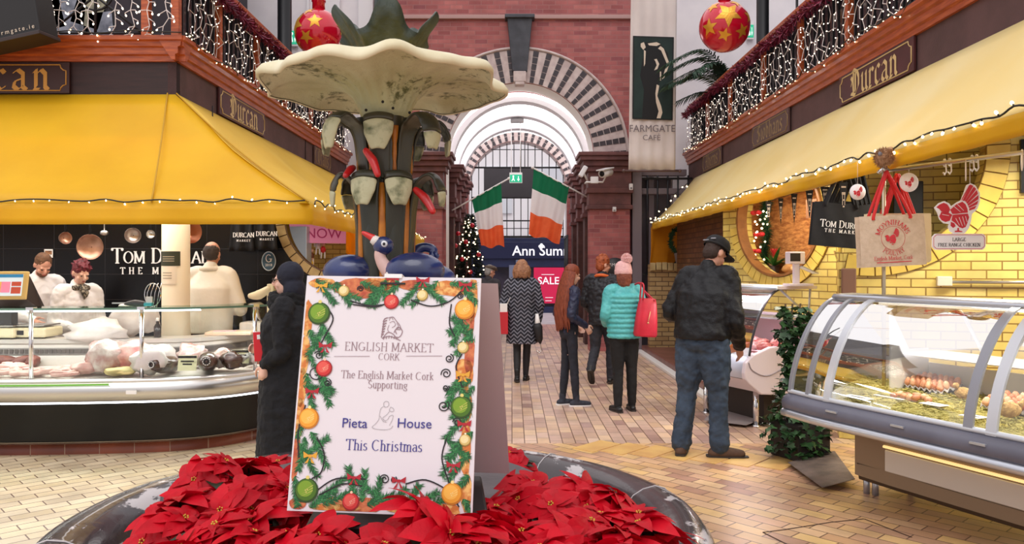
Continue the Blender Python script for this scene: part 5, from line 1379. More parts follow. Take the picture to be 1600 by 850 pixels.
def price_card(label,c,w,h):
 t=thing('price_card',label,'price card',c);c=Vector(c)
 mb=MB();mb.box(c+Vector((0,0,h/2)),(w,.004,h),rot=Matrix.Rotation(R(-12),3,'X'));mb.build('card',mat('cream_card',(232,224,186),.6),t)
 mb=MB()
 for k in range(2):mb.box(c+Vector((0,-.004,h*(.62-k*.2))),(w*(.7-.2*k),.002,h*.09),rot=Matrix.Rotation(R(-12),3,'X'))
 mb.build('print',ink_blk,t);mb=MB();mb.box(c+Vector((0,-.003,h*.9)),(w,.003,h*.15));mb.build('header',ink_blk,t)
price_card('cream price card between the two dark hams',tray_pt(293,6.74)+Vector((0,0,.03)),.16,.13)
price_card('cream price card near the last steel post',tray_pt(376,7.0)+Vector((0,0,.06)),.15,.12)
WTZ=.936
cream_pl=mat('cream_plastic',(222,212,180),.45);grey_pl=mat('grey_plastic',(60,58,60),.5)
t=thing('till_screen','point of sale screen in a cream frame at the left edge of the counter','screen',(-4.7,7.3,WTZ))
M=frame(px(14,446,7.15),(1,.15,0),(0,.25,1))
mb=MB();mb.M=M;mb.box((-.05,0,0),(.42,.26,.03));mb.build('frame',mat('oak_coloured_frame',(206,176,110),.5),t,bevel=.01)
mb=MB();mb.M=M;mb.box((-.06,.0,.017),(.36,.2,.004));mb.build('display',mat('lit_screen',(196,214,226),.3,emit=.5),t)
for(x,y,w,h,c)in((-.06,.085,.36,.03,(40,120,170)),(-.10,-.02,.09,.10,(210,190,60)),(-.03,-.02,.10,.10,(220,130,160)),(.07,.01,.08,.04,(176,70,50)),(.07,-.05,.08,.06,(176,70,50))):
 mb=MB();mb.M=M;mb.box((x,y,.02),(w,h,.002));mb.build('screen_tile',mat('screen_%d_%d'%(c[0],c[1]),c,.4,emit=.4),t)
mb=MB();mb.M=M;mb.slab([(.16,-.13,-.02),(.16,.10,-.02),(.24,-.18,-.25),(.2,-.2,-.25)],(-.4,0,0));mb.build('housing',mat('dark_housing',(52,42,40),.5),t,bevel=.01)
mb=MB();b=px(10,500,7.3);mb.box((b.x,b.y,(WTZ+b.z+.1)/2),(.16,.1,b.z+.1-WTZ));mb.build('stand',grey_pl,t,bevel=.01)
def scale_machine(label,x,Y,w):
 c=Vector(((x-800)*Y/FOC,Y,WTZ));t=thing('weighing_scale',label,'scale',c)
 mb=MB();mb.box(c+Vector((0,0,.055)),(w,.3,.09));mb.build('body',cream_pl,t,bevel=.02)
 mb=MB();mb.box(c+Vector((0,0,.118)),(w*.9,.27,.012));mb.box(c+Vector((0,0,.105)),(w*.3,.1,.02));mb.build('pan',steel,t,bevel=.004)
 mb=MB();mb.box(c+Vector((-w*.25,-.151,.055)),(w*.3,.006,.04));mb.build('display',ink_blk,t)
 for sx in(-1,1):mb=MB();mb.tube([c+Vector((sx*w*.38,-.1,0)),c+Vector((sx*w*.38,-.1,.015))],.015,8);mb.build('foot',black_iron,t)
scale_machine('cream weighing scale under the till screen at the left edge',12,7.25,.30)
scale_machine('cream weighing scale with steel pan below the bowed butcher',58,7.3,.32)
lump('carrier_bag','crumpled white carrier bag on the worktop below the red haired butcher','bag',px(152,538,7.15)+Vector((0,0,-.02)),.2,(1.3,.6,.55),bag_w,9,.35)
lump('carrier_bag','soft white bag heap on the worktop left of the cream column','bag',px(210,526,7.4),.19,(1.15,.7,.75),bag_w,12,.3)
t=thing('tape_gun','grey and teal tape dispenser on the glass top left of the column','tool',px(214,482,6.75));c=px(214,480,6.75)
mb=MB();mb.limb([c+Vector((-.1,0,.03)),c+Vector((-.02,0,.035)),c+Vector((.06,0,.03))],[.012,.03,.022],10,3);mb.build('handle',grey_pl,t)
mb=MB();mb.box(c+Vector((.1,0,.025)),(.07,.05,.03));mb.build('roll',mat('teal_plastic',(60,150,160),.4),t,bevel=.008)
mb=MB();mb.box(c+Vector((-.14,0,.035)),(.14,.02,.012));mb.build('blade',steel,t)
t=thing('wire_basket','small wire basket beside the cream column','basket',px(236,478,6.8));c=px(236,479,6.8)
for k in range(4):
 mb=MB();mb.tube([c+Vector((-.05+.03*k,.02,.0)),c+Vector((-.045+.033*k,.03,.12)),c+Vector((-.02+.03*k,.05,.2))],.003,5);mb.build('wire',chrome,t)
mb=MB();mb.tube([c+Vector((.07*math.cos(a),.03,.1+.1*math.sin(a)))for a in[i*PI/10 for i in range(21)]],.004,5);mb.build('rim',chrome,t)
mb=MB();mb.box(c+Vector((-.02,.01,.05)),(.05,.02,.07));mb.build('card',white_paint,t)
t=thing('spray_bottle','small dark bottle in front of the cream column base','bottle',px(250,538,7.35));c=Vector((px(250,538,7.35).x,7.3,WTZ))
mb=MB();mb.lathe([(.03,0),(.032,.01),(.032,.1),(.014,.13),(.014,.15)],c,16,caps=True);mb.build('body',mat('dark_bottle',(50,40,38),.2),t);mb=MB();mb.lathe([(.016,.15),(.016,.17),(.01,.18)],c,12,caps=True);mb.build('cap',white_paint,t)
t=thing('chopping_board','pale wooden chopping board on the counter before the man in the beige coat','board',px(355,520,7.7));mb=MB();mb.box((px(360,520,7.62).x,7.62,WTZ+.015),(.42,.26,.03),R(8));mb.build('board',mat('pale_board',(222,192,168),.5),t,bevel=.006)
mb=MB();mb.box((px(352,520,7.62).x,7.6,WTZ+.033),(.2,.16,.005),R(8));mb.build('paper',mat('pink_paper',(226,182,186),.6),t)
t=thing('meat_slicer','white slicing machine with a curved arm at the right end of the counter','machine',px(408,520,7.9));c=Vector((px(412,500,7.95).x,7.95,WTZ))
mb=MB();mb.box(c+Vector((-.03,0,.05)),(.36,.24,.1));mb.build('base',enamel,t,bevel=.02)
mb=MB();mb.box(c+Vector((.08,0,.28)),(.07,.1,.40));mb.build('tower',cream_pl,t,bevel=.01)
mb=MB();mb.limb([c+Vector((-.12,-.03,.36)),c+Vector((-.04,-.03,.37)),c+Vector((.06,-.03,.43))],[.03,.05,.035],10,4);mb.build('arm',cream_pl,t)
mb=MB();mb.M=Matrix.Translation(c+Vector((-.05,.02,.2)))@Matrix.Rotation(R(80),4,'Y');mb.lathe([(.01,.008),(.09,.006),(.095,0),(.09,-.006),(.01,-.008)],(0,0,0),24);mb.build('blade',chrome,t)
pan_m=mat('worn_pan',(150,110,92),.35,.7,(190,150,130),9);copper=mat('copper_pot',(196,132,104),.3,.8)
t=thing('hanging_rail','thin steel rail for pans under the left awning','rail',(-4.5,7.9,2.28));mb=MB();mb.tube([(-5.6,7.9,2.28),(-2.85,7.9,2.28)],.01,8);mb.build('rail',black_iron,t)
for x in(-5.4,-4.2,-3.0):mb=MB();mb.tube([(x,7.9,2.28),(x,7.9,3.2)],.006,6);mb.build('hanger',black_iron,t)
def pan(label,x,y,r,depth,turn,m,hl):
 c=px(x,y,7.88);t=thing('hanging_pan',label,'pan',c)
 M=Matrix.Translation(c)@Matrix.Rotation(turn,4,'Z')@Matrix.Rotation(R(90),4,'X')
 mb=MB();mb.M=M;mb.lathe([(.005,0),(r*.8,0),(r*.86,.01),(r,depth),(r*1.02,depth),(r*.97,depth-.004),(r*.82,.012),(.005,.008)],(0,0,-depth/2),32);mb.build('pan',m,t)
 top=Vector((c.x,c.y,2.28));a=M@Vector((0,r,depth/2))
 mb=MB();mb.tube([a,a.lerp(top,.5),top],[.012,.009,.007],8);mb.build('handle',black_iron,t)
pan('large worn frying pan hanging left of the shop name',142,386,.125,.05,.15,pan_m,.2)
pan('small pan hanging at the far left, seen at an angle',101,372,.06,.05,.9,pan_m,.2)
pan('small round pan hanging over the shop name',208,368,.075,.06,.35,mat('tin_pan',(170,156,150),.3,.8),.1)
pan('copper saucepan hanging right of the cream column',293,362,.115,.13,.95,copper,.1)
pan('little steel pan hanging just left of the cream column',236,366,.04,.03,.2,steel,.1)
t=thing('ladle','steel ladle hanging between two pans','ladle',px(163,365,7.88));c=px(163,364,7.88)
mb=MB();mb.ball(c,.04,(1,1,.7),16);mb.build('bowl',steel,t);mb=MB();mb.tube([c+Vector((0,0,.02)),c+Vector((0,0,.2)),Vector((c.x,c.y,2.28))],.006,6);mb.build('handle',steel,t)
colp=px(262,404,7.585)
for x,y,w,h,m,lb in((262,404,.225,.14,mat('dark_green_notice',(52,56,40),.6),'dark green notice on the cream column'),(260,430,.18,.17,mat('cream_notice',(240,226,206),.7),'cream paper notice below the green one on the column')):
 c=px(x,y,7.575);t=thing('notice',lb,'notice',c)
 rr=.1365
 mb=MB()
 ax=Vector((-3.29,7.72));th0=-PI/2
 def cyl(u,v,w=w,h=h,c=c):a=th0+(c.x-ax.x)/rr+(u-.5)*w/rr;return Vector((ax.x+rr*math.cos(a),ax.y+rr*math.sin(a),c.z+(v-.5)*h))
 mb.grid(cyl,10,1);mb.build('sheet',m,t);rr2=rr;mb=MB();rr=.138
 for k in range(3):
  for i in range(8):mb.quad(cyl(.2+.07*i,.3+.15*k),cyl(.2+.07*i+.07,.3+.15*k),cyl(.2+.07*i+.07,.36+.15*k),cyl(.2+.07*i,.36+.15*k))
 mb.build('print',mat('notice_print',(170,160,140),.7),t)
wl=thing('shop_lettering','large white shop name in serif letters on the black tiled wall','sign',(-4,9.28,1.6));BW=frame((px(252,411,9.29).x,9.29,px(252,411,9.29).z),(1,0,0),(0,0,1));k9=9.29/FOC
mb=MB();write(mb,BW,'Tom Durcan',23*k9,nib=(.17,0),thin=.06,caps2=.78,track=.05,dz=.002);mb.build('name_line',white_paint,wl)
mb=MB();write(mb,BW,'THE MARKET',10*k9,nib=(.2,0),thin=.09,track=.62,oy=-17*k9,dz=.002);mb.build('second_line',white_paint,wl)
t=thing('sticker','oval award sticker with a letter G and 2018 on the black wall','sticker',px(420,408,9.28));M=frame(px(420,408,9.285),(1,0,0),(0,0,1))
el=lambda rx,rz,z:[M@Vector((rx*math.cos(2*PI*i/28),rz*math.sin(2*PI*i/28),z))for i in range(28)]
mb=MB();mb.poly(el(.085,.115,.002));mb.build('rim',mat('pale_rim',(206,214,218),.5),t);mb=MB();mb.poly(el(.075,.104,.004));mb.build('field',mat('slate_blue',(52,84,104),.5),t)
mb=MB();write(mb,M,'G',.085,nib=(.12,.05),thin=.09,serif=False,oy=-.01,dz=.006);mb.build('letter',white_paint,t);sans(M@Matrix.Translation((0,-.06,.006)),'2018',.042,white_paint,t,name='year')
for i,(x,y,lb)in enumerate(((378,368,'black printed apron hanging on the black wall, left one'),(414,366,'black printed apron hanging on the black wall next to the brick ring'))):
 c=px(x,y,9.05);t=thing('apron',lb,'apron',c);mb=MB()
 mb.grid(lambda u,v:c+Vector(((u-.5)*.30*(.8+.2*v),.03*math.sin(u*12),(.5-v)*.36)),14,6);mb.build('cloth',mat('black_cloth',(20,19,22),.8),t,thick=.006)
 mb=MB();mb.tube([c+Vector((-.1,0,.17)),c+Vector((0,.05,.6)),c+Vector((.1,0,.17))],.008,6);mb.build('strap',mat('black_cloth',(20,19,22)),t)
 M=frame(c+Vector((.03,-.036,-.02)),(1,.0,0),(0,0,1));mb=MB();write(mb,M,'DURCAN' if i==0 else 'DURCAN',.05,nib=(.17,0),thin=.07);write(mb,M,'MARKET',.022,nib=(.2,0),thin=.1,track=.5,oy=-.05);mb.build('lettering',white_paint,t)
for x,y,w,h,lb in((75,463,.11,.12,'small picture card on the black wall between the two butchers'),(76,396,.10,.10,'white paper torn shape on the black wall above the bowed butcher')):
 c=px(x,y,9.28);t=thing('wall_card',lb,'card',c);mb=MB();mb.box(c,(w,.006,h));mb.build('card',white_paint,t);mb=MB();mb.box(c+Vector((0,-.005,.01)),(w*.8,.003,h*.45));mb.build('print',mat('card_print',(170,120,80),.6,0,(90,60,50),30),t)
shop=thing('little_shop','pink lit shop front glimpsed through the round brick opening on the left','shop',(-2.6,12.2,0))
M=frame(px(500,364,12.4),(1,.5,0),(0,0,1))
pinkm=mat('pink_fascia',(214,130,170),.5,emit=.15);mb=MB();mb.M=M;mb.box((0,0,-.03),(1.4,.32,.05));mb.build('fascia',pinkm,shop)
mb=MB();write(mb,M,'NOSH',.2,nib=(.1,.1),thin=.06,serif=False,oy=-.1,ox=.05,dz=.002)if False else[mb.box((0,0,0),(.001,.001,.001))];sans(M@Matrix.Translation((.06,-.08,.002)),'NOW',.22,mat('magenta_print',(176,40,110),.5),shop,name='lettering')
mb=MB();c=px(470,392,12.3);mb.box(c,(.26,.3,.75));mb.build('fridge',mat('pale_blue_steel',(186,204,220),.3,.3),shop,bevel=.01)
mb=MB();mb.box2((-4.3,13.2,0),(-2.0,13.35,3.0));mb.build('back_panel',yellow_brick,shop)
for z in(1.02,1.38):mb=MB();c=px(515,400,12.8);mb.box((c.x,12.9,z),(.9,.4,.03));mb.build('shelf',oak,shop)
dollr=mat('red_cloth',(196,34,40),.7)
for x,y,lb,m in((489,372,'small red and black decoration hanging in the little shop',dollr),(505,390,'little red dressed doll on the shelf of the pink shop',dollr),(487,400,'brown heart ornament hanging in the pink shop',mat('brown_wood',(110,62,40),.5)),(497,384,'white toy sitting in the pink shop',white_paint),(487,412,'yellow toy on the shelf of the pink shop',mat('yellow_toy',(220,180,60),.5))):
 c=px(x,y,12.6);t=thing('toy',lb,'toy',c);mb=MB();mb.ball(c,.055,(.8,.8,1),12);mb.build('body',m,t);mb=MB();mb.ball(c+Vector((0,0,.085)),.035,n=10);mb.build('head',mat('doll_skin',(226,180,150),.5),t)
 mb=MB();mb.tube([c+Vector((-.025,0,-.04)),c+Vector((-.03,-.02,-.14))],.012,6);mb.build('leg',white_paint,t);mb=MB();mb.tube([c+Vector((.025,0,-.04)),c+Vector((.03,-.02,-.14))],.012,6);mb.build('leg',white_paint,t)
# ---------------------------------------------------------------- egg display case on the right
A0=Vector((1.862,5.533,0));U=Vector((.40,-.917,0)).normalized();V=Vector((.917,.40,0)).normalized()
UZ=math.atan2(U.y,U.x)
def E(s,d,z):return A0+U*s+V*(d+.045*max(0,1-s/.32))+Vector((0,0,z))
alu=mat('case_aluminium',(196,200,210),.3,.75);bump_grey=mat('bumper_grey',(104,104,118),.4,0,(92,92,106),4);case_white=mat('case_white',(226,220,212),.4);taupe=mat('case_taupe',(150,128,104),.5);taupe_d=mat('case_dark_taupe',(96,80,66),.5)
frame_grey=mat('glass_frame_grey',(150,152,162),.35,.3);frame_lt=mat('glass_frame_light',(206,210,218),.3,.3)
ec=thing('egg_display_case','large curved glass display case of eggs on hay at the right edge','display case',E(.8,.5,0))
SL=[0,.08,.16,.24,.32,.5,.8,1.2,1.6,2.0,2.4,2.8,3.1]
def ext(prof,ss=SL,mi=0,mb=None,smooth=True,cap=False):
 mb=mb or MB();k=len(prof);vs=[E(s,d,z)for s in ss for d,z in prof]
 fs=[(i*k+j,i*k+j+1,(i+1)*k+j+1,(i+1)*k+j)for i in range(len(ss)-1)for j in range(k-1)]
 if cap:fs+=[tuple(reversed(range(k))),tuple((len(ss)-1)*k+j for j in range(k))]
 return mb.add(vs,fs,mi,smooth)
ext([(.004,.60),(-.006,.615),(-.006,.655),(.01,.675),(.05,.70),(.08,.705),(.08,.60),(.004,.60)],cap=True).build('bumper',bump_grey,ec)
ext([(.03,.545),(.005,.545),(-.016,.555),(-.02,.575),(-.012,.592),(.01,.60),(.06,.60),(.06,.545),(.03,.545)],cap=True).build('bumper_rail',alu,ec)
ext([(.035,.545),(.16,.50),(.34,.46),(.50,.44),(.62,.44),(.95,.47),(.98,.60)],cap=False).build('underside',taupe,ec)
BS=[.2,.5,.9,1.3,1.8,2.4,3.1]
ext([(.50,.44),(.50,.13),(1.02,.13),(1.02,.46)],BS,smooth=False,cap=True).build('base',taupe,ec)
ext([(.494,.365),(.488,.36),(.488,.225),(.494,.22)],[.48,.9,1.4,2,2.6,3.1],cap=True,smooth=False).build('base_panel',case_white,ec)
ext([(.494,.215),(.50,.215),(.52,.10),(.54,.10)],[.22,.9,1.4,2,2.6,3.1]).build('kick_panel',taupe_d,ec)
ext([(.49,.395),(.478,.39),(.478,.38),(.49,.375)],[.47,.9,1.4,2,2.6,3.1],cap=True).build('light_strip',mat('warm_led',(255,224,150),.4,emit=.9),ec)
for s in(.3,1.5,2.8):
 for d in(.6,.95):mb=MB();mb.tube([E(s,d,0),E(s,d,.13)],.022,10);mb.build('foot',alu,ec)
mb=MB();c=E(.245,.57,0);mb.tube([c,c+Vector((0,0,.13))],.022,10);mb.build('foot',alu,ec)
GP,_=smooth_path([(0,.06,.70),(0,.085,.84),(0,.15,1.02),(0,.26,1.20),(0,.39,1.325),(0,.50,1.375)],0,4)
gprof=[(p.y,p.z)for p in GP]
for ss in([.0,.08,.16,.22,.32,.38],[.40,.6,.9,1.2,1.4],[1.52,1.8,2.1,2.5,2.8,3.1]):
 ext(gprof,ss).build('curved_glass',glass_mat('case_glass',(250,252,252),.10),ec)
def bent(s0,w,m,th=.012):
 mb=MB();k=len(gprof)
 ext([(d-th,z+th*.3)for d,z in gprof],[s0,s0+w],0,mb);ext([(d+.004,z)for d,z in gprof],[s0,s0+w],0,mb)
 for s in(s0,s0+w):
  vs=[E(s,d-th,z+th*.3)for d,z in gprof]+[E(s,d+.004,z)for d,z in gprof];mb.add(vs,[(i,i+1,k+i+1,k+i)for i in range(k-1)])
 mb.build('bent_frame',m,ec)
bent(0,.03,frame_grey);bent(.19,.035,frame_grey);bent(.37,.05,frame_lt);bent(1.37,.055,frame_grey);bent(1.50,.06,frame_lt)
ext([(.10,.702),(.055,.70),(.045,.712),(.055,.73),(.075,.73)]).build('glass_sill',frame_lt,ec)
ext([(.47,1.355),(.46,1.375),(.48,1.395),(.66,1.40),(.67,1.36),(.47,1.355)],cap=True).build('top_bar',alu,ec)
for s in(.5,1.0,1.5,2.0):mb=MB();mb.M=frame(E(s,-.008,.66),U,(0,0,1));mb.box((0,0,0),(.09,.012,.014));mb.build('hinge',alu,ec)
mb=MB();mb.slab([E(.012,d+.02,z)for d,z in gprof]+[E(.012,.62,1.37),E(.012,.98,1.0),E(.012,.98,.62),E(.012,.08,.66)],U*.012);mb.build('end_cheek',glass_mat('smoky_acrylic',(214,208,204),.05),ec)
ext([(.08,.68),(.3,.665),(.98,.665)]).build('deck',case_white,ec)
mb=MB();mb.slab([E(.40,.62,.67),E(.40,.99,.67),E(.40,.99,1.02),E(.40,.80,1.02),E(.40,.62,1.30)],U*.012);mb.build('partition',case_white,ec)
ext([(.985,.6),(.985,.92),(1.0,.92),(1.0,.6)],[.02,.5,1.5,3.1],smooth=False).build('back_panel',case_white,ec)
ext([(.70,.985),(.69,.995),(.70,1.005),(1.06,1.005),(1.06,.985),(.70,.985)],[.44,1,2,3.1],cap=True,smooth=False).build('shelf',case_white,ec)
for s in(.9,2.2):mb=MB();mb.tube([E(s,.9,1.0),E(s,.64,1.36)],.012,6);mb.build('shelf_bracket',alu,ec)
ext([(.52,1.352),(.52,1.335),(.57,1.335),(.57,1.352)],[.4,1,2,3.0],cap=True).build('strip_lamp',mat('case_lamp',(255,246,226),.4,emit=4),ec)
t=thing('plastic_crate','dark green plastic crate standing on the shelf inside the egg case','crate',E(1.6,.9,1.006))
mb=MB();mb.box(E(1.55,.93,1.09),(.6,.22,.16),UZ);mb.build('body',mat('green_crate',(30,84,62),.45),t,bevel=.008);mb=MB();mb.box(E(1.55,.93,1.175),(.62,.24,.018),UZ);mb.build('rim',mat('green_crate',(30,84,62)),t)
rnd=random.Random(5)
hay_m=mat('hay',(206,190,112),.85,0,(138,132,66),30)
def hay_z(s,d):return .70+.03*noise.noise(Vector((s*4,d*4,0)))+.035*min(1,max(0,(d-.1)/.5))+.012
mb=MB();mb.grid(lambda u,v:E(.06+3.0*u,.10+.86*v,hay_z(.06+3*u,.10+.86*v)-.012),60,20,smooth=True)
for i in range(7000):
 s,d=.06+2.2*rnd.random()**1.1,rnd.uniform(.10,.95);c=E(s,d,hay_z(s,d)+rnd.uniform(-.008,.014));a=rnd.uniform(0,2*PI);l=rnd.uniform(.02,.05)
 dv=Vector((math.cos(a),math.sin(a),rnd.uniform(-.35,.35)))*l;w=Vector((-math.sin(a),math.cos(a),.6))*.0015
 mb.add([c-dv-w,c+dv-w,c+dv+w,c-dv+w],[(0,1,2,3)])
tag(mb.build('hay_bedding',hay_m),'bed of greenish hay under the eggs in the display case','hay',kind='stuff')
egg_ms=[mat('brown_egg',(206,142,104),.45),mat('pale_brown_egg',(224,170,132),.45),mat('speckled_egg',(190,122,84),.45,0,(176,108,72),60)]
tray_m=mat('grey_pulp',(186,178,172),.85,0,(166,158,152),20,.3,60)
def egg_base(m):
 mb=MB();mb.lathe([(.0005,-.028)]+[((.0215+(.0025 if z<0 else 0))*math.sqrt(max(0,1-(z/(.028 if z<0 else .032))**2)),z)for z in[-.026,-.022,-.015,-.006,.003,.012,.02,.026,.030]]+[(.0005,.032)],(0,0,0),14)
 return mb.build('egg',m)
egg_protos=[None]*3;egg_n=0
def put_egg(p,label,group,rot):
 global egg_n
 k=egg_n%3;egg_n+=1
 if egg_protos[k]is None:o=egg_base(egg_ms[k]);egg_protos[k]=o
 else:o=egg_protos[k].copy();COL.objects.link(o)
 o.location=p;o.rotation_euler=rot;return tag(o,label,'egg',group)
def egg_tray(label,egg_label,group,c,ang,nx,ny,tilt,skip=()):
 t=thing('egg_tray',label,'egg tray',c);M=Matrix.Translation(c)@Matrix.Rotation(ang,4,'Z')@Matrix.Rotation(tilt,4,'X');p=.047
 mb=MB();mb.M=M
 mb.grid(lambda u,v:Vector(((u-.5)*nx*p*1.04,(v-.5)*ny*p*1.04,.022+.014*math.cos(u*nx*2*PI)*math.cos(v*ny*2*PI)*-1)),nx*6,ny*6);mb.build('moulded_tray',tray_m,t,thick=.003)
 for i in range(nx):
  for j in range(ny):
   if(i,j)in skip:continue
   put_egg(M@Vector(((i-nx/2+.5)*p,(j-ny/2+.5)*p,.046)),egg_label,group,(tilt+rnd.uniform(-.2,.2),rnd.uniform(-.2,.2),rnd.uniform(0,6)))
egg_tray('grey pulp egg tray full of brown eggs, at the back left of the hay','brown egg standing in the back left tray on the hay','eggs in the back left tray',E(.60,.80,.775),UZ-.15,7,4,R(14))
egg_tray('grey pulp egg tray full of brown eggs, behind the bent frame on the right','brown egg standing in the right hand tray behind the bent frame','eggs in the right tray',E(1.30,.62,.765),UZ+.1,7,4,R(14))
for i in range(9):
 s,d=.60+.06*(i%5)+rnd.uniform(-.015,.015),.43+.05*(i//5)+rnd.uniform(-.01,.01)
 put_egg(E(s,d,hay_z(s,d)+.028),'loose brown egg lying on the hay in front of the back tray','loose eggs on the hay',(R(90)+rnd.uniform(-.3,.3),rnd.uniform(-.3,.3),rnd.uniform(0,6)))
for i,(s,d,w,h,lb)in enumerate(((.62,.36,.22,.03,'long white price strip lying on the hay before the loose eggs'),(.95,.36,.14,.09,'white price card lying on the hay in the middle of the case'),(1.25,.30,.12,.09,'white price card lying on the hay by the bent frame'),(.52,.2,.2,.1,'pale paper sheet lying on the hay near the front glass'))):
 t=thing('price_card',lb,'price card',E(s,d,.76));mb=MB();mb.box(E(s,d,hay_z(s,d)+.02),(w,h,.004),UZ);mb.build('card',white_paint,t);mb=MB()
 mb.box(E(s,d,hay_z(s,d)+.0225),(w*.6,h*.15,.001),UZ);mb.build('print',ink_blk,t)
def straw_hen(label,c,sc):
 t=thing('straw_hen',label,'ornament',c);st=mat('straw',(206,168,104),.9,0,(160,120,66),40,.6,60)
 mb=MB();mb.ball(c+Vector((0,0,.04*sc)),.045*sc,(1.3,.9,.9),14);mb.build('body',st,t);mb=MB();mb.ball(c+Vector((-.05*sc,0,.09*sc)),.022*sc,n=10);mb.build('head',st,t)
 mb=MB();mb.tube([c+Vector((.04*sc,0,.05*sc)),c+Vector((.09*sc,0,.10*sc))],[.02*sc,.004],8);mb.build('tail',st,t)
straw_hen('straw hen ornament between the two egg trays',E(.92,.66,.765),.9)
straw_hen('straw hen ornament at the right of the case, before the right tray',E(1.38,.42,.745),1.1)
# ---------------------------------------------------------------- pole, rail, bags, signs over the case
st_pole=mat('brass_steel',(190,176,150),.3,.9)
PB=Vector((2.57,5.45,0));railz=2.255
t=thing('display_rail','steel pole and rail over the egg case carrying bags and signs','rail',PB)
mb=MB();mb.tube([PB+Vector((0,0,.67)),PB+Vector((0,0,railz+.02))],.013,10);mb.build('pole',st_pole,t)
mb=MB();mb.tube([PB+Vector((0,0,railz))-U*.04,PB+Vector((0,0,railz))+U*1.9],.014,10);mb.build('rail',steel,t)
mb=MB();mb.tube([PB+Vector((-.05,-.02,railz-.02)),PB+Vector((.0,-.03,railz+.03)),PB+Vector((.06,-.03,railz+.0))],.012,8);mb.build('clamp',chrome,t);mb=MB();mb.tube([PB+Vector((0,0,railz-.015)),PB+Vector((-.10,-.21,railz-.015))],.01,8);mb.build('perch',steel,t)
def rail_at(x):
 k=(x-800)/FOC;s=(k*PB.y-PB.x)/(U.x-k*U.y);return PB+U*s+Vector((0,0,railz))
for x in(1476,1484,1519,1526):
 c=rail_at(x);t=thing('rail_hook','white S hook on the rail, %s'%{1476:'leftmost of the four',1484:'second from the left',1519:'third from the left',1526:'rightmost of the four'}[x],'hook',c)
 mb=MB();mb.tube([c+Vector((0,.015*math.cos(a),.022*math.sin(a)))for a in[i*PI/8 for i in range(-4,9)]]+[c+Vector((0,-.016,-.03)),c+Vector((0,-.02,-.06)),c+Vector((0,.0,-.075)),c+Vector((0,.018,-.06))],.005,6);mb.build('hook',white_paint,t)
t=thing('toy_bird','fluffy brown toy bird sitting on top of the pole','ornament',PB+Vector((-.09,-.19,railz)));bc=PB+Vector((-.09,-.19,railz+.065))
fl=mat('brown_fluff',(206,166,130),.95,0,(150,110,80),50,.8,80)
mb=MB();mb.ball(bc,.055,(1,.9,1.05),18);rb=random.Random(2)
for i in range(900):
 d=Vector((rb.gauss(0,1),rb.gauss(0,1),rb.gauss(0,1))).normalized();c=bc+d*.052;e=c+d*.022+Vector((rb.uniform(-1,1),rb.uniform(-1,1),rb.uniform(-1,1)))*.008;w=d.cross(Vector((.3,.5,.8))).normalized()*.0025
 mb.add([c-w,c+w,e],[(0,1,2)])
mb.build('body',fl,t);mb=MB();mb.ball(bc+Vector((.035,-.02,.05)),.02,n=10);mb.build('head',fl,t);mb=MB();mb.ball(bc+Vector((-.04,-.035,.02)),.016,(1,.5,1),10);mb.build('wing',mat('blue_grey_wing',(120,122,136),.8),t)
for s in(-1,1):mb=MB();mb.tube([bc+Vector((s*.02,0,-.05)),bc+Vector((s*.02,0,-.075))],.004,5);mb.build('leg',mat('brown_wood',(110,62,40)),t)
def px_frame(x,y,Y):return frame(px(x,y,Y),(1,0,0),(0,0,1)),Y/FOC
hen_red=mat('hen_red_print',(206,44,56),.6);bag_beige=mat('natural_jute_cotton',(214,192,168),.85,0,(202,178,152),30,.2,150)
HEN={'tail':[[(838,268),(852,275),(812,345),(800,345)],[(854,278),(866,290),(818,352),(812,346)],[(868,294),(874,312),(824,360),(818,353)],[(876,318),(876,338),(828,370),(824,361)],[(876,344),(870,362),(832,380),(828,372)],[(868,368),(858,384),(832,392),(832,382)],[(832,272),(838,270),(800,340),(792,345)]],
 'head':[[(676,376),(694,362),(712,355),(728,362),(738,376),(742,388),(735,402),(716,402),(700,396),(690,384)]],'neck':[[(700,398),(736,402),(752,412),(740,440),(720,446),(702,438),(690,420)]],
 'body':[[(742,388),(772,362),(800,350),(815,362),(824,384),(826,402),(800,404),(770,408),(752,408)]],'wing':[[(754,412),(826,406),(832,424),(824,450),(815,470),(800,476),(785,470),(765,450),(748,438)]],'thigh':[[(745,445),(762,452),(768,466),(756,474),(744,464)]],
 'foot':[[(776,474),(784,474),(784,486),(800,490),(800,494),(764,494),(764,488),(776,486)]]}
OUT=[(820,272),(840,262),(862,272),(884,308),(884,350),(872,385),(846,408),(842,440),(832,474),(812,500),(760,502),(742,490),(734,470),(738,455),(712,452),(692,432),(684,404),(668,378),(690,356),(716,347),(738,358),(748,372),(776,352),(794,344),(808,310)]
def hen(parent,M,k,m,cx=775,cy=385,dz=.001,name='hen_print',lines=True):
 mb=MB()
 for key,ps in HEN.items():
  for p in ps:mb.poly([M@Vector(((x-cx)*k,(cy-y)*k,dz))for x,y in reversed(p)]if False else[M@Vector(((x-cx)*k,(cy-y)*k,dz))for x,y in p])
 return mb.build(name,m,parent)
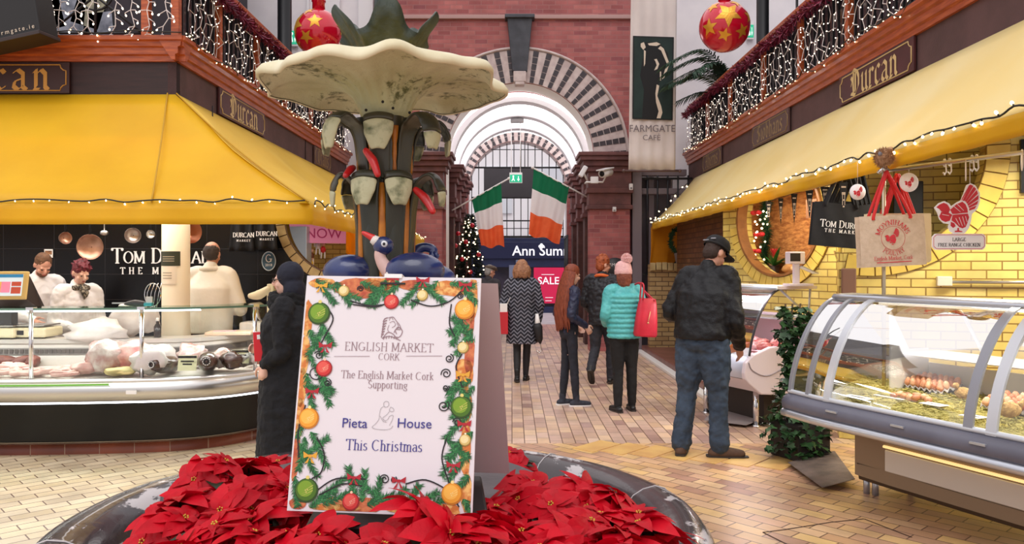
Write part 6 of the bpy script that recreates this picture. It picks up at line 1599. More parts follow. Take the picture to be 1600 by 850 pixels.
def tote(name,label,M,w,h,dp,m,handle_m,hl,group=None,handle_r=.008,spread=.5):
 """M: front face frame, origin at the face centre"""
 t=thing(name,label,'bag',M.translation,group)
 mb=MB();mb.M=M;r=10
 def face(z0,bul):
  return lambda u,v:Vector(((u-.5)*w*(1-.02*v),(v-.5)*h,z0+bul*math.sin(PI*u)*math.sin(PI*min(1,v*.9+.1))+.003*math.sin(u*17+v*5)))
 mb.grid(face(0,.004),12,12);mb.grid(lambda u,v:face(-dp,-.004)(1-u,v),12,12)
 for sx in(0,1):mb.grid(lambda u,v,sx=sx:face(0,.004)(sx,v).lerp(face(-dp,-.004)(sx,v),u)+Vector(((.5-sx)*dp*.6*math.sin(PI*u),0,0)),6,12)
 mb.grid(lambda u,v:face(0,.004)(u,0).lerp(face(-dp,-.004)(u,0),v),12,2);mb.build('bag_body',m,t)
 for z in(.002,-dp-.002):
  P,_=smooth_path([(-w*spread*.45,h*.42,z),(-w*spread*.42,h*.55,z),(-.012,h*.5+hl*.96,z*.3-dp*.4),(.012,h*.5+hl*.96,z*.3-dp*.4),(w*spread*.42,h*.55,z),(w*spread*.45,h*.42,z)],0,6)
  mb=MB();mb.M=M;mb.tube(P,handle_r,8);mb.build('handle',handle_m,t)
 return t
redcord=mat('red_rope',(206,30,30),.6)
M,k=px_frame(1395,376,5.28)
M=M@Matrix.Rotation(R(3),4,'Z')
tb_=tote('shopping_bag','beige cloth bag with a red hen print and red handles hanging over the egg case',M,103*k,80*k,.07,bag_beige,redcord,66*k*.98,handle_r=.011,spread=.62)
def arcword(mb,M,t,cx,cy,r,a_mid,size,up=True,dz=.008):
 w=text_width(t,size,.08)
 def am(x,y):
  a=a_mid-(x/r)if up else a_mid+(x/r)
  rr=r+y if up else r-y
  return cx+rr*math.cos(a),cy+rr*math.sin(a)
 write(mb,M,t,size,nib=(.13,0),thin=.06,track=.08,arcmap=am,dz=dz)
kk=k/3.036*1.0
mb=MB();arcword(mb,M,'MOYNIHANS',0*k,4*k,21*k,PI/2,7.5*k);arcword(mb,M,'POULTRY',0*k,4*k,27*k,-PI/2,7.0*k,up=False)
write(mb,M,'English Market, Cork',5.8*k,nib=(.12,0),thin=.06,oy=-30*k,dz=.007,ox=-1*k);mb.build('lettering',hen_red,tb_,label='red printed words on the bag')
mb=MB();mb.tube([M@Vector((18.5*k*math.cos(a),4*k+18.5*k*math.sin(a),.0075))for a in[i*PI/20 for i in range(41)]],.0012,4);mb.build('print_ring',hen_red,tb_)
hen(tb_,M@Matrix.Translation((-2*k,6*k,.008)),.115*k,hen_red)
mb=MB();mb.M=M;mb.box((0,-33.5*k,.0065),(54*k,1.3*k,.0006));mb.build('small_print',hen_red,tb_)
for i in range(2):
 M2=px_frame(1404+3*i,372-i*1.5,5.42+.11*i)[0]
 tote('shopping_bag',('second beige bag hanging close behind the red hen bag','rearmost beige bag behind the red hen bag')[i],M2,100*k*1.02,78*k,.05,mat('pale_cotton',(224,206,170),.85),redcord,60*k,handle_r=.008,spread=.5)
black_bag=mat('black_cotton',(24,22,26),.85,0,(18,17,20),20);YB=6.35
for i in range(4):
 M,k=px_frame(1312+i*8,352-i*1.5,YB+i*.085);M=M@Matrix.Rotation(R(-5),4,'Z')
 tb2=tote('shopping_bag',('black cloth bag with white lettering, foremost of the black bags','second black bag, close behind the lettered one','third black bag behind the lettered one','rearmost black bag, its edge showing at the right')[i],M,(86-i*4)*k,(68-i*1.5)*k,.05,black_bag,black_bag,62*k,handle_r=.012,spread=.62)
 if i==0:
  mb=MB();write(mb,M,'Tom Durcan',11*k,nib=(.16,0),thin=.06,caps2=.8,track=.04,dz=.009,ox=6*k,oy=-4*k);write(mb,M,'THE MARKET',5*k,nib=(.2,0),thin=.1,track=.5,dz=.009,ox=6*k,oy=-12*k);mb.build('lettering',white_paint,tb2)
t=thing('bag_hook','black hanging rod carrying the black bags under the right awning','hook',px(1312,290,6.4));mb=MB();c=px(1313,262,6.3);mb.tube([c+Vector((0,-.05,-.08)),c+Vector((.04,.35,-.07))],.012,8);mb.build('rod',black_iron,t);mb=MB();mb.tube([c+Vector((.02,.15,-.08)),c+Vector((.02,.15,.0))],.01,8);mb.build('stem',black_iron,t)
c4=rail_at(1509);YS=c4.y
M,k=px_frame(1495.3,326.8,YS);kk=k/3.036
hs=thing('hen_sign','red and white hen shaped sign reading LARGE FREE RANGE CHICKEN','sign',c4)
mb=MB();mb.slab([M@Vector(((x-775)*kk,(385-y)*kk,-.008))for x,y in OUT],M.to_3x3()@Vector((.0,0,.008)));mb.build('hen_board',mat('sign_white',(246,240,240),.45),hs)
hen(hs,M,kk,hen_red,dz=.0015,name='hen_red_parts')
mb=MB()
for(a,b)in(((800,420),(812,462)),((784,424),(800,466)),((768,428),(786,462)),((814,418),(822,446)),((704,410),(736,416)),((760,372),(790,398)),((776,362),(806,392))):
 p,q=[M@Vector(((x-775)*kk,(385-y)*kk,.0025))for x,y in(a,b)];mb.tube([p,q],.0018,4)
mb.build('feather_lines',mat('sign_white',(246,240,240)),hs)
PLM=M@Matrix.Translation(((783-775)*kk,(385-540)*kk,.004));pw,ph,nt_=126*kk,38*kk,14*kk
def plaque(w,h,n):return[(-w+n,h),(w-n,h),(w-n*.3,h-n*.3-n*.2),(w,h-n),(w,-h+n),(w-n*.5,-h+n*.5),(w-n,-h),(-w+n,-h),(-w+n*.5,-h+n*.5),(-w,-h+n),(-w,h-n),(-w+n*.5,h-n*.5)]
mb=MB();mb.slab([PLM@Vector((x,y,-.01))for x,y in reversed(plaque(pw,ph,nt_))],PLM.to_3x3()@Vector((0,0,.01)));mb.build('plaque',mat('sign_white',(246,240,240)),hs)
mb=MB();q=[(x*.955,y*.87)for x,y in plaque(pw,ph,nt_)];mb.tube([PLM@Vector((x,y,.001))for x,y in q+q[:1]],.0016,4);mb.build('plaque_border',hen_red,hs)
mb=MB();write(mb,PLM,'LARGE',16*kk,nib=(.17,0),thin=.08,track=.07,oy=3*kk,dz=.0015);write(mb,PLM,'FREE RANGE CHICKEN',15.5*kk,nib=(.17,0),thin=.08,track=.045,oy=-22*kk,dz=.0015);mb.build('lettering',ink_blk,hs)
mb=MB();top=M@Vector(((838-775)*kk,(385-264)*kk,-.004));mb.tube([top,Vector((top.x,top.y,railz))],.002,5);mb.build('cord',wire_white,hs)
for i,(x,y,Y,r,lb)in enumerate(((1340,300,5.75,12.5,'round white tag with a red hen hanging left of the red handles'),(1420,285,5.3,15,'round white tag with a red hen hanging right of the red handles'))):
 M,k=px_frame(x,y,Y);t=thing('round_tag',lb,'tag',M.translation);mb=MB();mb.M=M;mb.lathe([(.0005,.002),(r*k,.002),(r*k,-.002),(.0005,-.002)],(0,0,0),28);mb.build('disc',mat('sign_white',(246,240,240)),t);hen(t,M,.075*k,hen_red,dz=.0035)
 mb=MB();mb.tube([M@Vector((0,r*k,0)),Vector((M.translation.x,M.translation.y,railz if i else 2.36))],.0015,4);mb.build('cord',wire_white,t)
for i,(x,y,r)in enumerate(((1509,266,17),(1597,250,17))):
 c=rail_at(x);k=c.y/FOC;z=px(x,y,c.y).z;t=thing('round_tag',('round tag seen edge on, hanging on the rail above the hen sign','round tag seen edge on at the right frame edge')[i],'tag',(c.x,c.y,z))
 mb=MB();mb.M=Matrix.Translation((c.x,c.y,z))@Matrix.Rotation(R(62),4,'Z')@Matrix.Rotation(R(90),4,'X');mb.lathe([(.0005,.002),(r*k,.002),(r*k,-.002),(.0005,-.002)],(0,0,0),28);mb.build('disc',mat('sign_white',(246,240,240)),t)
 mb=MB();mb.tube([(c.x,c.y,z+r*k),(c.x,c.y,railz)],.0015,4);mb.build('cord',wire_white,t)
bt=mat('bunting_print',(34,32,36),.8,0,(206,202,196),55,lo=.54,hi=.57)
bun_c=0
for x,y0,y1,w in((1201,316,346,5),(1220,310,352,4),(1241,303,350,5),(1265,297,342,6),(1289,292,326,7),(1318,285,336,7)):
 Y=8.0-(x-1200)*.0155;a,b=px(x,y0,Y),px(x,y1,Y);w=w*Y/FOC
 o=['first','second','third','fourth','fifth','sixth'][bun_c];bun_c+=1
 t=thing('bunting_pennant','black printed pennant on the bunting under the right awning, %s from the left'%o,'pennant',a,'bunting pennants')
 mb=MB();mb.slab([a+Vector((-w,0,0)),b,a+Vector((w,0,0))],Vector((0,.003,0)));mb.build('cloth',mat('black_cloth',(20,19,22)),t)
 mb=MB()
 for q in range(4):
  f=.08+q*.2;ww=w*(1-f)*.7;p=a.lerp(b,f+.06)+Vector((0,-.002,0));mb.box(p,(ww*1.6,.001,.02 if q==1 else .012))
 for q in(-.5,.5):mb.box(a.lerp(b,.5)+Vector((q*w*.5,-.002,.0)),(.004,.001,.1))
 mb.build('print',mat('cream_print',(236,228,220)),t)
mb=MB();t=thing('bunting_string','thin dark cord carrying the bunting pennants under the right awning','cord',px(1250,300,6.9));mb.tube([px(x,y-1,8.0-(x-1200)*.0155)for x,y in((1197,317),(1201,316),(1220,310),(1241,303),(1265,297),(1289,292),(1318,285),(1335,280))],.003,5);mb.build('cord',wire_dark,t)
def WA(x,d,z):return Vector((Ax,Ay,0))+Matrix.Rotation(Aang,3,'Z')@Vector((x,-d,z))
t=thing('light_box','white panel in a black frame on the yellow wall at the right edge','panel',WA(1.7,0,2.3));mb=MB();mb.box(WA(1.70,.03,2.46),(.5,.05,.46),Aang);mb.build('frame',black_iron,t);mb=MB();mb.box(WA(1.70,.057,2.46),(.45,.01,.41),Aang);mb.build('panel',mat('white_panel',(246,240,230),.4),t)
t=thing('conduit','white junction box with a steel pipe along the yellow wall','pipe',WA(.85,.03,1.46));mb=MB();mb.box(WA(.86,.035,1.462),(.12,.07,.085),Aang);mb.build('junction_box',mat('cream_box',(226,220,204),.5),t,bevel=.006)
mb=MB();mb.tube([WA(.9,.04,1.455),WA(3.0,.04,1.455)],.016,10);mb.build('pipe',steel,t);mb=MB();mb.box(WA(1.6,.04,1.455),(.03,.05,.045),Aang);mb.build('clip',alu,t)
t=thing('dark_cupboard','tall black cupboard standing behind the large round opening','cupboard',WA(.64,-.6,0));mb=MB();mb.box(WA(.64,-.55,1.2),(.26,.3,2.4),Aang);mb.build('body',black_iron,t,bevel=.01);mb=MB();mb.box(WA(.76,-.38,1.3),(.012,.03,.3),Aang);mb.build('handle',steel,t)
mb=MB();mb.box(WA(.66,-.1,1.72),(.5,.2,.03),Aang);struct(mb.build('trim_80',white_paint))
def WB(x,d,z):return Vector((Bx,By,0))+Matrix.Rotation(Bang,3,'Z')@Vector((x,-d,z))
fir=mat('fir_needles',(34,84,46),.7,0,(20,56,30),20);lamp_y=bulb_mat
t=thing('garland','hanging Christmas garland with lights and red bows in the stone niche','garland',WB(.42,-.26,1.6));mb=MB();rg=random.Random(4)
gp=[WB(.47+.03*math.sin(i),-.26,2.5-i*.066)for i in range(14)]
for i in range(1500):
 f=rg.random()*12.9;c=gp[int(f)].lerp(gp[int(f)+1],f%1);d=Vector((rg.gauss(0,1),rg.gauss(0,1),rg.gauss(0,.8))).normalized()*rg.uniform(.06,.12);w=d.cross(Vector((rg.random(),rg.random(),1))).normalized()*.007
 mb.add([c-w,c+w,c+d],[(0,1,2)])
mb.build('fir',fir,t)
for i in range(26):mb=MB();f=rg.random()*12.9;c=gp[int(f)].lerp(gp[int(f)+1],f%1)+WB(0,rg.uniform(.04,.1),0)-WB(0,0,0)+Vector((rg.uniform(-.09,.09),rg.uniform(-.05,.05),0));mb.ball(c,.013,n=6);mb.build('light',bulb_mat,t)
for f,dx in((4.3,-.02),(8.8,.04),(11.5,-.05)):
 c=gp[int(f)]+(WB(0,.13,0)-WB(0,0,0));mb=MB()
 for s in(-1,1):mb.ball(c+(WB(s*.045,0,0)-WB(0,0,0)),.04,(1,.7,.7),10)
 mb.ball(c,.02,n=8);mb.build('bow',dollr,t)
t=thing('bromeliad','potted bromeliad with long green leaves and a red flower on the niche sill','plant',WB(.60,-.27,1.50));mb=MB();c0=WB(.60,-.27,1.50);rg=random.Random(9)
mb.lathe([(.05,0),(.065,.1),(.06,.1),(.01,.09)],c0,16);mb.build('pot',mat('dark_pot',(60,44,38),.5),t)
mb=MB()
for i in range(22):
 a=rg.uniform(0,2*PI);M=Matrix.Translation(c0+Vector((0,0,.09)))@Matrix.Rotation(a,4,'Z')@Matrix.Rotation(rg.uniform(.5,1.25),4,'X');leaf(mb,M,rg.uniform(.22,.34),.022,.35,0)
mb.build('foliage',mat('bright_leaf',(56,120,44),.45,0,(36,88,34),9),t)
mb=MB()
for i in range(9):M=Matrix.Translation(c0+Vector((0,0,.2)))@Matrix.Rotation(i*.7,4,'Z')@Matrix.Rotation(1.2,4,'X');leaf(mb,M,.12,.018,.1,0)
mb.build('flower',mat('red_flower',(200,44,44),.5),t)
for i,(x,m,lb,r)in enumerate(((.28,mat('loaf',(206,160,104),.8,0,(176,124,70),9),'round loaf on the niche sill behind the cap of the man',.09),(.40,mat('loaf_pale',(220,186,138),.8),'pale bread roll on the niche sill',.07),(.72,mat('loaf',(206,160,104)),'small brown loaf beside the bromeliad pot',.06),(.84,mat('loaf_pale',(220,186,138)),'bread roll right of the bromeliad pot',.06))):
 lump('bread_loaf',lb,'bread',WB(x*1.12,-.30,1.502),r*1.1,(1.1,.9,.9),m,i+50,.15)
t=thing('paper_bag','brown paper board hanging in front of the niche stones','card',px(1266,318,7.9));mb=MB();mb.box(px(1268,326,8.35),(.15,.01,.2),Bang);mb.build('sheet',mat('brown_paper',(120,78,50),.7),t);mb=MB();c=px(1268,326,8.35);mb.tube([c+Vector((0,0,.1)),c+Vector((0,0,.28))],.003,5);mb.build('cord',wire_dark,t)
# ---------------------------------------------------------------- meat counter in the middle of the right side
C0=Vector((2.27,7.62,0));CE=Vector((-.41,.91,0)).normalized();CN=Vector((.91,.41,0)).normalized();CEZ=math.atan2(CE.y,CE.x)
def K(s,d,z):return C0+CE*s+CN*d+Vector((0,0,z))
kc=thing('meat_counter','short white meat counter with curved glass in front of the man in the black jacket','counter',K(.5,.3,0))
def kext(prof,s0,s1,name,m,smooth=True,cap=True):
 k=len(prof);mb=MB();vs=[K(s,d,z)for s in(s0,s1)for d,z in prof];fs=[(k+j,k+j+1,j+1,j)for j in range(k-1)]
 if cap:fs+=[tuple(range(k)),tuple(reversed([k+j for j in range(k)]))]
 mb.add(vs,fs,0,smooth);return mb.build(name,m,kc)
lil=mat('lilac_white',(226,214,222),.4)
kext([(.30,0),(.30,.34),(.84,.34),(.84,0),(.30,0)],.10,1.05,'under_counter_shade',mat('shade_fill_brown',(44,34,30),.6),smooth=False)  # dark box added to stand for the shade under the counter
kext([(0,.50),(-.02,.56),(-.01,.64),(.05,.70),(.12,.72),(.12,.46),(0,.50)],.03,1.1,'bumper',mat('bluish_bumper',(196,198,214),.3,.3))
kext([(.02,.49),(.16,.36),(.55,.30),(.9,.34),(.9,.49)],.02,1.1,'underside',lil,smooth=False)
mb=MB();pr=[(-.03,.56),(-.02,.50),(.03,.45),(.18,.34),(.5,.31),(.82,.33),(.82,.76),(.55,.80),(.30,.80),(.08,.73),(-.01,.66)]
mb.slab([K(0,d,z)for d,z in pr],CE*.05);mb.build('end_panel',mat('lilac_white',(226,214,222)),kc,bevel=.012)
mb=MB();mb.tube(smooth_path([K(-.004,d,z)for d,z in((.02,.66),(.07,.58),(.25,.52),(.5,.60),(.8,.70))],0,5)[0],.006,6);mb.build('panel_groove',mat('grey_groove',(150,142,150),.5),kc)
kg,_=smooth_path([(0,.04,.72),(0,.08,.90),(0,.17,1.12),(0,.30,1.30),(0,.42,1.37)],0,4)
kext([(p.y,p.z)for p in kg],.02,1.1,'curved_glass',clear,cap=False)
mb=MB();mb.tube([K(.012,p.y,p.z)for p in kg],.012,8);mb.build('glass_edge',mat('dark_rubber',(50,46,52),.5),kc)
mb=MB();mb.tube([K(.06,p.y+.03,p.z)for p in kg],.012,8);mb.build('glass_frame',alu,kc)
kext([(.36,1.365),(.36,1.395),(.88,1.395),(.88,1.365),(.36,1.365)],-.02,1.1,'top_shelf',mat('lilac_white',(226,214,222)),smooth=False)
kext([(.34,1.355),(.33,1.38),(.36,1.40),(.38,1.38)],-.03,1.1,'shelf_edge',alu)
kext([(.10,.715),(.5,.74),(.82,.78)],.04,1.1,'tray',mat('pink_lit_tray',(236,206,216),.4),cap=False)
kext([(.82,.76),(.82,1.10),(.86,1.10),(.86,.76)],.02,1.1,'back_panel',mat('pale_pink_back',(236,212,222),.4),smooth=False)
kext([(.45,1.06),(.45,1.075),(.82,1.075),(.82,1.06)],.03,1.08,'inner_shelf',alu,smooth=False)
for s,d in((.05,.84),(.05,.40)):mb=MB();mb.tube([K(s,.84,1.09),K(s,.86 if d>.5 else .45,1.37)],.012,8);mb.build('strut',alu,kc)
for s,d in((.12,.22),(.9,.22),(.12,.7),(.9,.7)):mb=MB();mb.tube([K(s,d,.0),K(s,d,.37)],.03,12);mb.tube([K(s,d,0),K(s,d,.02)],.045,12);mb.build('leg',chrome,kc)
rk=random.Random(6)
for i in range(12):
 s,d=.12+.075*i,.25+.22*(i%2)+rk.uniform(0,.1)
 lump('meat_cut','meat cut in the right counter, %s'%(('row at the front glass, %s' if i%2==0 else 'row at the back, %s')%['nearest the end panel','second from the end panel','third from the end panel','fourth from the end panel','fifth from the end panel','farthest from the end panel'][i//2]),'meat',K(s,d,.735+(d-.2)*.07),.075,(1.1,.8,.6),(meat_red,meat_pink,mat('mottled_beef',(142,44,52),.4,0,(232,190,190),18))[i%3],i+70,.3,i,'cuts in the right meat counter')
t=thing('weighing_scale','white scale with a raised price display standing on the right meat counter','scale',K(.05,.62,1.395));c=Vector((px(1247,450,7.85).x,7.85,1.397))
mb=MB();mb.box(c+Vector((0,0,.012)),(.24,.2,.024));mb.build('base',lil,t,bevel=.004);mb=MB();mb.box(c+Vector((-.02,0,.13)),(.06,.05,.22));mb.build('pole',lil,t,bevel=.008)
mb=MB();mb.box(c+Vector((-.03,0,.28)),(.17,.09,.12),.2);mb.build('head',lil,t,bevel=.008);mb=MB();mb.box(c+Vector((-.045,-.047,.285)),(.11,.008,.08),.2);mb.build('display',ink_blk,t);mb=MB();mb.box(c+Vector((.09,-.02,.16)),(.17,.15,.012),rot=Matrix.Rotation(R(24),3,'Y'));mb.build('plate',alu,t)
chk=mat('worn_plate_steel',(128,112,106),.55,.3,(98,86,82),8,.2,60)
mb=MB();mb.slab([px(1231,729,6.28)*1,px(1285,769,5.57),px(1336,762,5.68),px(1304,716,6.54)],(0,0,.004));
for i in range(4):pass
mb.v=[(x,y,.03+(.004 if k>3 else 0)+(.03 if k%4 in(2,3)else 0))for k,(x,y,z)in enumerate(mb.v)]
mb2=mb;o=mb2.build('floor_ramp',chk);tag(o,'worn brown steel ramp plate on the floor at the left foot of the egg case','ramp')
mb=MB();mb.slab([Vector((1.95,8.0,.03)),Vector((2.3,7.75,.03)),Vector((2.6,8.0,.06)),Vector((2.2,8.5,.06))],(0,0,.006));tag(mb.build('floor_ramp',mat('grey_plate',(150,140,140),.5,.2)),'grey plate on the floor under the right meat counter','ramp')
# ---------------------------------------------------------------- tall ivy in a dark planter between the two counters
iv=thing('potted_ivy','tall column of ivy in a dark planter between the meat counter and the egg case','plant',(2.36,6.55,0));ic=Vector((2.36,6.55,0));ri=random.Random(12)
mb=MB();mb.box(ic+Vector((.05,.05,.15)),(.34,.34,.30),.4);mb.build('planter',mat('dark_planter',(40,34,32),.7),iv,bevel=.015)
for kx in range(3):
 mb=MB();mb.tube([ic+Vector((.05*kx-.05,.03*kx,.28+.2*i+.0))+Vector((.03*math.sin(i+kx),.03*math.cos(i*1.3),0))for i in range(6)],.008,6);mb.build('stem',mat('ivy_stem',(86,66,44),.8),iv)
mb=MB()
def ivy_leaf(M,s):
 pts=[(0,0,0),(.5,.1,0),(.42,.42,0),(.62,.62,0),(.22,.7,0),(0,1.05,0),(-.22,.7,0),(-.62,.62,0),(-.42,.42,0),(-.5,.1,0)]
 vs=[M@Vector((x*s,y*s,.12*s*abs(x)-.1*s*y*y))for x,y,z in pts];mb.add(vs,[(0,1,2,5),(2,3,4,5),(0,5,8,9),(5,6,7,8)],ri.choice((0,0,1)),True)
for i in range(900):
 z=.06+1.2*ri.random();rad=.15+.05*math.sin(z*6)+(.05 if z<.35 else 0)-(.06 if z>1.1 else 0);a=ri.uniform(0,2*PI);rr=rad*math.sqrt(ri.random())*1.05
 M=Matrix.Translation(ic+Vector((rr*math.cos(a),rr*math.sin(a),z)))@Matrix.Rotation(a-PI/2+ri.uniform(-.8,.8),4,'Z')@Matrix.Rotation(ri.uniform(-1.3,.4),4,'X')@Matrix.Rotation(ri.uniform(-.5,.5),4,'Y')
 ivy_leaf(M,ri.uniform(.045,.075))
mb.build('foliage',[mat('ivy_leaf',(30,60,32),.4,0,(52,88,48),12),mat('ivy_leaf_pale',(72,110,62),.4,0,(44,80,42),14)],iv)
t=thing('potted_wreath','green wreath with a red bow in a grey pot on the far right brick wall','plant',px(1065,413,14.3));c=Vector((px(1065,413,14.3).x,14.3,1.63))
mb=MB();mb.lathe([(.1,0),(.14,.2),(.13,.2),(.01,.18)],c,18);mb.build('pot',mat('zinc_pot',(150,146,150),.4,.5),t);mb=MB();rg=random.Random(3)
for i in range(700):
 a=rg.uniform(0,2*PI);q=c+Vector((.2*math.cos(a),rg.uniform(-.05,.05),.42+.24*math.sin(a)));d=Vector((rg.gauss(0,1),rg.gauss(0,1),rg.gauss(0,1))).normalized()*.08;w=d.cross(Vector((.2,1,.4))).normalized()*.012;mb.add([q-w,q+w,q+d],[(0,1,2)])
mb.build('greenery',fir,t);mb=MB();mb.ball(c+Vector((.02,-.08,.55)),.1,(1,.6,1.1),12);mb.build('bow',dollr,t)
mb=MB()
def groove(pts):
 P=[px(x,y,(CAMZ)*FOC/(y-CPY))for x,y in pts]
 for a,b in zip(P[:-1],P[1:]):
  d=(b-a).normalized();n=Vector((-d.y,d.x,0))*.006;mb.quad(a-n+Vector((0,0,.0015)),b-n+Vector((0,0,.0015)),b+n+Vector((0,0,.0015)),a+n+Vector((0,0,.0015)))
groove([(1232,852),(1192,832),(1225,828),(1300,816),(1350,811),(1425,840)]);struct(mb.build('trim_90',mat('floor_groove',(70,46,36),.8)))
# ---------------------------------------------------------------- iron gate and screen at the end of the passage
YG=20.55
gate=thing('iron_gate','tall black iron gate screen closing the upper part of the passage arch','gate',(ACX,YG,2.2))
def gx(x):return px(x,0,YG).x
def gz(y):return px(0,y,YG).z
for i,x in enumerate((737,748,759,770,781,792,803,814,825,836,847,858,869,880)):
 mb=MB();X_=gx(x);h=3.55+math.sqrt(max(0,1.26**2-(X_-ACX)**2));mb.tube([(X_,YG,gz(370)),(X_,YG,h)],.012,5);mb.build('bar',black_iron,gate)
for y,r_ in((370,.03),(357,.012),(345,.02),(309,.025),(262,.025),(234,.012)):
 mb=MB();mb.tube([(ACX-1.2,YG-.02,gz(y)),(ACX+1.2,YG-.02,gz(y))],r_,6);mb.build('rail',black_iron,gate)
for sgn,nm in((-1,'left'),(1,'right')):
 t=thing('gate_leaf','open iron gate leaf folded against the %s passage wall'%nm,'gate',(ACX+sgn*1.2,19,0))
 x=ACX+sgn*1.2
 for k in range(7):mb=MB();mb.tube([(x,20.2-k*.19,0),(x,20.2-k*.19,2.35)],.016,6);mb.build('bar',black_iron,t)
 for z in(.15,1.2,2.3):mb=MB();mb.tube([(x,20.2,z),(x,19.06,z)],.022,6);mb.build('rail',black_iron,t)
t=thing('hanging_sign','dark sign panel hanging across the passage behind the flags','panel',px(795,285,20.3));mb=MB();a,b=px(756,263,20.2),px(834,308,20.2);mb.box2((a.x,20.2,b.z),(b.x,20.3,a.z));mb.build('panel',mat('dark_board',(40,36,42),.5),t)
for x in(770,820):mb=MB();c=px(x,263,20.25);mb.tube([c,c+Vector((0,0,.9))],.012,5);mb.build('hanger',black_iron,t)
def exit_sign(label,c,w,h,top):
 t=thing('exit_sign',label,'sign',c);mb=MB();mb.box(c,(w,.05,h));mb.build('box',mat('white_sign_case',(228,226,226),.5),t,bevel=.005)
 mb=MB();mb.box(c+Vector((0,-.027,-.015)),(w*.92,.006,h*.72));mb.build('face',mat('exit_green',(30,160,120),.4,emit=.8),t)
 mb=MB();q=c+Vector((w*.2,-.032,-.015));mb.box(q,(w*.05,.004,h*.42));mb.add([q+Vector((-.1*w,0,-.05*h)),q+Vector((0,0,-.28*h)),q+Vector((.1*w,0,-.05*h))],[(0,1,2)])
 q=c+Vector((-w*.2,-.032,-.015));mb.ball(q+Vector((0,0,h*.2)),h*.08,n=8);mb.box(q,(w*.1,.004,h*.25));mb.tube([q,q+Vector((-.12*w,0,-h*.26))],h*.04,5);mb.tube([q,q+Vector((.10*w,0,-h*.24))],h*.04,5)
 mb.build('pictogram',mat('exit_white',(244,250,246),.4,emit=.8),t)
 if top:
  for s in(-.35,.35):mb=MB();mb.tube([c+Vector((s*w,0,h/2)),c+Vector((s*w,0,top-c.z))],.008,6);mb.build('rod',white_paint,t)
 return t
exit_sign('green and white exit sign hanging on two rods in the passage',px(806,278,17.9),.29,.24,4.9)
exit_sign('small green exit sign behind the black column at the upper left',px(459,58,15.15),.16,.36,0)
exit_sign('small green exit sign behind the red bauble at the upper right',px(1172,48,15.15),.13,.34,0)
mb=MB();c=px(808,192,17.9);mb.box(c+Vector((0,0,.05)),(.3,.14,.1));tag(mb.build('vault_lamp',mat('grey_lamp',(140,136,138),.5),bevel=.02),'small grey lamp box under the passage vault above the exit sign','lamp')
# ---------------------------------------------------------------- two flags
g_=mat('flag_green',(16,110,72),.8,transl=.35);w_=mat('flag_white',(238,230,230),.8,transl=.35);o_=mat('flag_orange',(244,112,62),.8,0,(236,96,50),6,transl=.4)
def flag(label,pole,tl,tr,br,bl,Y,seed):
 t=thing('flag',label,'flag',px(pole[0][0],pole[0][1],Y))
 a,b=[px(x,y,Y)for x,y in pole];mb=MB();mb.tube([a,b],.016,8);mb.ball(b,.03,n=8);mb.build('pole',white_paint,t)
 TL_,TR_,BR_,BL_=[px(x,y,Y)for x,y in(tl,tr,br,bl)];bands=((0,.30,g_,'green_band'),(.30,.66,w_,'white_band'),(.66,1,o_,'orange_band'))
 for v0,v1,m,nm in bands:
  mb=MB()
  def f(u,v):
   vv=v0+(v1-v0)*v;p=TL_.lerp(TR_,u).lerp(BL_.lerp(BR_,u),vv);p.y+=.07*vv*math.sin(u*11+seed+vv*2.5)+.03*math.sin(u*23+vv*3);p.z+=.03*vv*math.sin(u*9+seed);return p
  mb.grid(f,20,8);mb.build(nm,m,t)
flag('green white and orange flag on the left wall of the passage',((706,329),(795,279)),(737,311),(783,286),(788,385),(752,386),15.95,1)
flag('green white and orange flag on the right wall of the passage',((918,308),(832,262)),(834,264),(889,292),(874,380),(826,366),15.9,3)
# ---------------------------------------------------------------- Christmas tree in the passage
ct=thing('christmas_tree','dark Christmas tree with small lights and red baubles at the left of the passage','Christmas tree',(-.9,16.9,0));cc=Vector((-.9,16.9,0));rt=random.Random(7)
mb=MB();mb.tube([cc,cc+Vector((0,0,2.5))],[.06,.015],8);mb.build('trunk',mat('tree_trunk',(70,48,34),.8),ct)
mb=MB()
for i in range(5200):
 h=rt.random()**1.3;z=.25+2.45*h;rr=(1-h)*.5+.04;a=rt.uniform(0,2*PI);r_=rr*rt.uniform(.35,1);c=cc+Vector((r_*math.cos(a),r_*math.sin(a),z-r_*.15))
 d=Vector((math.cos(a),math.sin(a),rt.uniform(-.6,.3))).normalized()*rt.uniform(.07,.15);w=d.cross(Vector((rt.gauss(0,1),rt.gauss(0,1),1))).normalized()*.014;mb.add([c-w,c+w,c+d],[(0,1,2)])
mb.build('needles',mat('dark_fir',(24,44,32),.8,0,(14,30,22),12),ct)
lightp=None
def surf():h=rt.random()**1.2;a=rt.uniform(-PI,0);z=.4+2.3*h;rr=(1-h)*.52+.07;return cc+Vector((rr*math.cos(a),rr*math.sin(a),z))
for i in range(95):
 if lightp is None:mb=MB();mb.ball((0,0,0),.014,n=6);lightp=mb.build('light',bulb_mat,ct);o=lightp
 else:o=lightp.copy();COL.objects.link(o);adopt(o,ct)
 o.matrix_basis=Matrix.Translation(surf())
bb=None
for x,y in((708,352),(738,352),(712,384),(728,378),(748,398),(722,405),(703,420),(735,425),(752,370),(716,365)):
 c=px(x,y,16.6);mb=MB();mb.ball(c,.05,n=14);mb.build('bauble',bauble_red,ct)
mb=MB();mb.lathe([(.25,0),(.28,.3),(.26,.3),(.01,.26)],cc,18);mb.build('pot',mat('dark_pot',(60,44,38)),ct)
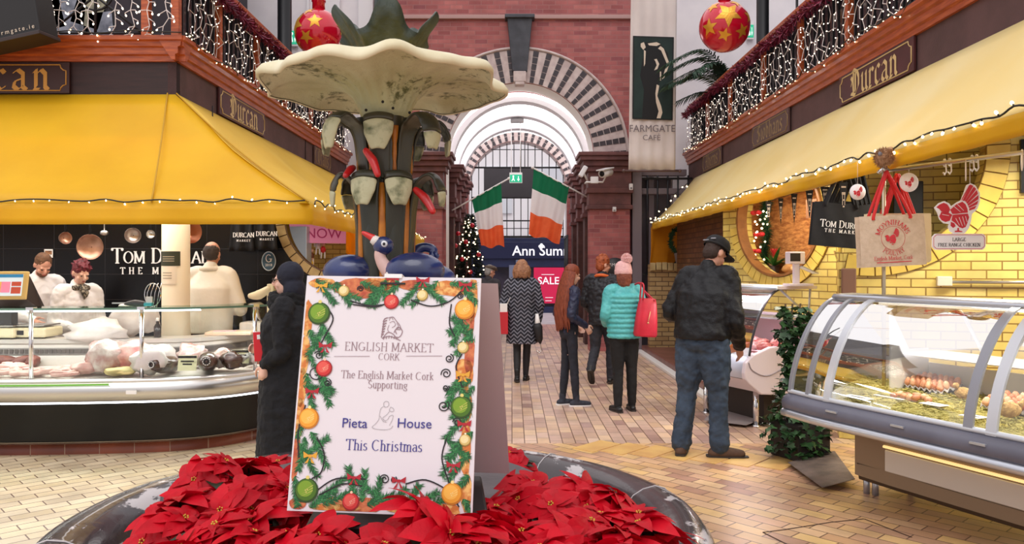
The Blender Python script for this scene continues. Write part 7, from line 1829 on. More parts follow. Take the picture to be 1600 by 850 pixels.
# ---------------------------------------------------------------- shop across the street
navy=mat('navy_shopfront',(30,40,78),.5,0,(24,32,64),2);YS_=27.0
sf=thing('clothes_shop','navy shop front across the street with white lettering and a pink SALE poster','shop',(.5,YS_,0))
def SP(x,y,d=0):return px(x,y,YS_-d)
mb=MB();mb.box2((-5,YS_,1.55),(6,YS_+.5,2.55));mb.box2((-5,YS_,-.05),(-.95,YS_+.5,1.6));mb.box2((2.0,YS_,-.05),(6,YS_+.5,1.6));mb.box2((-.95,YS_,-.05),(2.0,YS_+.5,.2));mb.build('fascia',navy,sf)
mb=MB();a,b=SP(740,378),SP(905,404);mb.box2((a.x,YS_-.08,b.z),(b.x+1,YS_,a.z));mb.build('sign_panel',mat('navy_panel',(24,32,66),.4),sf,bevel=.01)
sans(frame(SP(862,399,.09),(1,0,0),(0,0,1)),'Ann Summers',21.5*YS_/FOC,mat('shop_white',(240,242,248),.4,emit=.4),sf,name='lettering',bold=.006)
mb=MB();c=SP(846,386,.09);
for dx,dz in((-.05,.02),(.05,.02),(0,.07),(0,-.01)):mb.ball(c+Vector((dx,0,dz)),.055,(1,.2,1),10)
mb.build('flower_logo',mat('shop_white',(240,242,248)),sf)
mb=MB();mb.box2((-.95,YS_+.2,.2),(2.0,YS_+.3,1.6));mb.build('display_window',mat('dim_shop_window',(70,64,78),.15,0,(46,44,58),1.5),sf)
mb=MB();a,b=SP(834,418),SP(876,474);mb.box2((a.x,YS_-.03,b.z),(b.x+.3,YS_+.02,a.z));mb.build('sale_poster',mat('pink_poster',(206,28,78),.5,emit=.25),sf)
sans(frame(SP(857,444,.05),(1,0,0),(0,0,1)),'SALE',16*YS_/FOC,mat('shop_white',(240,242,248)),sf,name='poster_lettering',bold=.004)
for x0,y0,w in((846,429,20),(852,465,12),(852,470,10)):mb=MB();a=SP(x0,y0,.05);mb.box(a+Vector((w/2*.0219,0,0)),(w*.0219,.004,.02));mb.build('poster_smallprint',mat('shop_white',(240,242,248)),sf)
mb=MB();a,b=SP(806,406),SP(812,470);mb.box2((a.x,YS_-.05,0),(b.x,YS_+.1,a.z));mb.build('mullion',mat('shop_frame',(120,126,150),.4),sf)
mb=MB();a=SP(800,400);mb.box2((-.1,YS_-.01,.5),(.12,YS_+.05,1.62));mb.build('door_frame',mat('shop_frame',(120,126,150)),sf)
hb=thing('house','pale overexposed house front above the navy shop across the street','building',(.5,YS_+.3,2.5))
mb=MB();mb.box2((-9,YS_+.2,2.55),(10,YS_+.6,12));mb.build('wall',mat('pale_render',(236,236,240),.8),hb)
for i in range(6):
 for zz in(3.4,6.2):mb=MB();mb.box2((-4.5+i*1.8,YS_+.12,zz),(-3.6+i*1.8,YS_+.22,zz+1.6));mb.build('window',mat('sky_window',(214,220,228),.15),hb)
# ---------------------------------------------------------------- fittings on the brick pier
t=thing('security_camera','white security camera on an arm at the right pier under the banner','camera',px(950,270,14.4));c=px(947,270,14.3)
wp=mat('camera_white',(226,224,226),.4)
mb=MB();mb.M=Matrix.Translation(c)@Matrix.Rotation(R(-35),4,'Z')@Matrix.Rotation(R(12),4,'X');mb.tube([(0,-.16,0),(0,.14,0)],.075,16);mb.box((0,-.02,.07),(.17,.38,.02));mb.build('housing',wp,t)
mb=MB();mb.M=Matrix.Translation(c)@Matrix.Rotation(R(-35),4,'Z')@Matrix.Rotation(R(12),4,'X');mb.tube([(0,-.165,0),(0,-.15,0)],.05,14);mb.build('lens',black_iron,t)
mb=MB();mb.tube([c+Vector((0,.05,-.06)),c+Vector((-.05,.08,-.16)),c+Vector((-.35,.1,-.16)),c+Vector((-.35,.3,-.16))],.018,8);mb.build('arm',wp,t);mb=MB();mb.box(c+Vector((-.2,.12,-.12)),(.14,.1,.12));mb.build('junction_box',wp,t,bevel=.006)
t=thing('flood_lamp','white flood lamp on the passage side of the right pier','lamp',px(912,268,14.6));c=px(911,268,14.55);mb=MB();mb.box(c,(.09,.12,.22),rot=Matrix.Rotation(R(30),3,'Y'));mb.build('head',wp,t,bevel=.02);mb=MB();mb.tube([c,c+Vector((.1,.1,-.18))],.02,6);mb.build('arm',wp,t)
for x,y,w,h,lb in((986,292,.07,.12,'white sensor box on the grey edge of the right pier'),(960,327,.07,.09,'small white doorbell box on the red brick of the right pier')):
 c=px(x,y,14.66);t=thing('sensor_box',lb,'sensor',c);mb=MB();mb.box(c+Vector((0,.02,0)),(w,.07,h));mb.build('case',wp,t,bevel=.01);mb=MB();mb.box(c+Vector((0,-.018,-h*.2)),(w*.5,.006,h*.25));mb.build('lens',mat('grey_lens',(120,116,120),.3),t)
t=thing('round_sign','round black sign with white letters on the right brick pier behind the walkers','sign',px(962,420,14.66));M=frame(px(961,421,14.68),(1,0,0),(0,0,1));mb=MB();mb.M=M;mb.lathe([(.0005,.012),(.22,.012),(.22,-.02)],(0,0,0),30);mb.build('disc',mat('black_disc',(32,30,32),.5),t);sans(M@Matrix.Translation((.0,.06,.014)),'FARMGATE',.082,white_paint,t)
pt_=thing('potted_palm','feathery green palm in a pale pot on the right gallery behind the railing','plant',(3.75,13.0,BZ));pc=Vector((3.72,13.2,BZ));rp=random.Random(5)
mb=MB();mb.lathe([(.14,0),(.2,.35),(.22,.36),(.2,.4),(.01,.34)],pc,20);mb.build('pot',mat('pale_pot',(196,190,190),.6),pt_)
pm=mat('palm_leaf',(44,74,52),.5,0,(28,54,40),6)
for i in range(13):
 a=rp.uniform(0,2*PI)if i>5 else(PI+rp.uniform(-.6,.6));L_=rp.uniform(.9,1.35);lift=rp.uniform(.5,1.5)
 P,_=smooth_path([pc+Vector((0,0,.36)),pc+Vector((math.cos(a)*.1*L_,math.sin(a)*.1,.36+lift*.45)),pc+Vector((math.cos(a)*.45*L_,math.sin(a)*.45*L_,.40+lift*.72)),pc+Vector((math.cos(a)*.95*L_,math.sin(a)*.95*L_,.3+lift*.6))],0,7)
 mb=MB();mb.tube(P,[.009*(1-.8*k/len(P))for k in range(len(P))],5)
 for k in range(5,len(P)):
  for f in(0,.5):
   p=P[k]if k+1>=len(P)else P[k].lerp(P[k+1],f);d=(P[min(k+1,len(P)-1)]-P[k-1]).normalized();s=d.cross(Vector((0,0,1))).normalized()
   for sg in(-1,1):
    e=p+s*sg*rp.uniform(.16,.24)+d*.14+Vector((0,0,-.09));w=d*.013;mb.add([p-w,p+w,p.lerp(e,.5)+w*1.3+Vector((0,0,.02)),e,p.lerp(e,.5)-w*1.3+Vector((0,0,.02))],[(0,1,2,3,4)])
 mb.build('frond',pm,pt_)
t=thing('speaker_box','black box standing behind the net lights at the far end of the right gallery','box',px(1092,205,13.9));c=px(1092,208,14.2);mb=MB();mb.box((3.55,14.2,BZ+.25),(.4,.5,.5));mb.build('case',black_iron,t,bevel=.01);mb=MB();mb.box((3.34,14.2,BZ+.25),(.02,.4,.4));mb.build('grille',mat('dark_mesh',(34,32,36),.7),t)
t=thing('iron_screen','black iron scroll screen on the upper right behind the gallery rail','screen',px(1255,20,10));
for k in range(4):
 c=Vector((4.3,9.0+k*.7,5.0));mb=MB()
 for s in(-1,1):
  mb.tube([c+Vector((0,s*(.08+.22*(1-i/22))*math.cos(i*.45)*(1 if s>0 else 1),.35+(.25*(1-i/26))*math.sin(i*.45)))for i in range(22)],.014,5)
 mb.tube([c+Vector((0,-.33,-.5)),c+Vector((0,-.33,1.4))],.016,6);mb.build('scroll_panel',black_iron,t)
mb=MB();mb.tube([(4.3,8.6,5.9),(4.3,11.9,5.9)],.02,6);mb.build('rail',black_iron,t);mb=MB();mb.tube([(4.3,8.6,4.6),(4.3,11.9,4.6)],.02,6);mb.build('rail',black_iron,t)
mb=MB();mb.tube([(4.3,8.67,BZ),(4.3,8.67,5.9)],.02,6);mb.build('post',black_iron,t);mb=MB();mb.tube([(4.3,11.9,BZ),(4.3,11.9,5.9)],.02,6);mb.build('post',black_iron,t)
# ---------------------------------------------------------------- people (local frame: feet at the origin, facing -y, own left at +x, 1.75 m tall)
skin=mat('skin',(222,168,144),.5,0,(212,152,130),12,.05,90);skin_pale=mat('pale_skin',(234,190,170),.5,0,(226,176,156),12)
eye_d=mat('eye_dark',(40,30,28),.3);lip_m=mat('lips',(176,92,88),.5)
def pt3(p):return Vector(p)
def hand(mb,w,d,palm,curl=.5,s=1.0,side=1):
 """five fingered hand: wrist w, pointing d, palm normal palm, thumb on the given side"""
 d=Vector(d).normalized();palm=Vector(palm);palm=(palm-d*palm.dot(d)).normalized();x=d.cross(palm)*side
 mb.limb([w-d*.02*s,w+d*.03*s,w+d*.075*s],[.024*s,.03*s,.03*s],10,3)
 for k,(o,L_)in enumerate(((-.030,.062),(-.011,.075),(.010,.072),(.029,.056))):
  b=w+d*.08*s+x*o*s;P=[w+d*.045*s+x*o*.8*s,b];a=0.0;q=b
  for j in range(3):
   a+=curl*(.55+.1*j);q=q+(d*math.cos(a)+palm*math.sin(a))*L_*s*(.42,.33,.25)[j];P.append(q)
  mb.limb(P,[.0105*s,.0105*s,.0098*s,.0092*s,.0078*s],8,3)
 b=w+d*.02*s+x*-.026*s
 mb.limb([b,b+(d*.5-x*.75+palm*.2)*.035*s,b+(d*.8-x*.55+palm*.5*curl)*.062*s,b+(d*1.0-x*.4+palm*.8*curl)*.085*s],[.0135*s,.0125*s,.0105*s,.009*s],8,3)
def headM(neck,yaw,pitch,roll=0):
 return Matrix.Translation(neck)@Matrix.Rotation(yaw,4,'Z')@Matrix.Rotation(pitch,4,'X')@Matrix.Rotation(roll,4,'Y')
def ring_torso(mb,rings,n=24):
 out=[]
 for(cx,cy,z,rx,ry)in rings:
  out.append([Vector((cx+rx*math.copysign(abs(math.cos(a))**.82,math.cos(a)),cy+ry*math.copysign(abs(math.sin(a))**.9,math.sin(a)),z))for a in[2*PI*i/n for i in range(n)]])
 mb.loft(out,True)
class Person:
 def __init__(s,name_label,loc,rz,H=1.75,J=None,girth=1.0,lean=0.0,yaw=0.0,pitch=0.0,roll=0.0,sk=skin,group=None):
  s.g=girth;s.lean=lean
  D=dict(hipL=(.085,0,.92),hipR=(-.085,0,.92),kneeL=(.09,-.01,.50),kneeR=(-.09,-.01,.50),ankL=(.09,.02,.085),ankR=(-.09,.02,.085),
    toeL=None,toeR=None,shL=(.175,0,1.42),shR=(-.175,0,1.42),elL=(.235,.03,1.13),elR=(-.235,.03,1.13),wrL=(.225,-.06,.87),wrR=(-.225,-.06,.87),
    hdL=(0,-.15,-1),hdR=(0,-.15,-1),pmL=(-1,-.1,0),pmR=(1,-.1,0),curl=.5)
  D.update(J or{});s.J={k:(Vector(v)if isinstance(v,tuple)else v)for k,v in D.items()}
  for k in('shL','shR'):s.J[k]=s.sp(s.J[k])
  s.neck=s.sp(Vector((0,.005,1.47)));s.HM=headM(s.sp(Vector((0,-.005,1.50))),yaw,pitch,roll)
  J=s.J;mb=MB()
  ring_torso(mb,[s.ri(0,0,z,rx*g_,ry*g_)for z,rx,ry,g_ in((.86,.12,.09,girth),(.93,.15,.105,girth),(1.02,.14,.1,girth),(1.12,.125,.092,girth),(1.24,.14,.1,girth),(1.34,.155,.1,1),(1.42,.14,.08,1),(1.455,.08,.06,1))])
  mb.limb([s.sp(Vector((0,.01,1.42))),s.neck,s.HM@Vector((0,.01,.04))],[.055,.05,.05],14,4)
  for sd in 'LR':
   mb.limb([J['hip'+sd],J['hip'+sd].lerp(J['knee'+sd],.5),J['knee'+sd],J['knee'+sd].lerp(J['ank'+sd],.4),J['ank'+sd]],[.078*girth,.066*girth,.05,.048,.034],14,4)
   t=J['toe'+sd]or(J['ank'+sd]+Vector((.02 if sd=='L' else-.02,-.15,-.055)));J['toe'+sd]=t
   a_=J['ank'+sd];mb.limb([a_,a_+Vector((0,0,-.045))+(t-a_)*.05,a_.lerp(t,.55)+Vector((0,0,-.01)),t],[.03,.026,.024,.02],10,3)
   mb.limb([s.neck.lerp(J['sh'+sd],.7),J['sh'+sd],J['sh'+sd].lerp(J['el'+sd],.5),J['el'+sd],J['el'+sd].lerp(J['wr'+sd],.4),J['wr'+sd]],[.05,.05,.043,.036,.035,.025],12,4)
   hand(mb,J['wr'+sd],J['hd'+sd],J['pm'+sd],J['curl'],1.0,1 if sd=='L' else-1)
  h=MB();h.M=s.HM
  h.ball((0,.012,.165),1,(.074,.092,.095),22);h.ball((0,-.018,.10),1,(.057,.066,.085),18);h.ball((0,-.045,.055),1,(.036,.036,.036),14)
  h.limb([(0,-.088,.145),(0,-.104,.118),(0,-.098,.105)],[.010,.015,.014],8,3)
  for sx in(-1,1):
   h.ball((sx*.075,.012,.13),1,(.012,.022,.034),12);h.ball((sx*.03,-.075,.155),1,(.024,.012,.010),10);h.ball((sx*.04,-.06,.105),1,(.02,.02,.022),10)
  h.ball((0,-.079,.078),1,(.022,.012,.009),10)
  mb.v_=None;b=len(mb.v);mb.v+=h.v;mb.f+=[[b+i for i in f]for f in h.f];mb.m+=h.m;mb.sm+=h.sm
  s.o=mb.build('person',sk,voxel=.0085,smooth_it=3);tag(s.o,name_label,'person',group)
  s.o.location=loc;s.o.rotation_euler.z=rz;s.o.scale=(H/1.75,)*3
  e=MB();e.M=s.HM
  for sx in(-1,1):e.ball((sx*.031,-.0835,.140),.0085,(1.25,.6,.7),8)
  s.part(e,'eyes',eye_d)
  e=MB();e.M=s.HM;e.ball((0,-.090,.079),1,(.02,.006,.006),10);s.part(e,'mouth',lip_m)
 def sp(s,v):
  """spine bend: points above the waist lean forward"""
  z=v.z;t=max(0,z-.98)
  return Vector((v.x,v.y-math.sin(s.lean)*t,.98+math.cos(s.lean)*t if z>.98 else z))
 def ri(s,cx,cy,z,rx,ry):
  p=s.sp(Vector((cx,cy,z)));return(p.x,p.y,p.z,rx,ry)
 def part(s,mb,name,m,label=None,**k):
  o=mb.build(name,m,None,label,**k);o.parent=s.o;KIDS.setdefault(s.o.name,[]).append(o);return o
 def trousers(s,m,w=1.0,flare=.062,name='trousers',hem=.03,wr=.02):
  mb=MB();J=s.J;g=s.g
  ring_torso(mb,[(0,.005,z,rx*g,ry*g)for z,rx,ry in((.84,.13,.11),(.90,.168,.125),(.98,.165,.12),(1.04,.15,.112))])
  for sd in 'LR':
   k,a,h=J['knee'+sd],J['ank'+sd],J['hip'+sd]
   e=a+Vector((0,0,hem-.04));mb.limb([h,h.lerp(k,.35),h.lerp(k,.7),k,k.lerp(a,.5),e],[.096*g*w,.092*g*w,.078*w*g,.068*w,.064*w,flare*w],18,4)
  return s.part(mb,name,m,voxel=.011,smooth_it=4,wrinkle=wr,wscale=.05)
 def top(s,m,hem=.9,w=1.0,name='jacket',collar=True,cuff=1.0,flare=0.0,wr=.022,wscale=.06,sleeve=1.0,extra=None,vox=.011,depth=1.0):
  mb=MB();J=s.J;g=s.g*w
  zs=[(hem,.158+flare,.125+flare*.7)]+([(.75,.165+flare*.6,.128+flare*.4)]if hem<.68 else[])+([(.98,.163,.128)]if hem<.95 else[])+[(1.08,.158,.122),(1.2,.168,.126),(1.3,.178,.124),(1.38,.178,.112),(1.44,.14,.09),(1.485,.075,.068)]
  ring_torso(mb,[s.ri(0,.005,z,rx*(g if z<1.36 else w),ry*depth*(g if z<1.36 else w))for z,rx,ry in zs])
  for sd in 'LR':
   sh,el,wr_=J['sh'+sd],J['el'+sd],J['wr'+sd];i=s.neck.lerp(sh,.55)
   mb.limb([i,sh,sh.lerp(el,.5),el,el.lerp(wr_,.5),wr_.lerp(el,.04)],[.07*w,.074*w,.066*w*sleeve,.058*w*sleeve,.051*w*sleeve,.042*w*sleeve*cuff],16,4)
  if collar:
   c0=s.neck;up=(s.HM.to_3x3()@Vector((0,0,1)))
   mb.limb([c0+Vector((0,.008,-.05)),c0+Vector((0,.008,-.01)),c0+Vector((0,.004,.03))],[.085,.078,.072],16,3)
  if extra:extra(mb,s)
  return s.part(mb,name,m,voxel=vox,smooth_it=4,wrinkle=wr,wscale=wscale)
 def shoes(s,m,sole=None,big=1.0,heel=0.0,boot=0.0):
  for sd in 'LR':
   J=s.J;a,t=J['ank'+sd],J['toe'+sd];mb=MB();d=(t-a);d.z=0;d=d.normalized()if d.length>.01 else Vector((0,-1,0));dn=(t-a-Vector((0,0,-.055))).normalized()if abs(t.z-a.z+.055)>.02 else d
   u=Vector((0,0,1));base=a+Vector((0,0,-.052));dn=(t-base).normalized()
   mb.limb([base-dn*.045,base+dn*.02+u*.005,base+dn*.10,base+dn*.165],[.038*big,.041*big,.038*big,.028*big],14,4);mb.limb([base+u*.02,a+u*(.02+boot)],[.04*big,.042*big],14,3)
   o=s.part(mb,'shoe',m,voxel=.007,smooth_it=3)
   if sole:
    mb=MB();x=dn.cross(u).normalized();n=x.cross(dn).normalized()if True else u;n=-n if n.z<0 else n
    pts=[]
    for f,w in((-.085,.022),(-.07,.034),(0,.040),(.08,.043),(.15,.036),(.185,.020)):pts.append((f,w))
    loop=[base+dn*f*big+x*w*big-n*.036 for f,w in pts]+[base+dn*f*big-x*w*big-n*.036 for f,w in reversed(pts)]
    mb.slab(loop,n*.02);ob=mb.build('sole',sole);ob.parent=o;KIDS.setdefault(o.name,[]).append(ob)
 def hair(s,m,style='short',seed=0,name='hair'):
  mb=MB();mb.M=s.HM;rnd=random.Random(seed)
  if style=='short':
   mb.ball((0,.022,.178),1,(.080,.094,.094),22);mb.ball((0,.05,.12),1,(.07,.06,.07),16)
  elif style=='balding':
   mb.ball((0,.030,.150),1,(.081,.084,.088),22)
  elif style=='tousled':
   mb.ball((0,.02,.185),1,(.084,.098,.098),22);mb.ball((0,.05,.12),1,(.076,.064,.08),16)
   for i in range(60):
    a,b=rnd.uniform(0,2*PI),rnd.uniform(.1,1.4);d=Vector((math.cos(a)*math.cos(b),math.sin(a)*math.cos(b),math.sin(b)));c=Vector((0,.02,.18))+Vector((d.x*.084,d.y*.096,d.z*.096))
    if c.y<-.055 and c.z<.21:continue
    mb.limb([c-d*.01,c+d*.012+Vector((rnd.uniform(-1,1),rnd.uniform(-1,1),rnd.uniform(-.5,1)))*.012],[.016,.008],6,3)
  elif style=='bob':
   mb.ball((0,.025,.175),1,(.094,.108,.104),24);mb.ball((0,.05,.09),1,(.102,.078,.10),20)
   for i in range(46):
    a=rnd.uniform(.0,PI)if True else 0;c=Vector((.098*math.cos(a),.03+.09*math.sin(a),.17));e=Vector((.11*math.cos(a),.04+.085*math.sin(a),.02+rnd.uniform(-.02,.03)))
    mb.limb([c,c.lerp(e,.5)+Vector((.016*math.cos(a),.016*math.sin(a),0)),e],[.02,.02,.012],6,4)
  elif style=='long':
   mb.ball((0,.02,.18),1,(.086,.10,.096),24);mb.ball((0,.06,.08),1,(.092,.06,.13),20)
  return s.part(mb,name,m,voxel=.008,smooth_it=2,wrinkle=.014,wscale=.02)
 def place(s,v):return s.o.matrix_basis@Vector(v)
def rot_to(dx,dy):return math.atan2(dx,-dy)     # heading of a figure that faces (dx, dy)
black_jk=mat('black_jacket',(12,12,16),.55,0,(19,19,24),6,.2,90,spec=.35);jeans=mat('blue_jeans',(42,56,74),.85,0,(62,78,98),7,.2,120);brown_sh=mat('brown_suede',(92,66,50),.8,0,(74,52,40),20);dark_sole=mat('dark_sole',(50,42,38),.7);black_cl=mat('black_cap',(13,13,16),.8,0,(20,20,23),20)
p=Person('large person in a black jacket, jeans and black cap leaning over the right meat counter',(1.60,6.62,0),rot_to(.62,.78),1.86,
  dict(wrR=(-.20,-.24,.86),elR=(-.26,-.03,1.08),wrL=(.12,-.30,1.10),elL=(.29,.0,1.12),hdR=(.1,-.5,-.86),pmR=(.9,0,-.2),hdL=(-.9,-.3,0),pmL=(0,.6,-.6),ankL=(.16,.05,.085),ankR=(-.12,-.05,.085),kneeL=(.13,.0,.50),kneeR=(-.11,-.04,.50),toeL=(.22,-.10,.03),toeR=(-.264,-.143,.03)),1.22,.22,R(-20),R(32))
p.trousers(jeans,1.12,.074,hem=.055,wr=.03);p.top(black_jk,.93,1.14,wr=.03,wscale=.07,cuff=1.1);p.shoes(brown_sh,dark_sole,1.2,boot=.05);p.hair(mat('dark_brown_hair',(58,42,36),.8),'short')
def cap(p,m,emblem=False):
 mb=MB();mb.M=p.HM;mb.lathe([(.094,.168),(.098,.19),(.094,.225),(.074,.258),(.04,.275),(.001,.28)],(0,.012,0),26,fn=lambda r,z,a,k:(r*(1+.13*abs(math.sin(a))),z));o=p.part(mb,'cap',m)
 mb=MB();mb.M=p.HM
 def brim(u,v):a=PI+PI*(.14+.72*u);r_=.092+.085*v*math.sin(PI*(.1+.8*u));return Vector((r_*math.cos(a)*.95,.012+r_*1.12*math.sin(a),.178-.022*v+.012*math.cos((u-.5)*5)))
 mb.grid(brim,14,4);b=mb.build('brim',m,thick=.006);b.parent=o;KIDS.setdefault(o.name,[]).append(b)
 mb=MB();mb.M=p.HM;mb.lathe([(.096,.170),(.1,.172),(.1,.186),(.096,.188)],(0,.012,0),26,fn=lambda r,z,a,k:(r*(1+.13*abs(math.sin(a))),z));b=mb.build('band',mat('grey_stitch',(110,110,116),.7)if emblem else m);b.parent=o;KIDS.setdefault(o.name,[]).append(b)
cap(p,black_cl)
mb=MB();mb.M=p.HM;mb.box((-.04,.118,.205),(.05,.006,.012));mb.box((.03,.12,.19),(.06,.006,.01));p.part(mb,'cap_stitching',mat('grey_stitch',(130,130,136),.7))
teal=mat('turquoise_quilt',(92,190,190),.42,0,(76,172,176),8);black_tr=mat('black_trousers',(12,12,14),.75);knit=mat('pale_pink_knit',(236,190,188),.9,0,(224,172,172),60,.4,90);auburn=mat('auburn_hair',(140,74,50),.7,0,(110,54,38),20);black_boot=mat('black_boot',(18,17,19),.45)
p2=Person('person in a turquoise quilted jacket and pale pink bobble hat with a red shoulder bag',(1.23,8.66,0),rot_to(-.25,.97),1.62,
   dict(wrL=(.13,-.26,1.02),elL=(.25,.03,1.14),wrR=(-.16,-.24,1.08),elR=(-.25,.04,1.14),hdL=(-.8,-.5,0),hdR=(.8,-.5,0),pmL=(0,.7,-.5),pmR=(0,.7,-.5),ankL=(.09,.03,.085),ankR=(-.11,-.02,.085),kneeL=(.075,0,.5),kneeR=(-.095,0,.5)),1.08,.03,R(-12),R(6))
p2.trousers(black_tr,.95,.05,wr=.012)
def quilt(mb,s):
 n=24
 for k in range(9):
  z=.90+k*.058
  t=Vector((0,.005,z));q=s.sp(t);rx=(.165+.012*math.sin((z-.9)*5))*1.12;ry=.132*1.12
  mb.tube([q+Vector((rx*math.cos(a),ry*math.sin(a),0))for a in[2*PI*i/n for i in range(n+1)]],.026,8)
 for sd in 'LR':
  A,B,C_=s.J['sh'+sd],s.J['el'+sd],s.J['wr'+sd]
  for(a,b,n_)in((A,B,5),(B,C_,4)):
   for k in range(n_):mb.ball(a.lerp(b,(k+.5)/n_),.066-.004*(k if b is C_ else 0),n=12)
p2.top(teal,.87,1.06,wr=.012,extra=quilt,vox=.009,wscale=.03);p2.shoes(black_boot,dark_sole,1.0,boot=.06);p2.hair(auburn,'long')
mb=MB();mb.M=p2.HM;mb.lathe([(.098,.12),(.104,.13),(.104,.175),(.100,.18),(.098,.21),(.088,.245),(.06,.275),(.02,.29),(.001,.29)],(0,.015,0),40,fn=lambda r,z,a,k:(r*(1+.02*math.sin(20*a))*(1+.06*abs(math.sin(a))),z));hat=p2.part(mb,'hat',knit)
mb=MB();rb=random.Random(1);pc2=Vector((-.035,.06,.305));mb.ball(pc2,.052,n=14)
for i in range(900):
 d=Vector((rb.gauss(0,1),rb.gauss(0,1),rb.gauss(0,1))).normalized();c=pc2+d*.05;w=d.cross(Vector((.3,.8,.2))).normalized()*.004;mb.add([c-w,c+w,c+d*.022],[(0,1,2)])
mb.v=[tuple(p2.HM@Vector(v))for v in mb.v];pom=mb.build('pompom',mat('pink_fluff',(240,200,198),.95),None);pom.parent=hat;KIDS.setdefault(hat.name,[]).append(pom)
red_lea=mat('red_leather',(206,40,62),.4,0,(186,30,52),6,.08,40)
bg=thing('handbag','bright red leather shoulder bag hanging from the person in turquoise','bag',p2.place((-.28,.03,.9)));M=frame(px(1010,496,8.52),(1,.28,-.08),(.05,0,1));k=8.5/FOC
mb=MB();mb.M=M;rings=[]
for y,w,d in((-30,17,9),(-26,19,10),(0,17.5,8),(22,15,6),(30,13,4)):rings.append([Vector((w*k*math.copysign(abs(math.cos(a))**.6,math.cos(a)),y*k,d*k*math.copysign(abs(math.sin(a))**.6,math.sin(a))))for a in[2*PI*i/20 for i in range(20)]])
mb.loft(rings);mb.build('bag_body',red_lea,bg,bevel=.004)
sh=p2.place(p2.J['shR']+Vector((.03,.0,.075)))
for dz in(-.04,.04):
 P,_=smooth_path([M@Vector((-11*k,27*k,dz)),M@Vector((-12*k,52*k,dz*.8)),sh+Vector((-.01,dz*.5,0)),sh+Vector((.06,dz*.4+.02,-.02)),M@Vector((9*k,27*k,dz))],0,6);mb=MB();mb.tube(P,.009,8);mb.build('strap',red_lea,bg)
mb=MB();mb.M=M;mb.tube([(2*k,10*k,8.6*k),(0,0,9.4*k),(-1*k,-6*k,9.6*k)],.004,6);mb.ball((-1*k,-8*k,9.8*k),.01,n=8);mb.build('charm',gold_print,bg)
navy_jk=mat('navy_padded_jacket',(34,40,72),.5,0,(28,33,60),8,.15,40);dk_jeans=mat('black_jeans',(26,28,38),.8,0,(36,38,50),9);ginger=mat('long_red_hair',(146,70,42),.55,0,(112,48,28),26,.25,60,stretch=(3,3,.5));sneak=mat('dark_canvas_shoe',(52,54,66),.8,0,(40,42,52),30);wsole=mat('white_sole',(226,222,222),.6)
p3=Person('girl with very long red hair in a navy jacket and dark jeans, hands in pockets',(.655,9.02,0),rot_to(.93,.30),1.60,
   dict(wrL=(.16,-.16,1.0),elL=(.245,.07,1.14),wrR=(-.16,-.16,1.0),elR=(-.245,.07,1.14),hdL=(-.2,-.6,-.8),hdR=(.2,-.6,-.8),ankL=(.075,.06,.085),ankR=(-.08,-.06,.085),kneeL=(.08,.02,.5),kneeR=(-.08,-.03,.5)),.88,.02,R(10),R(14),sk=skin_pale)
p3.trousers(dk_jeans,.84,.044,wr=.012);p3.top(navy_jk,.88,.95,wr=.03,wscale=.035);p3.shoes(sneak,wsole,1.02,boot=.03)
mb=MB();mb.M=p3.HM;mb.ball((0,.022,.182),1,(.085,.1,.094),24);mb.ball((0,.06,.10),1,(.09,.06,.11),18);p3.part(mb,'hair',ginger,voxel=.008,smooth_it=2,wrinkle=.01,wscale=.02)
mb=MB();rb=random.Random(3)
for i in range(60):
 a=R(5)+R(172)*i/59;top=p3.HM@Vector((.088*math.cos(a),.025+.085*math.sin(a),.15));q=Vector((.14*math.cos(a)*1.0,.05+.10*math.sin(a),1.30));e=Vector((.145*math.cos(a)+rb.uniform(-.03,.03),.06+.09*math.sin(a),rb.uniform(.93,1.08)))
 mb.limb([top,top.lerp(q,.5)+Vector((.012*math.cos(a),.012,0)),q,q.lerp(e,.5)+Vector((rb.uniform(-.015,.015),rb.uniform(0,.02),0)),e],[.018,.022,.022,.017,.006],7,4)
p3.part(mb,'hair_lengths',ginger)
dk_navy=mat('dark_padded_coat',(18,19,27),.55,0,(26,27,35),7,.2,30);orange_c=mat('orange_collar',(220,104,48),.7);char_tr=mat('charcoal_trousers',(38,38,46),.8);ging_s=mat('short_ginger_hair',(176,92,52),.7,0,(140,66,36),30)
p4=Person('person with short ginger hair and glasses in a dark padded coat with an orange collar',(1.21,10.6,0),rot_to(.35,.94),1.72,
   dict(ankR=(-.09,-.14,.10),kneeR=(-.09,-.13,.50),toeR=(-.10,-.29,.04),ankL=(.09,.26,.24),kneeL=(.09,.02,.50),toeL=(.10,.16,.09),wrR=(-.2,.06,.90),elR=(-.245,.08,1.15),wrL=(.19,-.18,.98),elL=(.25,.0,1.13)),1.05,.04,R(-46),R(8))
p4.trousers(char_tr,1.0,.06,wr=.02);p4.top(dk_navy,.82,1.1,wr=.04,wscale=.05);p4.shoes(black_boot,dark_sole,1.1);p4.hair(ging_s,'tousled',4)
mb=MB();c=p4.neck;mb.tube([c+Vector((.09*math.cos(a),.008+.085*math.sin(a),.0+.03*math.sin(a)))for a in[2*PI*i/24 for i in range(25)]],.022,8);p4.part(mb,'collar',orange_c,label='orange collar lining')
def glasses(p,m):
 mb=MB();mb.M=p.HM
 for sx in(-1,1):
  mb.tube([(sx*.032+.022*math.cos(a),-.096,.141+.016*math.sin(a))for a in[2*PI*i/14 for i in range(15)]],.0028,5);mb.tube([(sx*.054,-.094,.146),(sx*.08,-.03,.146),(sx*.082,.02,.145)],.0028,5)
 mb.tube([(-.01,-.1,.145),(.01,-.1,.145)],.0028,5);p.part(mb,'glasses',m)
glasses(p4,eye_d)
coat_m=mat('chevron_coat',(40,40,50),.85)
nt=coat_m.node_tree;N=nt.nodes;L=nt.links;b=N['Principled BSDF']
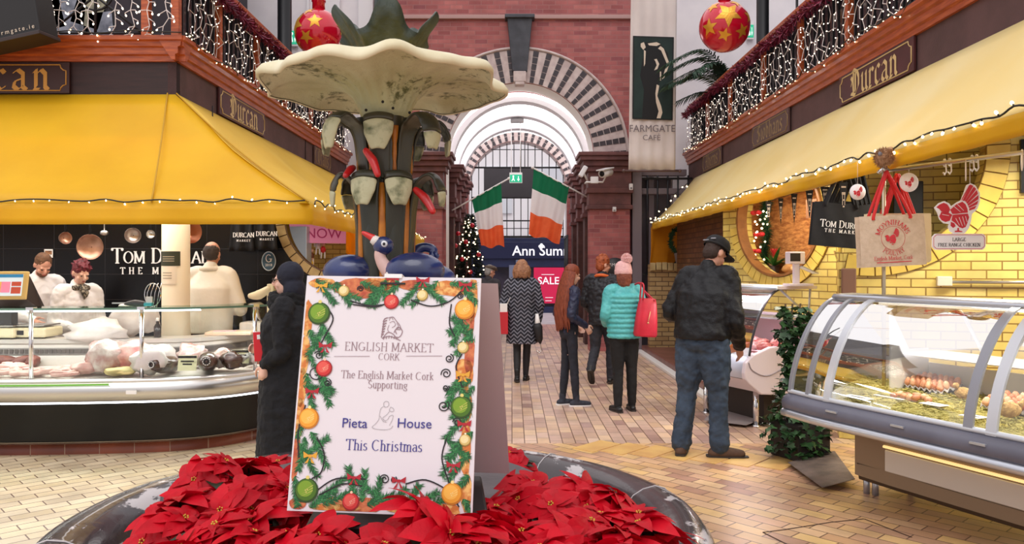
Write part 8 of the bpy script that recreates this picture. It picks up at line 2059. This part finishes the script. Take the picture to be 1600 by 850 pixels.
tcn=N.new('ShaderNodeTexCoord');wv=N.new('ShaderNodeTexWave');sxx=N.new('ShaderNodeSeparateXYZ');L.new(tcn.outputs['Object'],sxx.inputs[0])
pp=N.new('ShaderNodeMath');pp.operation='PINGPONG';pp.inputs[1].default_value=.05;L.new(sxx.outputs['X'],pp.inputs[0])
ad=N.new('ShaderNodeMath');ad.operation='ADD';L.new(pp.outputs[0],ad.inputs[0]);L.new(sxx.outputs['Z'],ad.inputs[1])
cbx=N.new('ShaderNodeCombineXYZ');L.new(ad.outputs[0],cbx.inputs['X']);L.new(cbx.outputs[0],wv.inputs['Vector']);wv.inputs['Scale'].default_value=5.6;wv.inputs['Distortion'].default_value=1.2;wv.inputs['Detail Scale'].default_value=20
rr_=N.new('ShaderNodeValToRGB');rr_.color_ramp.elements[0].position=.62;rr_.color_ramp.elements[1].position=.72;rr_.color_ramp.elements[0].color=lin((24,25,36));rr_.color_ramp.elements[1].color=lin((120,120,132));L.new(wv.outputs['Fac'],rr_.inputs[0]);L.new(rr_.outputs[0],b.inputs['Base Color'])
tights=mat('black_tights',(28,27,32),.6);light_brown=mat('light_brown_hair',(142,98,72),.65,0,(176,126,92),22,.3,50)
p5=Person('person with a light brown bob in a grey chevron patterned knee length coat, walking away',(.135,10.9,0),rot_to(.08,1),1.66,
   dict(ankR=(-.05,-.10,.085),kneeR=(-.07,-.09,.5),ankL=(.06,.10,.10),kneeL=(.07,-.02,.5),wrR=(-.24,-.02,.86),elR=(-.27,.04,1.13),wrL=(.20,-.20,1.0),elL=(.27,.02,1.13),curl=1.1,hdR=(0,-.1,-1),hdL=(0,-.7,-.6)),1.1,.03,0,R(4))
p5.trousers(tights,.86,.045,'tights',wr=.004);p5.top(coat_m,.56,1.12,'coat',flare=.03,wr=.02,wscale=.09,depth=1.1);p5.shoes(black_boot,dark_sole,.95,boot=.05);p5.hair(light_brown,'bob',2)
t=thing('umbrella','folded black and white umbrella carried by the person in the patterned coat','umbrella',px(842,520,10.75));a,b_=px(839,505,10.75),px(846,548,10.75);d=b_-a
mb=MB();mb.tube([a,a+d*.15,a+d*.6,a+d*.75],[.05,.07,.045,.01],10);mb.build('canopy',mat('black_canopy',(26,24,28),.6),t);mb=MB();P,_=smooth_path([a+d*.7,a+d*.95,b_,b_+Vector((-.03,0,-.03)),b_+Vector((-.06,0,0))],0,4);mb.tube(P,.009,6);mb.build('handle',chrome,t);mb=MB();mb.tube([a+Vector((0,0,.13)),a+d*.2],[.02,.05],8);mb.build('sleeve',white_paint,t)
t=thing('shopping_bag','red and white paper bag at the left side of the chevron patterned coat','bag',px(787,500,10.8));mb=MB();c=px(787,504,10.8);mb.box(c,(.12,.22,.30));mb.build('bag_body',mat('red_paper',(190,30,44),.5),t,bevel=.006);mb=MB();mb.box(c+Vector((.0,0,.2)),(.10,.18,.12));mb.build('bag_top',white_paint,t)
mb=MB();mb.tube([c+Vector((.04,.05,.24)),c+Vector((.10,.0,.36)),c+Vector((.04,-.05,.24))],.005,6);mb.build('handle',wire_white,t)
p6=Person('person in a brown flat cap and dark coat half hidden behind the sign board',(-.42,13.4,0),rot_to(.55,.83),1.60,None,1.1,.1,R(-20),R(10));p6.trousers(char_tr,1.0,.06);p6.top(mat('dark_wool_coat',(58,54,58),.9,0,(48,44,48),20),.78,1.1,'coat');p6.shoes(black_boot,dark_sole,1.05);p6.hair(mat('grey_hair',(150,146,142),.8),'short')
mb=MB();mb.M=p6.HM;mb.ball((0,-.005,.215),1,(.105,.128,.05),22);mb.ball((0,-.10,.19),1,(.07,.055,.016),16);p6.part(mb,'flat_cap',mat('brown_tweed',(104,88,78),.9,0,(84,70,62),40),voxel=.008,smooth_it=2)
blk_coat=mat('black_wool_coat',(12,12,17),.9,0,(18,18,24),8,.2,60)
p7=Person('person in black coat, hood and glasses walking left with a red folder in hand',(-1.58,5.62,0),rot_to(-1,-.02),1.60,
   dict(wrR=(-.14,-.24,1.06),elR=(-.24,-.02,1.10),wrL=(.2,-.14,1.0),elL=(.24,-.0,1.10),hdR=(.1,-.9,.35),pmR=(.9,.1,0),curl=.9,ankL=(.09,-.20,.085),kneeL=(.09,-.15,.5),ankR=(-.09,.20,.12),kneeR=(-.09,.02,.5)),1.2,.03,0,R(3),sk=skin_pale)
p7.trousers(black_tr,1.05,.07);p7.top(blk_coat,.30,1.18,'coat',flare=.03,wr=.03,depth=1.2);p7.shoes(black_boot,dark_sole,1.05)
mb=MB();mb.M=p7.HM;mb.ball((0,.03,.175),1,(.10,.105,.108),24);mb.ball((0,.055,.06),1,(.115,.085,.11),20);p7.part(mb,'hood',mat('navy_hood',(26,28,44),.85),voxel=.009,smooth_it=2,wrinkle=.012,wscale=.04)
mb=MB()
for z,r_ in((-.02,.115),(.03,.105)):c=p7.neck+Vector((0,-.01,z));mb.tube([c+Vector((r_*math.cos(a),r_*math.sin(a),.012*math.sin(3*a)))for a in[2*PI*i/24 for i in range(25)]],.042,10)
p7.part(mb,'scarf',mat('black_scarf',(16,16,19),.95),voxel=.011,smooth_it=2,wrinkle=.03,wscale=.03);glasses(p7,eye_d)
wpos7=p7.place(p7.J['wrR']+Vector((.02,-.11,.05)))
t=thing('folder','bright red folder with a white label in the hand of the person in black','folder',wpos7);M=frame(px(411,541,5.52),(1,.12,.06),(-.1,0,1));k=5.52/FOC
mb=MB();mb.M=M;mb.box((0,0,0),(28*k,46*k,.012));mb.build('cover',mat('red_card',(206,26,40),.45),t,bevel=.004);mb=MB();mb.M=M;mb.box((0,15*k,.007),(16*k,7*k,.002));mb.build('label',white_paint,t);mb=MB();mb.M=M;mb.box((0,1*k,-.0),(26*k,45.4*k,.008));mb.build('pages',white_paint,t)
coat_w=mat('white_overall',(236,232,232),.7,0,(224,220,222),4,.1,40);cream_c=mat('beige_coat',(240,235,224),.75,0,(232,226,212),4,.1,40);dark_tr=mat('dark_trousers',(40,38,42),.8)
p8=Person('butcher with short brown hair, in white, bowing over the far left counter',(px(56,500,8.5).x,8.5,0),rot_to(.75,-.66),1.76,dict(wrL=(.14,-.34,1.02),elL=(.24,-.06,1.10),wrR=(-.12,-.34,1.02),elR=(-.24,-.06,1.10),hdL=(-.2,-.8,-.3),hdR=(.2,-.8,-.3)),1.12,.24,0,R(38))
p8.trousers(dark_tr);p8.top(coat_w,.62,1.08,'overall',flare=.01);p8.shoes(black_boot,dark_sole);p8.hair(mat('short_brown_hair',(110,76,52),.8,0,(86,58,40),30),'short')
mb=MB();mb.M=p8.HM;mb.ball((0,-.03,.065),1,(.054,.056,.05),16);p8.part(mb,'beard',mat('brown_beard',(124,86,66),.9))
p9=Person('butcher with dark red hair and patterned neck scarf, in white behind the counter',(px(118,500,7.92).x,7.92,0),rot_to(.80,-.60),1.65,dict(wrL=(.12,-.34,1.04),elL=(.235,-.05,1.10),wrR=(-.12,-.34,1.04),elR=(-.235,-.05,1.10),hdL=(-.2,-.8,-.3),hdR=(.2,-.8,-.3)),1.1,.12,0,R(26),sk=skin_pale)
p9.trousers(dark_tr);p9.top(coat_w,.62,1.06,'overall',flare=.01);p9.shoes(black_boot,dark_sole);p9.hair(mat('dark_red_hair',(112,26,44),.6,0,(78,18,32),30),'tousled',8)
mb=MB();c=p9.neck+Vector((0,-.01,.0));mb.tube([c+Vector((.085*math.cos(a),.085*math.sin(a),.01*math.sin(3*a)))for a in[2*PI*i/24 for i in range(25)]],.032,10);mb.limb([c+Vector((0,-.10,0)),c+Vector((.01,-.13,-.06)),c+Vector((0,-.135,-.12))],[.035,.04,.01],10,3);p9.part(mb,'neck_scarf',mat('leopard_scarf',(52,48,44),.85,0,(150,140,124),60,lo=.5,hi=.56),voxel=.009,smooth_it=2)
p10=Person('balding person in a beige coat seen from behind',(px(328,500,8.15).x,8.15,0),rot_to(.03,1),1.84,dict(wrL=(.13,-.30,1.06),elL=(.30,-.02,1.10),wrR=(-.13,-.30,1.06),elR=(-.30,-.02,1.10),hdL=(-.5,-.8,0),hdR=(.5,-.8,0)),1.18,.05,0,R(10))
p10.trousers(dark_tr);p10.top(cream_c,.86,1.14,'coat',wr=.012,wscale=.14)
mb=MB();c=p10.neck;mb.tube([c+Vector((.088*math.cos(a),.008+.082*math.sin(a),.012*math.sin(a)+.01))for a in[2*PI*i/24 for i in range(25)]],.02,8);p10.part(mb,'collar',mat('pale_collar',(226,216,200),.8));p10.shoes(black_boot,dark_sole,1.1);p10.hair(mat('dark_grey_hair',(64,54,50),.8),'balding')
